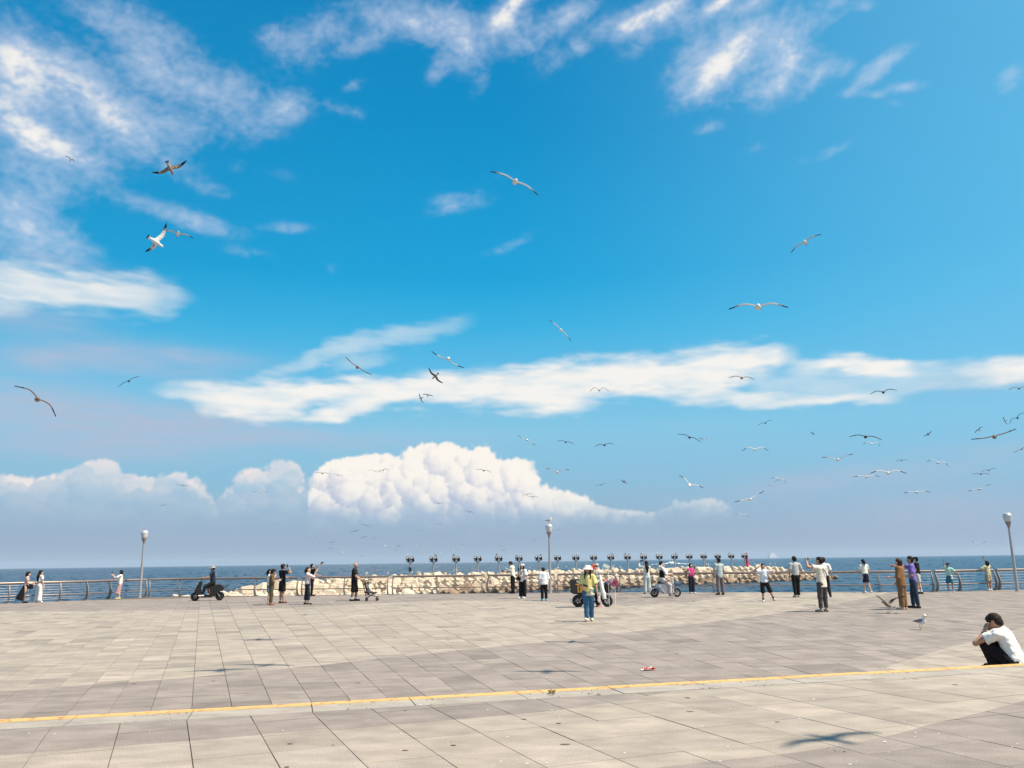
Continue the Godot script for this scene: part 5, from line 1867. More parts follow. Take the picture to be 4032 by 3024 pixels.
	t = person("person in pale pink blouse and cropped navy trousers, arm raised to the face", v3(-9.3, 0, -38.1), -80, {H = 1.6, fem = true, hair = ["pony", brownhair], skin = pale, hp = 12, ar = [[0.0, -0.35, 0.9], [-0.1, 0.95, 0.35]], al = [[0.1, -0.5, 0.8], [-0.1, 0.9, 0.4]],
		top = {c = lin(0.66, 0.53, 0.55), sl = 1.15, hem = 0.07, loose = 0.03, e = 0.018, name = "blouse"}, bot = {c = navy, len = 1.68, flare = 0.02, e = 0.018}, shoe = lin(0.1, 0.06, 0.05), low = true, lr = [[0.02, -1, 0.12], [0, -1, 0.02]], ll = [[0.02, -1, -0.1], [0, -1, -0.12]]})
	phone("phone raised by the person in the pale pink blouse", joints.wR + Vector3(0.03, 0.13, 0), Vector3(0.3, 1, 0), Vector3(0, 0, 1))
	t = person("person in black at the railing behind the pink blouse, camera held high", v3(-11.45, 0, -47.9), -78, {H = 1.74, hair = ["short", dark], skin = tan, hp = 18, ar = [[0.0, 0.2, 0.9], [0.0, 0.85, 0.5]], al = [[0.1, -0.8, 0.5], [0.0, -0.2, 0.95]],
		top = {c = black, sl = 0.6}, bot = {c = black, len = 1.95}, shoe = black})
	phone("black camera phone held above the heads by the person at the railing", joints.wR + Vector3(0.1, 0.12, 0), Vector3(1, 0.2, 0), Vector3(0, 1, 0))
	# --- with the pushchair
	t = person("heavy bald person in black tee and long shorts pushing the pushchair", v3(-7.75, 0, -41.0), -82, {H = 1.78, w = 1.22, hair = ["bald", dark], skin = tan, hp = -14, ar = [[0.12, -0.95, 0.3], [-0.1, -0.6, 0.85]], al = [[0.12, -0.95, 0.3], [-0.1, -0.55, 0.9]],
		top = {c = lin(0.02, 0.02, 0.022), sl = 0.62, hem = 0.08, loose = 0.03}, bot = {c = black, len = 1.12, flare = 0.035}, shoe = black, sock = white, lr = [[0.02, -1, -0.1], [0, -1, -0.2]], ll = [[0.02, -1, 0.22], [0, -1, -0.05]], curl = 0.9})
	# --- at the middle railing
	t = person("person in untucked white shirt and black trousers bending over a camera at the railing", v3(-0.1, 0, -47.6), 70, {H = 1.76, hair = ["short", dark], skin = tan, hp = -32, lean = 4, ar = [[0.05, -0.85, 0.4], [-0.2, 0.12, 1]], al = [[0.05, -0.85, 0.45], [-0.2, 0.18, 1]],
		top = {c = lin(0.7, 0.67, 0.58), sl = 0.75, hem = 0.05, loose = 0.025, collar = true}, bot = {c = black, len = 1.97}, shoe = black, curl = 0.8})
	var cm := thing("camera", "black camera in the hands of the person in the untucked white shirt", "camera", (joints.wR + joints.wL) * 0.5 + joints.f * 0.12 + Vector3(0, 0.03, 0), 70)
	var mb := Mb.new()
	mb.box(Vector3.ZERO, Vector3(0.15, 0.1, 0.07), Basis.IDENTITY, 0.012)
	mb.box(Vector3(0, 0.06, 0), Vector3(0.06, 0.04, 0.06), Basis.IDENTITY, 0.01)
	part("camera_body", mb, mat("black_plastic", lin(0.015, 0.015, 0.016), 0.4), cm)
	mb = Mb.new()
	mb.lathe([Vector2(0.038, 0), Vector2(0.04, 0.08), Vector2(0.036, 0.1)], Vector3(0, 0, -0.03), Vector3(0, 0, -1), 12)
	part("lens", mb, mat("black_plastic"), cm)
	t = person("person in white cap and wide black trousers holding a phone to the face", v3(0.38, 0, -41.3), 152, {H = 1.6, fem = true, hair = ["front", dark], hat = ["cap", white], skin = pale, hp = 4, ar = [[0.08, -0.85, 0.35], [-0.45, 0.95, 0.35]], al = [[0.25, -0.95, 0.15], [-1, 0.05, 0.45]],
		top = {c = white, sl = 0.85, hem = 0.05, loose = 0.03, e = 0.016}, bot = {c = black, len = 1.93, flare = 0.035}, shoe = white})
	phone("phone at the mouth of the person in the white cap", joints.wR + joints.hf * 0.05 + Vector3(0, 0.13, 0), Vector3.UP, joints.r)
	bag("small black bag at the hip of the person in the white cap", joints.P - Vector3(0.2, -0.08, -0.08), Vector3(0.25, 0.19, 0.1), black, PackedVector3Array([joints.P + Vector3(-0.2, 0.16, 0.1), joints.N + Vector3(-0.05, -0.1, 0.14), joints.N + Vector3(0.1, 0.0, 0.02)]))
	person("child in white tee, black trousers and blue shoes with head bowed, back turned", v3(1.33, 0, -38.6), 14, {H = 1.46, hair = ["short", dark], skin = tan, hp = -30, ar = [[0.14, -1, 0.2], [-0.2, -0.1, 0.8]], al = [[0.16, -1, 0.15], [-0.2, -0.2, 0.8]],
		top = {c = lin(0.68, 0.68, 0.7), sl = 0.95, hem = 0.06, loose = 0.045, e = 0.02}, bot = {c = black, len = 1.92, flare = 0.012}, shoe = lin(0.1, 0.38, 0.55)})
	# --- walking towards the viewer
	t = person("person in yellow tee, blue jeans and white bucket hat walking towards the viewer", v3(2.18, 0, -25.25), 170, {H = 1.58, fem = true, cell = 0.017, hair = ["front", lin(0.035, 0.018, 0.012)], hat = ["bucket", lin(0.72, 0.64, 0.58)], skin = lin(0.43, 0.25, 0.17), hp = 4,
		ar = [[0.22, -0.95, 0.05], [-0.55, 0.02, 0.75]], al = [[0.28, -1, 0.05], [0.18, -1, 0.15]], top = {c = lin(0.72, 0.63, 0.25), sl = 0.8, hem = 0.07, loose = 0.022, e = 0.014},
		bot = {c = lin(0.055, 0.135, 0.235), len = 1.9, flare = 0.012}, shoe = lin(0.7, 0.64, 0.52), lr = [[-0.06, -1, 0.2], [-0.02, -1, -0.03]], ll = [[-0.02, -1, -0.06], [-0.05, -0.95, -0.32]], toe_yR = 0.05, soleR = Vector3(0, -1, 0.25).normalized()})
	phone("phone in the bent hand of the person in the yellow tee", joints.wR + joints.f * 0.09 + Vector3(0.03, 0.02, 0), Vector3(0.8, -0.4, 0.3), Vector3(0, 0.6, 0.8))
	bag("small cream pouch worn in front of the yellow tee", joints.P + joints.f * 0.17 + Vector3(0.1, 0.0, 0), Vector3(0.2, 0.22, 0.06), lin(0.68, 0.58, 0.44), PackedVector3Array([joints.P + joints.f * 0.17 + Vector3(0.03, 0.1, 0), joints.N + joints.f * 0.1 + Vector3(-0.06, -0.08, 0), joints.N + Vector3(-0.1, 0.01, 0)]), -10, "pouch")
	var tissue := thing("paper_tissue", "crumpled tissue in the hanging hand of the person in yellow", "tissue", joints.wL + Vector3(0.03, -0.13, 0.02))
	var bb := blob(0.02, 22.0)
	bb.cone(Vector3(0, 0.03, 0), Vector3(0.01, -0.08, 0), 0.03, 0.045, [], Vector3(0, 0, 1), 1.6)
	mb = Mb.new()
	bb.build(mb, 0.011, 0.01)
	part("tissue", mb, cloth(lin(0.75, 0.62, 0.6)), tissue)
	# --- by the white scooter
	person("person with long dark hair, white top and pale jeans, filming with raised arms", v3(6.95, 0, -44.6), 12, {H = 1.66, fem = true, hair = ["long", dark], skin = pale, hp = 12, ar = [[0.2, 0.0, 0.9], [-0.3, 0.9, 0.3]], al = [[0.35, 0.1, 0.85], [0.0, 0.95, 0.25]],
		top = {c = lin(0.66, 0.63, 0.58), sl = 1.7, hem = -0.01, name = "top"}, bot = {c = lin(0.50, 0.54, 0.53), len = 1.95, flare = 0.03}, shoe = lin(0.5, 0.45, 0.38), lr = [[0.06, -1, 0.08], [0.05, -1, -0.25]], ll = [[0.03, -1, 0.04], [0.0, -1, 0.0]]})
	phone("phone held up by the person with long dark hair and pale jeans", (joints.wR + joints.wL) * 0.5 + Vector3(-0.06, 0.1, 0), Vector3(1, 0.1, 0), Vector3(0, 1, 0))
	t = person("person in magenta top and black wide trousers with a beige tote, phone at face", v3(9.2, 0, -44.2), -152, {H = 1.5, fem = true, hair = ["bob", dark], skin = pale, hp = 6, ar = [[0.25, -0.75, 0.5], [-0.3, 0.95, 0.45]], al = [[0.25, -0.8, 0.5], [-0.3, 0.9, 0.45]],
		top = {c = lin(0.6, 0.05, 0.26), sl = 0.4, hem = -0.03}, bot = {c = navy, len = 1.93, flare = 0.025}, shoe = white, low = true})
	phone("phone of the person in the magenta top", (joints.wR + joints.wL) * 0.5 + joints.f * 0.07 + Vector3(0, 0.1, 0), Vector3.UP, joints.r)
	bag("beige tote bag over the arm of the person in the magenta top", joints.P + Vector3(-0.26, 0.18, 0.02), Vector3(0.3, 0.42, 0.12), lin(0.33, 0.24, 0.15), PackedVector3Array([joints.P + Vector3(-0.34, 0.36, 0.02), joints.sR + Vector3(-0.02, 0.06, 0), joints.P + Vector3(-0.18, 0.36, 0.02)]), 20, "tote_bag")
	person("person in grey tee and grey trousers standing with folded arms, back turned", v3(10.2, 0, -42.2), 20, {H = 1.76, hair = ["short", dark], skin = tan, hp = 4, hy = -14, ar = [[0.24, -0.95, 0.2], [-0.95, 0.1, 0.5]], al = [[0.24, -0.95, 0.2], [-0.95, 0.14, 0.5]],
		top = {c = lin(0.36, 0.42, 0.43), sl = 0.8, hem = 0.07, loose = 0.03}, bot = {c = lin(0.18, 0.155, 0.15), len = 1.93, flare = 0.02}, shoe = lin(0.06, 0.04, 0.035), lr = [[0.1, -1, 0], [0.02, -1, -0.03]], ll = [[0.06, -1, 0], [0.0, -1, -0.03]]})
	person("child in white tee and black knee shorts, legs wide and elbows raised, facing the viewer", v3(10.25, 0, -34.9), 180, {H = 1.5, hair = ["short", dark], skin = tan, hp = 18, ar = [[0.95, 0.05, 0.25], [-0.7, 0.6, 0.35]], al = [[0.85, -0.35, 0.35], [-0.85, 0.55, 0.35]],
		top = {c = lin(0.64, 0.67, 0.74), sl = 0.6, hem = 0.03, loose = 0.035, e = 0.018}, bot = {c = black, len = 1.15, flare = 0.045}, shoe = lin(0.62, 0.58, 0.52), sock = black, lr = [[0.02, -1, 0.02], [0.02, -1, 0]], ll = [[0.38, -1, 0.05], [0.42, -1, -0.1]]})
	person("person in grey short sleeved shirt and black trousers walking away with phone at the ear", v3(12.75, 0, -38.5), 6, {H = 1.78, hair = ["short", dark], skin = tan, hy = 12, ar = [[0.4, -0.85, 0.15], [-0.45, 0.95, 0.12]], al = [[0.22, -1, 0], [0.08, -1, 0.12]],
		top = {c = lin(0.42, 0.43, 0.43), sl = 0.75, hem = 0.0, collar = true, loose = 0.02}, bot = {c = black, len = 1.96, flare = 0.008}, shoe = lin(0.4, 0.38, 0.36), lr = [[0.0, -1, 0.1], [0.0, -1, 0.02]], ll = [[0.0, -1, -0.02], [0.02, -1, -0.18]]})
	phone("phone at the ear of the walking person in the grey shirt", joints.H + joints.r * 0.1 + Vector3(0, -0.02, 0), Vector3.UP, joints.f)
	t = person("person in cream tee and dark grey trousers with a black cross strap, filming sideways", v3(10.15, 0, -28.1), 38, {H = 1.73, w = 1.08, cell = 0.018, hair = ["short", dark], skin = tan, hp = 3, hy = -10, al = [[0.8, 0.1, 0.45], [-0.45, 0.8, 0.45]], ar = [[0.15, -0.35, 0.9], [-0.7, 0.75, 0.4]],
		top = {c = lin(0.66, 0.6, 0.51), sl = 0.62, hem = 0.09, loose = 0.035, e = 0.018}, bot = {c = lin(0.085, 0.072, 0.07), len = 1.86, flare = 0.0, e = 0.012}, shoe = lin(0.3, 0.25, 0.22), lr = [[0.08, -1, 0.02], [0.02, -1, -0.04]], ll = [[0.1, -1, 0.04], [0.05, -1, -0.02]]})
	phone("phone held sideways by the person in the cream tee", joints.wL + joints.r * 0.1 + joints.f * 0.03 + Vector3(0, 0.06, 0), joints.r, Vector3.UP)
	var st := thing("cross_strap", "black strap of a bag across the back of the cream tee", "strap", joints.P)
	mb = Mb.new()
	mb.tube(st.transform.affine_inverse() * PackedVector3Array([joints.N - joints.r * 0.1 - joints.f * 0.02 + Vector3(0, 0.0, 0), joints.N - joints.f * 0.15 - joints.r * 0.04 - Vector3(0, 0.09, 0), joints.P.lerp(joints.N, 0.5) - joints.f * 0.175 + joints.r * 0.06, joints.P.lerp(joints.N, 0.2) - joints.f * 0.15 + joints.r * 0.15, joints.P.lerp(joints.N, 0.08) + joints.r * 0.2]), 0.02, 0.02, 6, 0.5, joints.f)
	part("strap", mb, cloth(black), st)
	person("person in white short sleeved shirt and black trousers stepping away towards the railing", v3(13.7, 0, -37.5), -8, {H = 1.72, hair = ["short", dark], skin = tan, ar = [[0.3, -1, 0.0], [0.15, -1, 0.15]], al = [[0.2, -1, 0.1], [0, -1, 0.3]],
		top = {c = white, sl = 0.75, hem = 0.0, collar = true, loose = 0.025}, bot = {c = black, len = 1.95}, shoe = black, lr = [[0.06, -1, -0.04], [0.03, -0.85, -0.5]], ll = [[0.0, -1, 0.08], [0, -1, 0.0]], toe_yR = -0.08, soleR = Vector3(0, -0.8, -0.6)})
	person("person with ponytail in white blouse and short black skirt leaning on the railing", v3(17.4, 0, -42.1), 4, {H = 1.6, fem = true, hair = ["pony", dark], skin = pale, lean = 6, ar = [[0.4, -0.85, 0.35], [-0.1, -0.1, 0.95]], al = [[0.35, -0.85, 0.4], [-0.2, -0.1, 0.95]],
		top = {c = lin(0.7, 0.7, 0.64), sl = 0.65, hem = 0.0, name = "blouse"}, bot = {c = navy, skirt = true, len = 0.86, flare = 0.0}, shoe = white, low = true, lr = [[0.08, -1, 0.02], [0.28, -1, -0.1]], ll = [[-0.03, -1, 0.05], [0.0, -1, 0.0]]})
	# --- the group on the right
	person("person in loose brown blouse and brown trousers, standing beside the purple polo", v3(13.05, 0, -28.7), 48, {H = 1.64, fem = true, w = 1.12, cell = 0.018, hair = ["bob", lin(0.04, 0.016, 0.012)], skin = pale, hy = -20, ar = [[0.15, -1, 0.1], [-0.1, -0.6, 0.7]], al = [[0.2, -1, 0.1], [0.1, 0.0, 0.9]],
		top = {c = lin(0.22, 0.115, 0.055), sl = 1.1, hem = 0.08, loose = 0.045, e = 0.025, name = "blouse"}, bot = {c = lin(0.215, 0.12, 0.062), len = 1.93, flare = 0.02, e = 0.016}, shoe = lin(0.6, 0.42, 0.33), lr = [[0.04, -1, 0], [0.02, -1, -0.02]], ll = [[0.0, -1, 0.04], [-0.04, -1, 0.02]]})
	person("person in purple polo and dark jeans pointing far to the left", v3(13.78, 0, -29.4), 62, {H = 1.72, cell = 0.018, hair = ["short", dark], skin = tan, hp = 2, hy = -8, ar = [[-0.15, 0.02, 1], [-0.1, 0.08, 1]], al = [[0.14, -1, 0.05], [-0.35, -0.15, 0.9]],
		top = {c = lin(0.18, 0.135, 0.42), sl = 0.7, hem = 0.06, collar = true, loose = 0.025, name = "polo"}, bot = {c = lin(0.03, 0.045, 0.075), len = 1.9, flare = 0.004}, shoe = lin(0.05, 0.045, 0.045), lr = [[0.02, -1, 0.16], [0.0, -1, 0.02]], ll = [[0.02, -1, -0.12], [0.0, -1, -0.1]]})
	person("person in black cap, black tee and pale grey shorts behind the purple polo", v3(19.2, 0, -40.4), 52, {H = 1.68, hair = ["short", dark], hat = ["cap", black], skin = pale, ar = [[0.1, -0.9, 0.4], [-0.1, 0.1, 1]], al = [[0.15, -1, 0.1], [-0.2, 0.0, 0.9]],
		top = {c = black, sl = 0.65, hem = 0.05, loose = 0.02}, bot = {c = lin(0.48, 0.45, 0.43), len = 0.85, flare = 0.02}, shoe = black, sock = white, lr = [[0.02, -1, 0.2], [0.0, -1, -0.02]], ll = [[0.04, -1, -0.12], [0.02, -1, -0.16]]})
	person("child in mint tee and teal skirt, one arm raised, hand on hip", v3(21.3, 0, -41.6), 152, {H = 1.36, fem = true, hair = ["pony", dark], hat = ["cap", navy], skin = tan, hp = 10, ar = [[0.15, 0.75, 0.55], [-0.1, 1, 0.2]], al = [[0.7, -0.75, -0.1], [-0.75, -0.4, 0.25]],
		top = {c = lin(0.38, 0.62, 0.53), sl = 0.7, hem = 0.0}, bot = {c = lin(0.03, 0.14, 0.19), skirt = true, len = 0.85, flare = 0.07}, shoe = lin(0.62, 0.58, 0.5), low = true, lr = [[0.08, -1, 0], [0.0, -1, 0]], ll = [[0.06, -1, 0], [0.06, -1, 0]]})
	bag("little white bag on the hip of the child in mint", joints.P + joints.f * 0.12 + Vector3(0.1, -0.02, 0.04), Vector3(0.14, 0.18, 0.06), lin(0.68, 0.62, 0.54), PackedVector3Array([joints.P + joints.f * 0.12 + Vector3(0.08, 0.08, 0.02), joints.N + joints.f * 0.1 + Vector3(0, -0.06, 0), joints.N + Vector3(-0.08, 0.0, 0)]))
	person("child in khaki dress stretching an arm up to feed a gull at the right railing", v3(23.85, 0, -42.75), 24, {H = 1.44, w = 1.05, hair = ["curly", dark], skin = tan, hp = 22, ar = [[-0.42, 0.9, 0.3], [-0.35, 1, 0.15]], al = [[0.6, -0.6, 0.5], [0.2, -0.05, 0.9]],
		top = {c = lin(0.47, 0.43, 0.27), mat = print_cloth("khaki_print", Color(0.68, 0.64, 0.5), Color(0.8, 0.77, 0.62), 4.0, 8), sl = 0.8, hem = 0.02, loose = 0.03, e = 0.016}, bot = {c = lin(0.36, 0.3, 0.2), len = 0.8, flare = 0.03, e = 0.018}, shoe = lin(0.7, 0.66, 0.6)})
	# --- seated man on the right, knees drawn up, head on hand; joints in metres from where he sits
	var J := {P = Vector3(0, 0.11, 0), N = Vector3(0, 0.6, -0.19), H = Vector3(0, 0.725, -0.27), hup = Vector3(0, 0.80, -0.60).normalized(), hf = Vector3(0, -0.60, -0.80).normalized(),
		sL = Vector3(-0.19, 0.545, -0.215), sR = Vector3(0.19, 0.545, -0.215), eL = Vector3(-0.25, 0.405, -0.5), eR = Vector3(0.18, 0.425, -0.43), wL = Vector3(-0.13, 0.57, -0.385), wR = Vector3(0.09, 0.575, -0.37), hdL = Vector3(0.35, 0.85, 0.1), hdR = Vector3(-0.35, 0.85, 0.1),
		hL = Vector3(-0.1, 0.1, -0.03), hR = Vector3(0.1, 0.1, -0.03), kL = Vector3(-0.14, 0.375, -0.4), kR = Vector3(0.12, 0.385, -0.41), aL = Vector3(-0.12, 0.072, -0.31), aR = Vector3(0.12, 0.072, -0.36)}
	t = person("dark haired person in white tee and black trousers sitting with head in hands", v3(7.72, 0, -13.3), 42, {H = 1.7, cell = 0.011, tousled = 0.013, wob = 0.017, hair = ["short", lin(0.022, 0.015, 0.011)], skin = lin(0.43, 0.225, 0.14), J = J, palmL = Vector3(1, 0, 0.6), palmR = Vector3(-1, 0, 0.6), curl = 0.35,
		top = {c = white, sl = 0.52, hem = 0.03, loose = 0.022, e = 0.016}, bot = {c = lin(0.016, 0.012, 0.013), len = 1.96, flare = 0.012, e = 0.012}, shoe = lin(0.03, 0.028, 0.028)})
	var wt := thing("wristwatch", "black wristwatch on the arm of the seated person", "watch", joints.wL.lerp(joints.eL, 0.14))
	mb = Mb.new()
	var ax: Vector3 = (joints.eL - joints.wL).normalized()
	mb.torus(Vector3.ZERO, ax, 0.031, 0.009, 18, 6, 1.6)
	part("band", mb, mat("black_plastic"), wt)
	mb = Mb.new()
	mb.box(Vector3(0.0, 0.0, 0.036), Vector3(0.03, 0.034, 0.01), Basis.IDENTITY, 0.003)
	part("dial", mb, mat("phone_screen"), wt)
	var gl := thing("glasses", "thin wire glasses dangling from the hand of the seated person", "glasses", joints.wR + Vector3(-0.1, 0.02, 0.05))
	mb = Mb.new()
	mb.tube(PackedVector3Array([Vector3(0.06, -0.02, 0), Vector3(-0.06, 0.05, 0), Vector3(-0.09, 0.085, 0)]), 0.0025, 0.0025, 5)
	mb.tube(PackedVector3Array([Vector3(0.0, -0.11, 0.04), Vector3(-0.08, -0.03, 0.04), Vector3(-0.095, 0.02, 0.04)]), 0.0025, 0.0025, 5)
	part("temple", mb, mat("wire_steel"), gl)

# ------------------------------------------------------------------ mopeds and the pushchair
func wheel(parent: Node3D, at: Vector3, r: float, wide: float, tyre: Material, rim: Material, spokes: int) -> void:
	var mb := Mb.new()
	mb.torus(at, Vector3(0, 0, 1), r - wide * 0.5, wide * 0.5, 28, 8, 1.0)
	var w := part("wheel", mb, tyre, parent)
	mb = Mb.new()
	mb.torus(at, Vector3(0, 0, 1), r - wide * 1.05, wide * 0.2, 28, 6, 1.6)
	for i in spokes:
		var a := TAU * i / spokes
		mb.tube(PackedVector3Array([at, at + Vector3(cos(a), sin(a), 0) * (r - wide)]), wide * 0.28, wide * 0.18, 6)
	mb.lathe([Vector2(wide * 0.5, -wide * 0.6), Vector2(wide * 0.5, wide * 0.6)], at, Vector3(0, 0, 1), 12)
	part("rim", mb, rim, w)

func poly(a: Array) -> PackedVector2Array:
	return poly_of(a)

func slab_part(n: String, pts: Array, width: float, m: Material, parent: Node3D, z := 0.0) -> MeshInstance3D:
	# side outline with narrower rounded flanks
	var mb := Mb.new()
	var p := poly(pts)
	mb.prism(p, width * 0.8, Transform3D(Basis.IDENTITY, Vector3(0, 0, z)))
	var inner := Geometry2D.offset_polygon(p, -0.018)
	if inner.size():
		mb.prism(inner[0], width, Transform3D(Basis.IDENTITY, Vector3(0, 0, z)))
	return part(n, mb, m, parent)

func handlebar(t: Node3D, x: float, y: float, black: Material, steel: Material) -> void:
	var mb := Mb.new()
	mb.tube(PackedVector3Array([Vector3(x - 0.06, y + 0.02, -0.33), Vector3(x, y, -0.16), Vector3(x + 0.02, y - 0.01, 0), Vector3(x, y, 0.16), Vector3(x - 0.06, y + 0.02, 0.33)]), 0.014, 0.014, 8)
	mb.rod(Vector3(x + 0.02, y, 0), Vector3(x + 0.07, y - 0.25, 0), 0.025)
	var hb := part("handlebar", mb, steel, t)
	for s in [-1, 1]:
		mb = Mb.new()
		mb.rod(Vector3(x - 0.03, y + 0.012, 0.22 * s), Vector3(x - 0.065, y + 0.022, 0.345 * s), 0.02)
		part("grip", mb, black, hb)

func seat_part(t: Node3D, a: Vector3, b: Vector3, r: float, m: Material) -> void:
	var bb := blob()
	bb.cone(a + Vector3(0, 0, 0.06), b + Vector3(0, 0, 0.04), r, r * 0.8)
	bb.cone(a - Vector3(0, 0, 0.06), b - Vector3(0, 0, 0.04), r, r * 0.8)
	var mb := Mb.new()
	bb.build(mb, 0.018, 0.05)
	part("seat", mb, m, t)

func fender(t: Node3D, at: Vector3, r: float, a0: float, a1: float, w: float, m: Material) -> void:
	var p := PackedVector2Array()
	for i in 10:
		var a := deg_to_rad(lerpf(a0, a1, i / 9.0))
		p.append(Vector2(at.x + cos(a) * (r + 0.035), at.y + sin(a) * (r + 0.035)))
	for i in 10:
		var a := deg_to_rad(lerpf(a1, a0, i / 9.0))
		p.append(Vector2(at.x + cos(a) * (r + 0.018), at.y + sin(a) * (r + 0.018)))
	var mb := Mb.new()
	mb.prism(p, w, Transform3D.IDENTITY)
	part("mudguard", mb, m, t)

func build_vehicles() -> void:
	var tyre := mat("tyre_rubber", lin(0.02, 0.018, 0.018), 0.85)
	var rim := mat("rim_dark", lin(0.06, 0.055, 0.055), 0.45, 0.4)
	var alloy := mat("rim_light", lin(0.4, 0.38, 0.37), 0.35, 0.6)
	var blackp := mat("scooter_black", lin(0.009, 0.008, 0.009), 0.45)
	var rubber := mat("black_plastic", lin(0.015, 0.015, 0.016), 0.4)
	var steel := mat("scooter_steel", lin(0.3, 0.29, 0.29), 0.35, 0.6)
	var seatm := mat("seat_vinyl", lin(0.012, 0.011, 0.012), 0.5)
	var dark := lin(0.018, 0.013, 0.011)
	var tan := lin(0.40, 0.225, 0.15)
	var black := lin(0.014, 0.013, 0.014)
	var white := lin(0.74, 0.72, 0.69)
	# ---- black moped, facing left
	var yaw := 199.0
	var at := v3(-15.72, 0, -43.5)
	var t := thing("moped", "black moped with an empty rear rack, ridden left by a person in a sun hat", "moped", at, yaw)
	var wb := 0.59
	wheel(t, Vector3(wb, 0.215, 0), 0.215, 0.11, tyre, rim, 6)
	wheel(t, Vector3(-wb, 0.215, 0), 0.215, 0.12, tyre, rim, 6)
	slab_part("rear_body", [[-0.46, 0.4], [-0.74, 0.5], [-0.78, 0.66], [-0.62, 0.76], [-0.1, 0.75], [0.06, 0.66], [-0.02, 0.4], [-0.1, 0.24], [-0.36, 0.22]], 0.3, blackp, t)
	slab_part("side_panel", [[-0.13, 0.34], [-0.07, 0.34], [-0.02, 0.6], [-0.09, 0.62]], 0.33, mat("orange_trim", lin(0.42, 0.09, 0.025), 0.4), t)
	slab_part("footboard", [[-0.24, 0.16], [0.3, 0.16], [0.42, 0.24], [0.4, 0.33], [-0.2, 0.3]], 0.3, blackp, t)
	slab_part("leg_shield", [[0.24, 0.26], [0.36, 0.24], [0.6, 0.44], [0.6, 0.62], [0.45, 0.93], [0.36, 0.97], [0.27, 0.94], [0.33, 0.6]], 0.38, blackp, t)
	slab_part("nose", [[0.42, 0.42], [0.6, 0.4], [0.64, 0.5], [0.54, 0.72], [0.46, 0.78]], 0.2, blackp, t)
	var mb := Mb.new()
	for s in [-1, 1]:
		mb.rod(Vector3(0.46, 0.52, 0.07 * s), Vector3(wb, 0.2, 0.07 * s), 0.022)
		mb.rod(Vector3(-0.42, 0.45, 0.09 * s), Vector3(-wb, 0.2, 0.09 * s), 0.025)
	part("fork", mb, steel, t)
	fender(t, Vector3(wb, 0.2, 0), 0.2, 20, 140, 0.12, blackp)
	fender(t, Vector3(-wb, 0.2, 0), 0.2, 60, 190, 0.13, blackp)
	handlebar(t, 0.36, 1.0, rubber, steel)
	mb = Mb.new()
	mb.lathe([Vector2(0.0, -0.03), Vector2(0.06, -0.02), Vector2(0.07, 0.03), Vector2(0.0, 0.045)], Vector3(0.5, 0.8, 0), Vector3(0.9, 0.4, 0).normalized(), 14)
	part("headlight", mb, mat("lamp_glass", lin(0.66, 0.64, 0.6), 0.12), t)
	for s in [-1, 1]:
		mb = Mb.new()
		mb.rod(Vector3(0.36, 1.01, 0.2 * s), Vector3(0.34, 1.16, 0.28 * s), 0.007)
		mb.ball(Vector3(0.34, 1.19, 0.3 * s), Vector3(0.012, 0.04, 0.06))
		part("mirror", mb, rubber, t)
	seat_part(t, Vector3(-0.08, 0.76, 0), Vector3(-0.58, 0.78, 0), 0.065, seatm)
	mb = Mb.new()
	for s in [-1, 1]:
		mb.rod(Vector3(-0.58, 0.74, 0.12 * s), Vector3(-1.0, 0.76, 0.12 * s), 0.012)
		mb.rod(Vector3(-0.98, 0.75, 0.12 * s), Vector3(-0.68, 0.52, 0.1 * s), 0.012)
	for k in 4:
		mb.rod(Vector3(-0.66 - k * 0.11, 0.76, -0.12), Vector3(-0.66 - k * 0.11, 0.76, 0.12), 0.009)
	part("rack", mb, rubber, t)
	mb = Mb.new()
	mb.box(Vector3(-0.75, 0.57, 0), Vector3(0.03, 0.07, 0.16), Basis.IDENTITY, 0.01)
	part("tail_light", mb, mat("tail_red", lin(0.4, 0.03, 0.025), 0.3), t)
	mb = Mb.new()
	mb.box(Vector3(-0.79, 0.4, 0), Vector3(0.01, 0.12, 0.18), Basis(Vector3(0, 0, 1), 0.25))
	part("number_plate", mb, mat("white_paint", lin(0.78, 0.76, 0.72), 0.5), t)
	person("rider in grey sun hat and navy tee on the black moped", at + Basis(Vector3.UP, deg_to_rad(yaw)) * Vector3(-0.22, 0, 0), yaw - 90.0, {H = 1.7, w = 1.12, root = 0.92, lean = 3, hair = ["short", dark], hat = ["sun", lin(0.36, 0.34, 0.33)], skin = tan,
		ar = [[0.12, -0.75, 0.75], [-0.05, -0.1, 1]], al = [[0.12, -0.75, 0.75], [-0.05, -0.1, 1]], top = {c = lin(0.022, 0.026, 0.05), sl = 0.6, hem = 0.04, loose = 0.02}, bot = {c = black, len = 1.93, e = 0.012},
		lr = [[0.12, -0.5, 0.9], [0.03, -1, 0.28]], ll = [[0.12, -0.5, 0.9], [0.03, -1, 0.28]], shoe = lin(0.66, 0.62, 0.58), curl = 1.1})
	# white print on the back of the tee
	var pr := thing("shirt_print", "white lettering block on the shoulder of the navy tee rider", "print", joints.N - joints.f * 0.135 - Vector3(0, 0.1, 0), yaw - 90.0)
	mb = Mb.new()
	for k in 5:
		mb.box(Vector3(-0.12 + k * 0.055, 0.01 * (k % 2), 0.012), Vector3(0.035, 0.06, 0.012), Basis(Vector3(1, 0, 0), 0.1))
	mb.box(Vector3(0.0, -0.075, 0.02), Vector3(0.1, 0.06, 0.012), Basis(Vector3(1, 0, 0), 0.1))
	part("print", mb, mat("white_paint"), pr)
	# ---- white scooter, facing right
	yaw = 8.0
	at = v3(7.15, 0, -40.35)
	var wp := mat("scooter_white", lin(0.62, 0.58, 0.56), 0.3)
	t = thing("scooter", "white step through scooter with a blue front basket, rider astride", "scooter", at, yaw)
	wb = 0.55
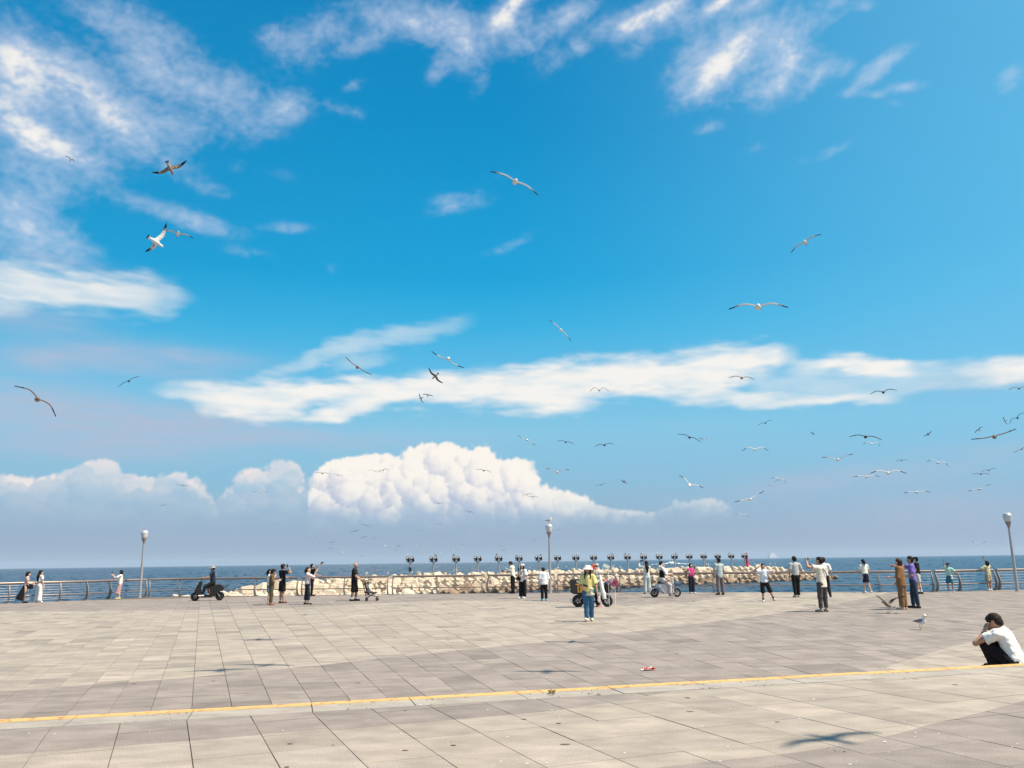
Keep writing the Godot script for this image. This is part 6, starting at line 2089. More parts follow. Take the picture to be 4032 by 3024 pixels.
	wheel(t, Vector3(wb, 0.21, 0), 0.21, 0.09, tyre, alloy, 0)
	wheel(t, Vector3(-wb, 0.21, 0), 0.21, 0.09, tyre, rim, 8)
	slab_part("side_panel", [[-0.4, 0.63], [-0.03, 0.63], [0.06, 0.5], [0.08, 0.3], [0.04, 0.18], [-0.08, 0.18], [-0.26, 0.36], [-0.46, 0.56]], 0.26, wp, t)
	slab_part("footboard", [[-0.14, 0.17], [0.32, 0.17], [0.4, 0.24], [0.38, 0.34], [0.34, 0.32], [0.32, 0.23], [-0.1, 0.22]], 0.22, wp, t)
	slab_part("column", [[0.3, 0.3], [0.38, 0.28], [0.46, 0.52], [0.38, 0.86], [0.32, 0.94], [0.27, 0.92], [0.36, 0.52]], 0.13, wp, t)
	mb = Mb.new()
	for s in [-1, 1]:
		mb.rod(Vector3(0.44, 0.55, 0.055 * s), Vector3(wb, 0.2, 0.055 * s), 0.02)
		mb.rod(Vector3(-0.28, 0.5, 0.08 * s), Vector3(-wb, 0.2, 0.08 * s), 0.018)
		mb.rod(Vector3(-0.05, 0.2, 0.08 * s), Vector3(-wb, 0.2, 0.08 * s), 0.018)
		mb.rod(Vector3(-0.3, 0.56, 0.07 * s), Vector3(-0.34, 0.2, 0.08 * s), 0.018)
	part("fork", mb, steel, t)
	fender(t, Vector3(wb, 0.2, 0), 0.2, 40, 150, 0.1, wp)
	fender(t, Vector3(-wb, 0.2, 0), 0.2, 80, 175, 0.1, wp)
	mb = Mb.new()
	mb.box(Vector3(-0.5, 0.57, 0), Vector3(0.34, 0.05, 0.16), Basis.IDENTITY, 0.015)
	part("rear_carrier", mb, wp, t)
	handlebar(t, 0.28, 1.02, rubber, steel)
	mb = Mb.new()
	mb.lathe([Vector2(0.0, -0.04), Vector2(0.07, -0.02), Vector2(0.08, 0.03), Vector2(0.0, 0.05)], Vector3(0.4, 0.86, 0), Vector3(0.95, 0.2, 0).normalized(), 14)
	part("headlight", mb, mat("lamp_glass"), t)
	seat_part(t, Vector3(-0.02, 0.66, 0), Vector3(-0.32, 0.67, 0), 0.07, seatm)
	mb = Mb.new()
	mb.box(Vector3(-0.74, 0.42, 0), Vector3(0.03, 0.06, 0.12), Basis.IDENTITY, 0.01)
	part("tail_light", mb, mat("tail_red"), t)
	mb = Mb.new()
	for k in 4:
		mb.box(Vector3(0.6, 0.57 + k * 0.045, 0.0), Vector3(0.3 + k * 0.015, 0.014, 0.24 + k * 0.01), Basis.IDENTITY, 0.006)
	for k in 7:
		for s in [-1, 1]:
			mb.box(Vector3(0.47 + k * 0.045, 0.64, 0.12 * s), Vector3(0.012, 0.16, 0.008))
			mb.box(Vector3(0.6 + 0.155 * s, 0.64, -0.1 + k * 0.033), Vector3(0.008, 0.16, 0.012))
	mb.box(Vector3(0.6, 0.58, 0), Vector3(0.29, 0.1, 0.22))
	part("basket", mb, mat("basket_blue", lin(0.015, 0.12, 0.24), 0.45), t)
	person("rider in black vest over a white shirt on the white scooter, looking up", at + Basis(Vector3.UP, deg_to_rad(yaw)) * Vector3(-0.14, 0, 0), yaw - 90.0, {H = 1.74, root = 0.84, lean = 2, hp = 18, hair = ["short", dark], skin = lin(0.5, 0.31, 0.23),
		ar = [[0.5, -0.75, 0.3], [-0.3, -0.05, 0.9]], al = [[0.12, -0.7, 0.7], [0, -0.1, 1]], top = {c = white, sl = 1.2, hem = 0.02, loose = 0.025, collar = true, vest = black}, bot = {c = lin(0.46, 0.42, 0.42), len = 1.92, flare = 0.02},
		lr = [[0.14, -0.62, 0.8], [0.1, -1, -0.1]], ll = [[0.1, -0.6, 0.85], [0.02, -1, 0.15]], J = {}, shoe = lin(0.3, 0.26, 0.25), curl = 1.1})
	# white hat hanging on the back
	var ht := thing("bucket_hat", "cream bucket hat hanging at the nape of the scooter rider", "hat", joints.N - joints.f * 0.09 + Vector3(0, 0.03, 0))
	mb = Mb.new()
	var hax: Vector3 = (-joints.f + Vector3(0, 0.25, 0)).normalized()
	mb.lathe([Vector2(0.17, -0.03), Vector2(0.172, -0.02), Vector2(0.11, 0.03), Vector2(0.09, 0.09), Vector2(0.0, 0.1)], Vector3.ZERO, hax, 16)
	part("hat", mb, cloth(lin(0.7, 0.64, 0.54)), ht)
	# ---- vendor's loaded moped, facing right
	yaw = -2.0
	at = v3(3.0, 0, -32.9)
	t = thing("vendor_moped", "black moped with a rear delivery box and toys for sale behind the yellow tee", "moped", at, yaw)
	wb = 0.56
	wheel(t, Vector3(wb, 0.215, 0), 0.215, 0.1, tyre, alloy, 5)
	wheel(t, Vector3(-wb, 0.235, 0), 0.235, 0.12, tyre, rim, 5)
	slab_part("rear_body", [[-0.6, 0.44], [-0.5, 0.5], [-0.1, 0.5], [-0.02, 0.4], [-0.1, 0.2], [-0.3, 0.2], [-0.42, 0.34]], 0.24, blackp, t)
	slab_part("footboard", [[-0.15, 0.16], [0.28, 0.16], [0.4, 0.3], [0.38, 0.36], [0.26, 0.24], [-0.12, 0.23]], 0.24, blackp, t)
	slab_part("leg_shield", [[0.3, 0.28], [0.38, 0.26], [0.5, 0.5], [0.3, 1.0], [0.22, 1.02], [0.2, 0.96], [0.34, 0.52]], 0.3, blackp, t)
	slab_part("green_sheet", [[-0.1, 0.42], [0.2, 0.4], [0.22, 0.78], [-0.06, 0.8]], 0.05, mat("green_cloth", lin(0.03, 0.12, 0.05), 0.8), t, 0.19)
	mb = Mb.new()
	for s in [-1, 1]:
		mb.rod(Vector3(0.44, 0.52, 0.07 * s), Vector3(wb, 0.215, 0.07 * s), 0.022)
		mb.rod(Vector3(-0.35, 0.42, 0.09 * s), Vector3(-wb, 0.235, 0.09 * s), 0.025)
	part("fork", mb, steel, t)
	fender(t, Vector3(wb, 0.215, 0), 0.215, 50, 150, 0.12, blackp)
	handlebar(t, 0.27, 1.06, rubber, steel)
	seat_part(t, Vector3(0.02, 0.56, 0), Vector3(-0.3, 0.57, 0), 0.065, seatm)
	mb = Mb.new()
	mb.tube(PackedVector3Array([Vector3(-0.78, 0.26, 0.06), Vector3(-0.86, 0.3, 0.06), Vector3(-0.86, 0.2, 0.06), Vector3(-0.76, 0.18, 0.06), Vector3(-0.56, 0.235, 0.08)]), 0.01)
	part("rear_guard", mb, steel, t)
	# white tube leaning at the front
	mb = Mb.new()
	mb.tube(PackedVector3Array([Vector3(0.45, 0.3, 0.17), Vector3(0.36, 0.72, 0.17), Vector3(0.27, 1.2, 0.17)]), 0.085, 0.07, 12)
	mb.rod(Vector3(0.415, 0.5, 0.17), Vector3(0.405, 0.54, 0.17), 0.092)
	part("white_roll", mb, mat("white_paint"), t)
	mb = Mb.new()
	mb.box(Vector3(0.58, 0.72, -0.02), Vector3(0.24, 0.42, 0.28), Basis(Vector3(0, 0, 1), -0.1), 0.04)
	part("front_bag", mb, seatm, t)
	mb = Mb.new()
	mb.rod(Vector3(-0.4, 0.42, 0.08), Vector3(-0.62, 0.5, 0.08), 0.015)
	mb.rod(Vector3(-0.4, 0.42, -0.08), Vector3(-0.62, 0.5, -0.08), 0.015)
	part("box_bracket", mb, steel, t)
	# delivery box: its own thing, sits on the carrier
	var yb := mat("box_yellow", lin(0.62, 0.3, 0.035), 0.5)
	var bx := thing("delivery_box", "black insulated delivery box with yellow print on the vendor's moped", "box", at + Vector3(-0.56, 0.5, 0.02), yaw)
	mb = Mb.new()
	mb.box(Vector3(0, 0.29, 0), Vector3(0.56, 0.54, 0.5), Basis.IDENTITY, 0.035)
	mb.box(Vector3(0.05, 0.03, 0), Vector3(0.5, 0.07, 0.46), Basis.IDENTITY, 0.02)
	part("box", mb, mat("box_black", lin(0.016, 0.015, 0.017), 0.7), bx)
	mb = Mb.new()
	mb.box(Vector3(0.02, 0.36, 0.254), Vector3(0.24, 0.035, 0.008))
	mb.box(Vector3(0.0, 0.2, 0.254), Vector3(0.035, 0.3, 0.008))
	mb.box(Vector3(0.26, 0.18, 0.254), Vector3(0.03, 0.26, 0.008))
	mb.box(Vector3(0.13, 0.08, 0.254), Vector3(0.28, 0.03, 0.008))
	mb.box(Vector3(0.14, 0.24, 0.254), Vector3(0.14, 0.07, 0.008))
	mb.box(Vector3(0.14, 0.15, 0.254), Vector3(0.14, 0.05, 0.008))
	part("yellow_print", mb, yb, bx)
	mb = Mb.new()
	mb.tube(PackedVector3Array([Vector3(-0.06, 0.47, 0.256), Vector3(0.0, 0.49, 0.256), Vector3(0.05, 0.46, 0.256), Vector3(0.12, 0.49, 0.256), Vector3(0.2, 0.465, 0.256)]), 0.012, 0.008, 6)
	mb.tube(PackedVector3Array([Vector3(-0.04, 0.43, 0.256), Vector3(0.06, 0.415, 0.256), Vector3(0.2, 0.42, 0.256)]), 0.008, 0.008, 6)
	part("white_script", mb, mat("white_paint"), bx)
	# rider, mostly hidden
	person("vendor in white long sleeves and pink shoes astride the loaded moped", at + Basis(Vector3.UP, deg_to_rad(yaw)) * Vector3(-0.12, 0, 0), yaw - 90.0, {H = 1.62, fem = true, root = 0.72, lean = 8, hair = ["pony", dark], hat = ["sun", lin(0.6, 0.5, 0.45)], skin = tan, low = true,
		ar = [[0.12, -0.65, 0.75], [-0.05, 0.15, 1]], al = [[0.12, -0.65, 0.75], [0, 0.15, 1]], top = {c = white, sl = 1.95, hem = 0.03, loose = 0.02}, bot = {c = black, len = 1.9, flare = 0.01},
		lr = [[0.25, -0.7, 0.75], [0.1, -0.9, 0.12]], ll = [[0.25, -0.7, 0.7], [0.12, -0.9, 0.1]], shoe = lin(0.6, 0.3, 0.34), curl = 1.1})
	# toys: pinwheels on sticks, a balloon toy and a bag
	pinwheel("pinwheel with blue, white and pink blades on the vendor's moped", at + Vector3(0.62, 0.0, 0.16), 0.95, 0.14, [lin(0.06, 0.16, 0.5), white, lin(0.7, 0.16, 0.24), white], 0.45)
	pinwheel("large pink pinwheel on a white pole at the front of the vendor's moped", at + Vector3(0.86, 0.0, 0.14), 0.9, 0.17, [lin(0.72, 0.1, 0.2), lin(0.7, 0.25, 0.3), lin(0.66, 0.12, 0.3), lin(0.72, 0.3, 0.35)], 0.12)
	var toy := thing("toy_bundle", "bundle of red, orange and teal toys on a stick above the vendor's moped", "toys", at + Vector3(0.14, 1.02, 0.05))
	mb = Mb.new()
	mb.rod(Vector3(0.1, 0.0, 0), Vector3(-0.02, 0.52, 0), 0.012)
	part("stick", mb, mat("white_paint"), toy)
	var cols := [lin(0.55, 0.07, 0.04), lin(0.7, 0.25, 0.08), lin(0.05, 0.3, 0.34), lin(0.6, 0.1, 0.18), lin(0.7, 0.6, 0.5)]
	var offs := [[-0.04, 0.52, 0.09], [-0.14, 0.46, 0.07], [0.1, 0.5, 0.05], [-0.02, 0.43, 0.06], [0.06, 0.57, 0.05]]
	for k in 5:
		mb = Mb.new()
		mb.ball(Vector3(offs[k][0], offs[k][1], 0.02 * k - 0.04), Vector3(offs[k][2] * 1.3, offs[k][2] * 0.8, offs[k][2]))
		part("toy", mb, mat("toy_%d" % k, cols[k], 0.35), toy)
	var pw := thing("paper_banner", "white paper flag on a thin stick sticking up from the vendor's moped", "flag", at + Vector3(0.5, 0.95, 0.1))
	mb = Mb.new()
	mb.rod(Vector3(-0.16, -0.1, 0), Vector3(-0.06, 0.62, 0), 0.01)
	part("stick", mb, mat("white_paint"), pw)
	mb = Mb.new()
	mb.box(Vector3(0.06, 0.57, 0), Vector3(0.26, 0.12, 0.012), Basis(Vector3(0, 0, 1), -0.45), 0.004)
	part("flag", mb, mat("paper_mint", lin(0.66, 0.7, 0.62), 0.8), pw)
	# ---- pushchair with a toddler
	at = v3(-6.98, 0, -40.9)
	t = thing("pushchair", "black folding pushchair with a raised sunshade, a toddler in it", "pushchair", at, 10)
	var fr := mat("frame_black", lin(0.015, 0.015, 0.016), 0.4)
	mb = Mb.new()
	for s in [-1, 1]:
		mb.tube(PackedVector3Array([Vector3(-0.42, 0.98, 0.2 * s), Vector3(-0.36, 0.9, 0.2 * s), Vector3(-0.14, 0.1, 0.2 * s)]), 0.016)
		mb.rod(Vector3(-0.2, 0.3, 0.2 * s), Vector3(0.34, 0.2, 0.2 * s), 0.014)
		mb.rod(Vector3(0.3, 0.42, 0.2 * s), Vector3(-0.14, 0.12, 0.2 * s), 0.014)
		mb.rod(Vector3(0.34, 0.24, 0.2 * s), Vector3(0.36, 0.08, 0.2 * s), 0.014)
	mb.rod(Vector3(-0.42, 0.98, -0.2), Vector3(-0.42, 0.98, 0.2), 0.018)
	part("frame", mb, fr, t)
	for q in [[-0.14, 0.2], [-0.14, -0.2], [0.36, 0.2], [0.36, -0.2]]:
		mb = Mb.new()
		for s in [-1, 1]:
			mb.torus(Vector3(q[0] - 0.0, 0.075, q[1] + 0.035 * s), Vector3(0, 0, 1), 0.058, 0.017, 18, 6)
			mb.lathe([Vector2(0.03, -0.008), Vector2(0.03, 0.008)], Vector3(q[0], 0.075, q[1] + 0.035 * s), Vector3(0, 0, 1), 10)
		part("wheel", mb, tyre, t)
	var bb := blob()
	bb.cone(Vector3(-0.2, 0.72, 0), Vector3(-0.1, 0.42, 0), 0.17, 0.17, [], Vector3(1, 0.3, 0).normalized(), 3.4)
	bb.cone(Vector3(-0.1, 0.4, 0), Vector3(0.2, 0.38, 0), 0.17, 0.15, [], Vector3.UP, 3.4)
	mb = Mb.new()
	bb.build(mb, 0.02, 0.05)
	part("seat", mb, seatm, t)
	mb = Mb.new()
	mb.prism(PackedVector2Array([Vector2(-0.32, 0.9), Vector2(-0.1, 0.93), Vector2(0.16, 0.985), Vector2(0.16, 1.0), Vector2(-0.1, 0.965), Vector2(-0.33, 0.925)]), 0.4, Transform3D.IDENTITY)
	part("sunshade", mb, seatm, t)
	mb = Mb.new()
	mb.box(Vector3(0.38, 0.2, 0), Vector3(0.14, 0.015, 0.32), Basis(Vector3(0, 0, 1), -0.2), 0.005)
	part("footrest", mb, fr, t)
	person("toddler in white romper sitting in the pushchair", at + Vector3(-0.02, 0, 0), -82, {H = 0.86, cell = 0.016, root = 0.5, lean = -12, hair = ["short", lin(0.05, 0.02, 0.014)], skin = lin(0.56, 0.38, 0.3), ar = [[0.15, -0.9, 0.4], [-0.1, -0.4, 0.9]], al = [[0.15, -0.9, 0.4], [-0.1, -0.4, 0.9]],
		top = {c = lin(0.7, 0.62, 0.54), sl = 1.7, hem = 0.06}, bot = {c = lin(0.68, 0.6, 0.5), len = 1.8}, lr = [[0.12, -0.25, 0.95], [0.0, -0.9, 0.45]], ll = [[0.12, -0.25, 0.95], [0, -0.9, 0.5]], shoe = lin(0.62, 0.54, 0.48)})

func pinwheel(label: String, at: Vector3, h: float, r: float, cols: Array, tilt: float) -> void:
	var t := thing("pinwheel", label, "pinwheel", at)
	var mb := Mb.new()
	mb.rod(Vector3.ZERO + Vector3(0, 0.05, 0), Vector3(0, h + 0.42, 0), 0.012)
	part("stick", mb, mat("white_paint"), t)
	for k in 8:
		mb = Mb.new()
		var a := TAU * k / 8 + tilt
		var c := Vector3(0, h, 0.03)
		var d := Vector3(cos(a), sin(a), 0)
		var e := Vector3(cos(a + 0.75), sin(a + 0.75), 0)
		var pv := PackedVector3Array([c, c + d * r, c + e * r * 0.75 + Vector3(0, 0, 0.05), c + e * r * 0.3 + Vector3(0, 0, 0.06), c + Vector3(0, 0, 0.006), c + d * r + Vector3(0, 0, 0.006), c + e * r * 0.75 + Vector3(0, 0, 0.056), c + e * r * 0.3 + Vector3(0, 0, 0.066)])
		mb.piece(pv, PackedInt32Array([0, 1, 2, 0, 2, 3, 4, 6, 5, 4, 7, 6, 0, 4, 5, 0, 5, 1, 1, 5, 6, 1, 6, 2, 2, 6, 7, 2, 7, 3, 3, 7, 4, 3, 4, 0]), 0)
		part("blade", mb, mat("blade_%s" % cols[k % 4].to_html(), cols[k % 4], 0.4), t)

# ------------------------------------------------------------------ gulls
var gull_meshes := {}

func gull_body(kind: int) -> Array:      # [body, tail, beak] meshes
	var key := "b%d" % kind
	if gull_meshes.has(key):
		return gull_meshes[key]
	var white := Color(0.74, 0.72, 0.69)
	var body := [white, Color(0.30, 0.235, 0.19), Color(0.07, 0.062, 0.06)][kind] as Color
	var head := [white, Color(0.2, 0.15, 0.12), Color(0.06, 0.052, 0.05)][kind] as Color
	var mb := Mb.new()
	# stations from tail to crown: z, radius x, radius y, y
	var st := [[0.17, 0.012, 0.01, 0.0], [0.13, 0.035, 0.027, 0.0], [0.06, 0.058, 0.05, -0.006], [-0.02, 0.066, 0.062, -0.01], [-0.1, 0.055, 0.052, -0.004], [-0.15, 0.036, 0.036, 0.006], [-0.185, 0.034, 0.034, 0.014], [-0.215, 0.036, 0.036, 0.016], [-0.245, 0.026, 0.026, 0.013], [-0.26, 0.01, 0.01, 0.01]]
	for part_ in 2:
		var rs := []
		for i in (range(0, 6) if part_ == 0 else range(5, st.size())):
			var ring := PackedVector3Array()
			for k in 10:
				var a := TAU * k / 10
				ring.append(Vector3(cos(a) * st[i][1], sin(a) * st[i][2] + st[i][3], st[i][0]))
			rs.append(ring)
		mb.col = body if part_ == 0 else head
		mb.rings(rs, true, 1)
	var tail := Mb.new()
	for q in 2:
		tail.col = [body, Color(0.03, 0.027, 0.027)][q]
		var z0: float = [0.12, 0.205][q]
		var z1: float = [0.205, 0.25][q]
		var w0: float = [0.025, 0.058][q]
		var w1: float = [0.058, 0.07][q]
		var pv := PackedVector3Array()
		for e in [0.006, -0.004]:
			pv.append_array(PackedVector3Array([Vector3(-w0, e, z0), Vector3(w0, e, z0), Vector3(w1, e, z1), Vector3(0, e, z1 - 0.012 * q), Vector3(-w1, e, z1)]))
		tail.piece(pv, PackedInt32Array([0, 1, 2, 0, 2, 3, 0, 3, 4, 5, 7, 6, 5, 8, 7, 5, 9, 8, 0, 5, 6, 0, 6, 1, 1, 6, 7, 1, 7, 2, 2, 7, 8, 2, 8, 3, 3, 8, 9, 3, 9, 4, 4, 9, 5, 4, 5, 0]), 0)
	var beak := Mb.new()
	beak.col = Color(0.42, 0.3, 0.1) if kind == 0 else Color(0.35, 0.22, 0.16)
	beak.tube(PackedVector3Array([Vector3(0, 0.01, -0.25), Vector3(0, 0.006, -0.285), Vector3(0, -0.004, -0.31)]), 0.011, 0.004, 6)
	beak.col = Color(0.03, 0.02, 0.02)
	beak.tube(PackedVector3Array([Vector3(0, -0.002, -0.3), Vector3(0, -0.006, -0.312)]), 0.006, 0.003, 6)
	gull_meshes[key] = [mb.commit(), tail.commit(), beak.commit()]
	return gull_meshes[key]

func gull_wing(kind: int, side: float, inner: float, outer: float) -> ArrayMesh:
	var key := "w%d_%d_%d_%d" % [kind, side, inner, outer]
	if gull_meshes.has(key):
		return gull_meshes[key]
	var over := [Color(0.25, 0.25, 0.27), Color(0.115, 0.08, 0.06), Color(0.03, 0.026, 0.025)][kind] as Color
	var under := [Color(0.68, 0.64, 0.61), Color(0.25, 0.185, 0.145), Color(0.05, 0.043, 0.042)][kind] as Color
	var tip := Color(0.016, 0.014, 0.014)
	var trail := [Color(0.72, 0.7, 0.67), Color(0.2, 0.15, 0.12), Color(0.05, 0.04, 0.04)][kind] as Color
	# span stations: distance along, chord, leading edge z
	var st := [[0.0, 0.135, -0.08], [0.1, 0.13, -0.1], [0.2, 0.117, -0.12], [0.28, 0.106, -0.11], [0.38, 0.092, -0.08], [0.46, 0.074, -0.045], [0.54, 0.046, 0.0], [0.6, 0.01, 0.05]]
	var pts := []
	var p := Vector3(0.045 * side, 0.02, 0)
	var last := 0.0
	for i in st.size():
		var t: float = st[i][0]
		var a := deg_to_rad(lerpf(inner, outer, smoothstep(0.12, 0.45, t)))
		p += Vector3(cos(a) * side, sin(a), 0) * (t - last)
		last = t
		pts.append([p, Vector3(-sin(a) * side, cos(a), 0), st[i][1], st[i][2]])
	var mb := Mb.new()
	for i in pts.size() - 1:
		for layer in 2:
			for strip in 2:
				var c := over if layer == 0 else under
				if strip == 1:
					c = trail if layer == 0 else under.lerp(trail, 0.5)
				if i >= 5:
					c = tip
				elif i == 4:
					c = tip if strip == 1 or kind > 0 else c.lerp(tip, 0.55)
				mb.col = c
				var pv := PackedVector3Array()
				for e in 2:
					var q: Array = pts[i + e]
					var o: Vector3 = q[0]
					var n: Vector3 = q[1] * (1.0 if layer == 0 else -1.0)
					var z0: float = q[3] + q[2] * (0.0 if strip == 0 else 0.72)
					var z1: float = q[3] + q[2] * (0.72 if strip == 0 else 1.0)
					var th0 := 0.0 if strip == 0 else 0.007
					var th1 := 0.007 if strip == 0 else 0.001
					var camber := 0.012
					pv.append_array(PackedVector3Array([o + Vector3(0, 0, z0), o + n * (0.011 if strip == 0 else 0.008) * (1.0 if i < 5 else 0.5) + Vector3(0, camber, (z0 + z1) * 0.5), o + n * th1 + Vector3(0, 0, z1), o + n * th0 + Vector3(0, 0, z0)]))
				mb.piece(pv, PackedInt32Array([3, 1, 5, 3, 5, 7, 1, 2, 6, 1, 6, 5, 2, 0, 4, 2, 4, 6, 0, 3, 7, 0, 7, 4, 0, 2, 1, 0, 1, 3, 4, 5, 6, 4, 7, 5]), 1)
	gull_meshes[key] = mb.commit()
	return gull_meshes[key]

func feather_mat() -> StandardMaterial3D:
	var m := mat("feathers", Color.WHITE, 0.8)
	m.vertex_color_use_as_albedo = true
	m.metallic_specular = 0.25
	return m

func mesh_part(n: String, am: ArrayMesh, m: Material, parent: Node3D) -> void:
	var o := MeshInstance3D.new()
	o.name = fresh(n, parent)
	o.mesh = am
	am.surface_set_material(0, m)
	parent.add_child(o, true)

func flying_gull(label: String, at: Vector3, basis_: Basis, kind: int, inner: float, outer: float, group: String, other := 0.0) -> Node3D:
	var t := thing("gull", label, "gull", at, 0, group)
	t.basis = basis_
	var b := gull_body(kind)
	var m := feather_mat()
	mesh_part("body", b[0], m, t)
	mesh_part("tail", b[1], m, t)
	mesh_part("beak", b[2], m, t)
	mesh_part("wing", gull_wing(kind, 1.0, inner, outer), m, t)
	mesh_part("wing", gull_wing(kind, -1.0, inner + other, outer + other * 0.5), m, t)
	return t

func build_gulls() -> void:
	var cam_b := Basis.from_euler(Vector3(deg_to_rad(12.14), 0, deg_to_rad(-0.78)))
	var r := RandomNumberGenerator.new()
	r.seed = 8
	for g in GULLS:
		var at := Vector3(g[0], g[1], g[2])
		var a := deg_to_rad(g[3])
		# wing axis tilted across the line of sight, heading by compass
		var see := (at - Vector3(0, 1.75, 0)).normalized()
		var rt := see.cross(Vector3.UP).normalized()
		var upv := rt.cross(see).normalized()
		var s := (rt * cos(a) - upv * sin(a)).normalized()
		var yaw := deg_to_rad(g[4])
		var flat := Vector3(see.x, 0, see.z).normalized()
		var f := flat.lerp(see, 0.55) * cos(yaw) - rt * sin(yaw)
		f = (f - s * f.dot(s)).normalized()
		var right := s
		var up := right.cross(f)
		var flag: int = g[8]
		var bad := up.y < 0.0
		if flag == 1:
			bad = up.dot(see) < 0.0
		elif flag == 2:
			bad = up.dot(see) > 0.0
		if bad:
			right = -s
			up = right.cross(f)
		var k: int = g[7]
		flying_gull(g[9], at, Basis(right, up, -f), k, g[5], g[6], "gulls in flight over the plaza and sea", 60.0 if g[6] == 5 else r.randf_range(-4, 4))
	for i in FAR_GULLS.size():
		var q: Array = FAR_GULLS[i]
		var b := Basis(Vector3.UP, r.randf_range(-0.6, 0.6) + (PI if r.randf() < 0.5 else 0.0)) * Basis(Vector3(0, 0, 1), r.randf_range(-0.35, 0.35))
		flying_gull(far_label(Vector3(q[0], q[1], q[2])), Vector3(q[0], q[1], q[2]), b, [0, 2, 1, 0][r.randi() % 4], [4, 14, 24][r.randi() % 3], [-6, -20, -34][r.randi() % 3], "far gulls low over the sea")
	# gulls overhead, above the picture: their shadows lie on the paving
	flying_gull("gull overhead casting the large shadow on the near slabs at lower right", Vector3(9.9, 12.15, -5.47), Basis(Vector3.UP, 0.5), 0, 6, -8, "gulls in flight over the plaza and sea")
	flying_gull("gull overhead casting the shadow left of the red wrapper", Vector3(9.34, 15.0, -10.95), Basis(Vector3.UP, -0.1), 0, 8, -8, "gulls in flight over the plaza and sea")
	flying_gull("gull overhead casting the left shadow of a pair on the plaza at left", Vector3(3.81, 15.0, -11.69), Basis(Vector3.UP, 0.2), 0, 8, -8, "gulls in flight over the plaza and sea")
	flying_gull("gull overhead casting the right shadow of a pair on the plaza at left", Vector3(4.39, 15.0, -12.36), Basis(Vector3.UP, -0.25), 0, 8, -8, "gulls in flight over the plaza and sea")
	# gulls on the ground
	perched_gull("white gull standing on the plaza, looking right", v3(9.85, 0, -20.85), 200, 0)
	var t := thing("gull", "brown gull landing on the plaza with raised wings beside the brown dressed person", "gull", v3(11.75, 0.26, -26.9), 0, "gulls on the plaza")
	t.basis = Basis(Vector3.UP, 0.35) * Basis(Vector3.RIGHT, 0.25)
	var b := gull_body(1)
	var m := feather_mat()
	mesh_part("body", b[0], m, t)
	mesh_part("tail", b[1], m, t)
	mesh_part("beak", b[2], m, t)
	mesh_part("wing", gull_wing(1, 1.0, 34.0, 18.0), m, t)
	mesh_part("wing", gull_wing(1, -1.0, 40.0, 24.0), m, t)
	for s in [-1, 1]:
		var mb := Mb.new()
		mb.col = Color(0.4, 0.25, 0.16)
		mb.tube(PackedVector3Array([Vector3(0.03 * s, -0.04, 0.02), Vector3(0.04 * s, -0.14, 0.06), Vector3(0.05 * s, -0.25, 0.03)]), 0.007, 0.006, 5)
		mb.box(Vector3(0.05 * s, -0.253, 0.005), Vector3(0.035, 0.006, 0.05))
		mesh_part("leg", mb.commit(), m, t)
	# on the middle lamp
	perched_gull("gull with grey back standing on the head of the middle lamp post", v3(1.97, 3.8, -47.2), -80, 0)
	# on the floodlights
	var first: Node3D
	var seats := [[0, -1], [1, 1], [2, -1], [4, -1], [5, -1], [6, 1], [8, 1], [10, 1], [11, -1], [11, 1], [12, -1], [13, -1], [14, 1], [16, -1], [18, -1], [19, 1]]
	for q in seats:
		var at: Vector3 = POLE0 + POLE_STEP * q[0] + Vector3(0.24 * q[1], 2.37, 0.0)
		var lab := "gull standing on the %s lamp of the %s floodlight pole from the left" % ["left" if q[1] < 0 else "right", ORD[q[0]]]
		perched_gull(lab, at, r.randf_range(-180, 180), 1 if r.randf() < 0.3 else 0, "gulls on the floodlights")
	# along the crest of the breakwater
	var along := POLE_STEP.normalized()
	var front := Vector3(-along.z, 0, along.x)
	if front.z < 0.0:
		front = -front
	for i in 40:
		var n := r.randf_range(-2.6, 22.0)
		var p := POLE0 + POLE_STEP * n + front * r.randf_range(-0.9, 0.5) + Vector3(0, crest_y(n) + r.randf_range(0.1, 0.3), 0)
		perched_gull("small %s gull on the breakwater crest between the %s and the %s floodlight pole" % ["pale" if r.randf() < 2.0 else "", ORD[clampi(int(n), 0, 18)], ORD[clampi(int(n), 0, 18) + 1]] if n > 0.0 else "small pale gull on the breakwater crest left of the first floodlight pole", p, r.randf_range(-180, 180), 1 if r.randf() < 0.2 else 0, "gulls standing on the breakwater crest")

func far_label(p: Vector3) -> String:
	var az := atan2(p.x, -p.z)
	var best := -1
	for i in 20:
		var q := POLE0 + POLE_STEP * i
		if best < 0 or absf(atan2(q.x, -q.z) - az) < absf(atan2((POLE0 + POLE_STEP * best).x, -(POLE0 + POLE_STEP * best).z) - az):
			best = i
	if az < atan2(POLE0.x, -POLE0.z) - 0.02:
		return "tiny far gull low over the sea left of the floodlight row, %s" % ("high in the haze" if p.y > 7.0 else "close to the horizon")
	return "tiny far gull %s the %s floodlight pole from the left" % ["well above" if p.y > 6.0 else "close over", ORD[best]]

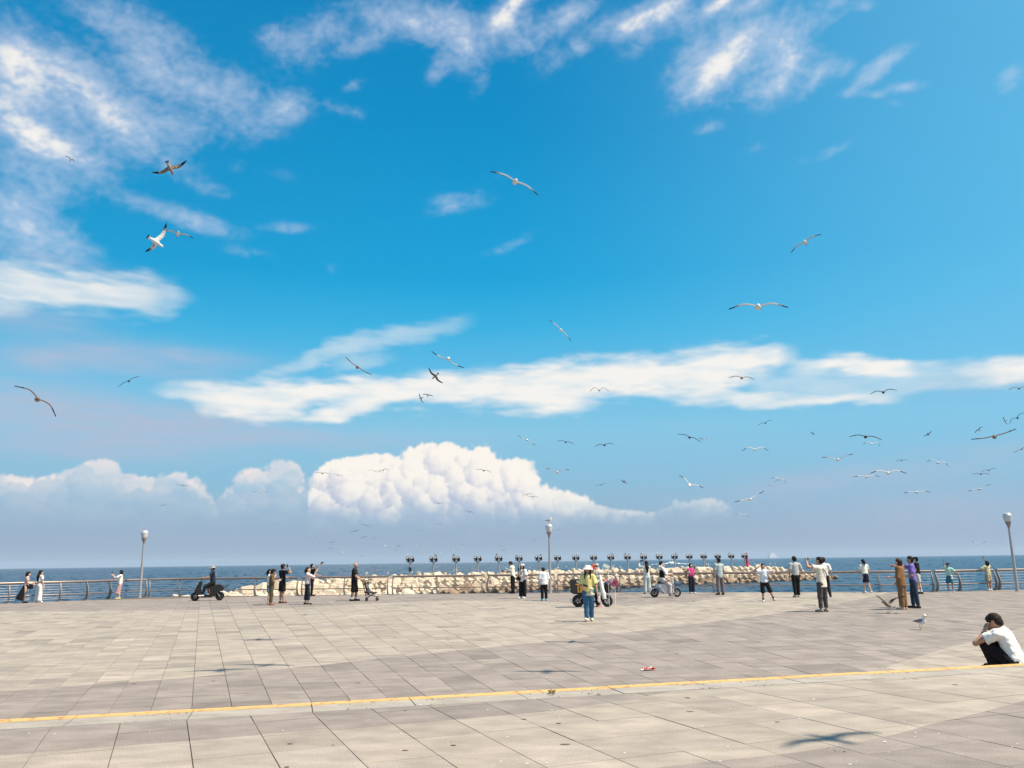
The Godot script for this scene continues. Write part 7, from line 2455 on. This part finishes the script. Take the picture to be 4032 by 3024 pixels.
var perched := {}
func perched_gull(label: String, at: Vector3, yaw: float, kind: int, group := "gulls on the plaza") -> void:
	if perched.has(kind):
		var c := copy_of(perched[kind], at, yaw, label)
		c.set_meta("group", group)
		return
	var t := thing("gull", label, "gull", at, yaw, group)
	perched[kind] = t
	var m := feather_mat()
	var white := Color(0.76, 0.74, 0.71) if kind == 0 else Color(0.28, 0.21, 0.17)
	var grey := Color(0.22, 0.22, 0.24) if kind == 0 else Color(0.13, 0.095, 0.075)
	var b := blob()
	b.cone(Vector3(0, 0.2, -0.06), Vector3(0, 0.19, 0.1), 0.068, 0.04)
	b.cone(Vector3(0, 0.22, -0.09), Vector3(0, 0.31, -0.13), 0.045, 0.03)
	b.cone(Vector3(0, 0.335, -0.14), Vector3(0, 0.33, -0.155), 0.038, 0.033)
	var mb := Mb.new()
	mb.col = white
	b.build(mb, 0.012, 0.03)
	mesh_part("body", mb.commit(), m, t)
	for s in [-1, 1]:
		b = blob()
		b.cone(Vector3(0.045 * s, 0.22, -0.06), Vector3(0.035 * s, 0.2, 0.14), 0.05, 0.025, [], Vector3.RIGHT, 1.9)
		mb = Mb.new()
		mb.col = grey
		b.build(mb, 0.012, 0.02)
		mb.col = Color(0.016, 0.014, 0.014)
		mb.tube(PackedVector3Array([Vector3(0.035 * s, 0.2, 0.13), Vector3(0.015 * s, 0.19, 0.24)]), 0.016, 0.004, 6)
		mesh_part("wing", mb.commit(), m, t)
		mb = Mb.new()
		mb.col = Color(0.5, 0.33, 0.1)
		mb.tube(PackedVector3Array([Vector3(0.03 * s, 0.15, 0.0), Vector3(0.032 * s, 0.08, 0.015), Vector3(0.032 * s, 0.0, 0.0)]), 0.006, 0.006, 5)
		mb.box(Vector3(0.032 * s, 0.003, -0.015), Vector3(0.04, 0.006, 0.05))
		mesh_part("leg", mb.commit(), m, t)
	mb = Mb.new()
	mb.col = white
	mb.box(Vector3(0, 0.18, 0.17), Vector3(0.05, 0.012, 0.1))
	mesh_part("tail", mb.commit(), m, t)
	mb = Mb.new()
	mb.col = Color(0.55, 0.34, 0.05)
	mb.tube(PackedVector3Array([Vector3(0, 0.33, -0.18), Vector3(0, 0.322, -0.235)]), 0.011, 0.004, 6)
	mesh_part("beak", mb.commit(), m, t)
	for s in [-1, 1]:
		mb = Mb.new()
		mb.col = Color(0.02, 0.015, 0.015)
		mb.ball(Vector3(0.029 * s, 0.342, -0.165), Vector3(0.006, 0.006, 0.006), Basis.IDENTITY, 6, 4)
		mesh_part("eye", mb.commit(), m, t)

# ------------------------------------------------------------------ litter, weeds, droppings, dropped shade of use
func build_small() -> void:
	var r := RandomNumberGenerator.new()
	r.seed = 66
	# red wrapper
	var t := thing("snack_wrapper", "crumpled red snack wrapper lying on the plaza slabs", "wrapper", v3(2.15, 0.0, -14.02), 20)
	var mb := Mb.new()
	var pv := PackedVector3Array()
	var tr := PackedInt32Array()
	for j in 5:
		for i in 9:
			pv.append(Vector3(-0.1 + i * 0.026, 0.012 + r.randf_range(0.0, 0.04), -0.055 + j * 0.027 + r.randf_range(-0.006, 0.006)))
	for j in 4:
		for i in 8:
			var k := j * 9 + i
			tr.append_array(PackedInt32Array([k, k + 9, k + 10, k, k + 10, k + 1]))
	mb.piece(pv, tr, 0, false)
	part("foil", mb, mat("wrapper_red", lin(0.62, 0.06, 0.05), 0.35), t)
	mb = Mb.new()
	mb.box(Vector3(0.02, 0.045, 0.01), Vector3(0.06, 0.008, 0.03), Basis(Vector3(0, 0, 1), 0.3))
	mb.box(Vector3(-0.12, 0.02, 0.0), Vector3(0.05, 0.01, 0.05), Basis(Vector3(0, 0, 1), 0.2))
	part("white_label", mb, mat("white_paint"), t)
	# weeds in the joints behind the kerb
	var spots := [[0.43, -10.72, 0.1, 16, "leafy weed growing from the kerb joint, biggest of the tufts"], [0.92, -10.68, 0.05, 12, "low weed tuft in the joint right of the biggest weed"], [5.26, -11.6, 0.04, 8, "dry weed tuft on the kerb below the seated person"], [2.72, -7.46, 0.03, 8, "small yellowish weed at the edge of the dark paving at lower right"], [-0.65, -10.55, 0.03, 8, "thin strip of weeds in the kerb joint left of the biggest weed"]]
	var gm := mat("weed_green", lin(0.075, 0.085, 0.03), 0.7)
	gm.backlight_enabled = true
	gm.backlight = Color(0.3, 0.35, 0.15)
	var bm := mat("weed_dry", lin(0.2, 0.14, 0.06), 0.8)
	for s in spots:
		t = thing("weed", s[4], "weed", v3(s[0], 0.145, s[1]), r.randf_range(0, 180), "weeds along the kerb")
		for k in s[3]:
			mb = Mb.new()
			var a := r.randf_range(0, TAU)
			var l: float = s[2] * r.randf_range(0.5, 1.1)
			var d := Vector3(cos(a), r.randf_range(0.5, 1.3), sin(a)).normalized()
			var o := Vector3(r.randf_range(-0.14, 0.14), 0, r.randf_range(-0.03, 0.03))
			var side := d.cross(Vector3.UP).normalized() * l * 0.16
			var m1 := o + d * l * 0.5
			var tip := o + d * l - Vector3(0, l * 0.25, 0)
			mb.piece(PackedVector3Array([o, m1 + side, tip, m1 - side, m1 + Vector3(0, -0.004, 0)]), PackedInt32Array([0, 1, 2, 0, 2, 3, 0, 4, 1, 1, 4, 2, 2, 4, 3, 3, 4, 0]), 0)
			part("leaf", mb, gm if k % 3 else bm, t)
	# dry tufts and dirt pushed along the kerb joint
	mb = Mb.new()
	for i in 420:
		var s := r.randf_range(-6.0, 6.5)
		if sin(s * 2.7) + sin(s * 5.9 + 1.0) < 0.35:
			continue
		var p2 := LINE_O + LINE_D * s - LINE_N * (0.255 + r.randf_range(0.0, 0.035) + (0.36 if r.randf() < 0.3 else 0.0))
		var a := r.randf_range(0, TAU)
		var l := r.randf_range(0.012, 0.04)
		var o := Vector3(p2.x, 0.149, p2.y)
		var d := Vector3(cos(a) * 0.7, 0.7, sin(a) * 0.7)
		var sd := Vector3(-sin(a), 0, cos(a)) * 0.005
		mb.piece(PackedVector3Array([o - sd, o + sd, o + d * l]), PackedInt32Array([0, 1, 2]), 0, false)
	tag(part("kerb_grass", mb, bm), "sparse dry grass and dirt lodged along the kerb joints", "grass", "", "stuff")
	# droppings: thin dried splashes
	mb = Mb.new()
	for i in 170:
		var x := r.randf_range(-0.62, 0.62)
		var z := -exp(r.randf_range(log(6.2), log(30.0)))
		x *= -z
		var p2 := Vector2(x, z)
		var side := (p2 - LINE_O).dot(LINE_N)
		var y := 0.0022 if side > 0.03 else 0.1525
		if absf(side + 0.12) < 0.2:
			continue
		var n := 7
		var pv2 := PackedVector3Array()
		var rr := r.randf_range(0.005, 0.019)
		var st := r.randf_range(0.4, 1.0)
		var ang := r.randf_range(0, PI)
		for k in n:
			var a := TAU * k / n
			var q := Vector2(cos(a), sin(a) * st).rotated(ang) * rr * r.randf_range(0.6, 1.3)
			pv2.append(Vector3(x + q.x, y + 0.001, z + q.y))
		pv2.append(Vector3(x, y + 0.004, z))
		var tr2 := PackedInt32Array()
		for k in n:
			tr2.append_array(PackedInt32Array([n, (k + 1) % n, k]))
		mb.piece(pv2, tr2, 1, false)
	tag(part("bird_droppings", mb, mat("droppings", lin(0.68, 0.65, 0.6), 0.85)), "scattered dried white bird droppings on the slabs", "droppings", "", "stuff")
	# dark trodden gum and oil spots
	mb = Mb.new()
	for i in 60:
		var z := -exp(r.randf_range(log(6.4), log(26.0)))
		var x := r.randf_range(-0.6, 0.6) * -z
		var side := (Vector2(x, z) - LINE_O).dot(LINE_N)
		if absf(side + 0.25) < 0.4:
			continue
		var y := 0.002 if side > 0.0 else 0.152
		var n := 9
		var pv2 := PackedVector3Array()
		var rr := r.randf_range(0.012, 0.045)
		var st := r.randf_range(0.5, 1.0)
		for k in n:
			var a := TAU * k / n
			pv2.append(Vector3(x + cos(a) * rr * r.randf_range(0.7, 1.2), y + 0.0008, z + sin(a) * st * rr * r.randf_range(0.7, 1.2)))
		pv2.append(Vector3(x, y + 0.0025, z))
		var tr2 := PackedInt32Array()
		for k in n:
			tr2.append_array(PackedInt32Array([n, (k + 1) % n, k]))
		mb.piece(pv2, tr2, 1, false)
	tag(part("gum_spots", mb, mat("gum", lin(0.09, 0.075, 0.065), 0.9)), "dark flattened chewing gum spots on the slabs", "gum", "", "stuff")
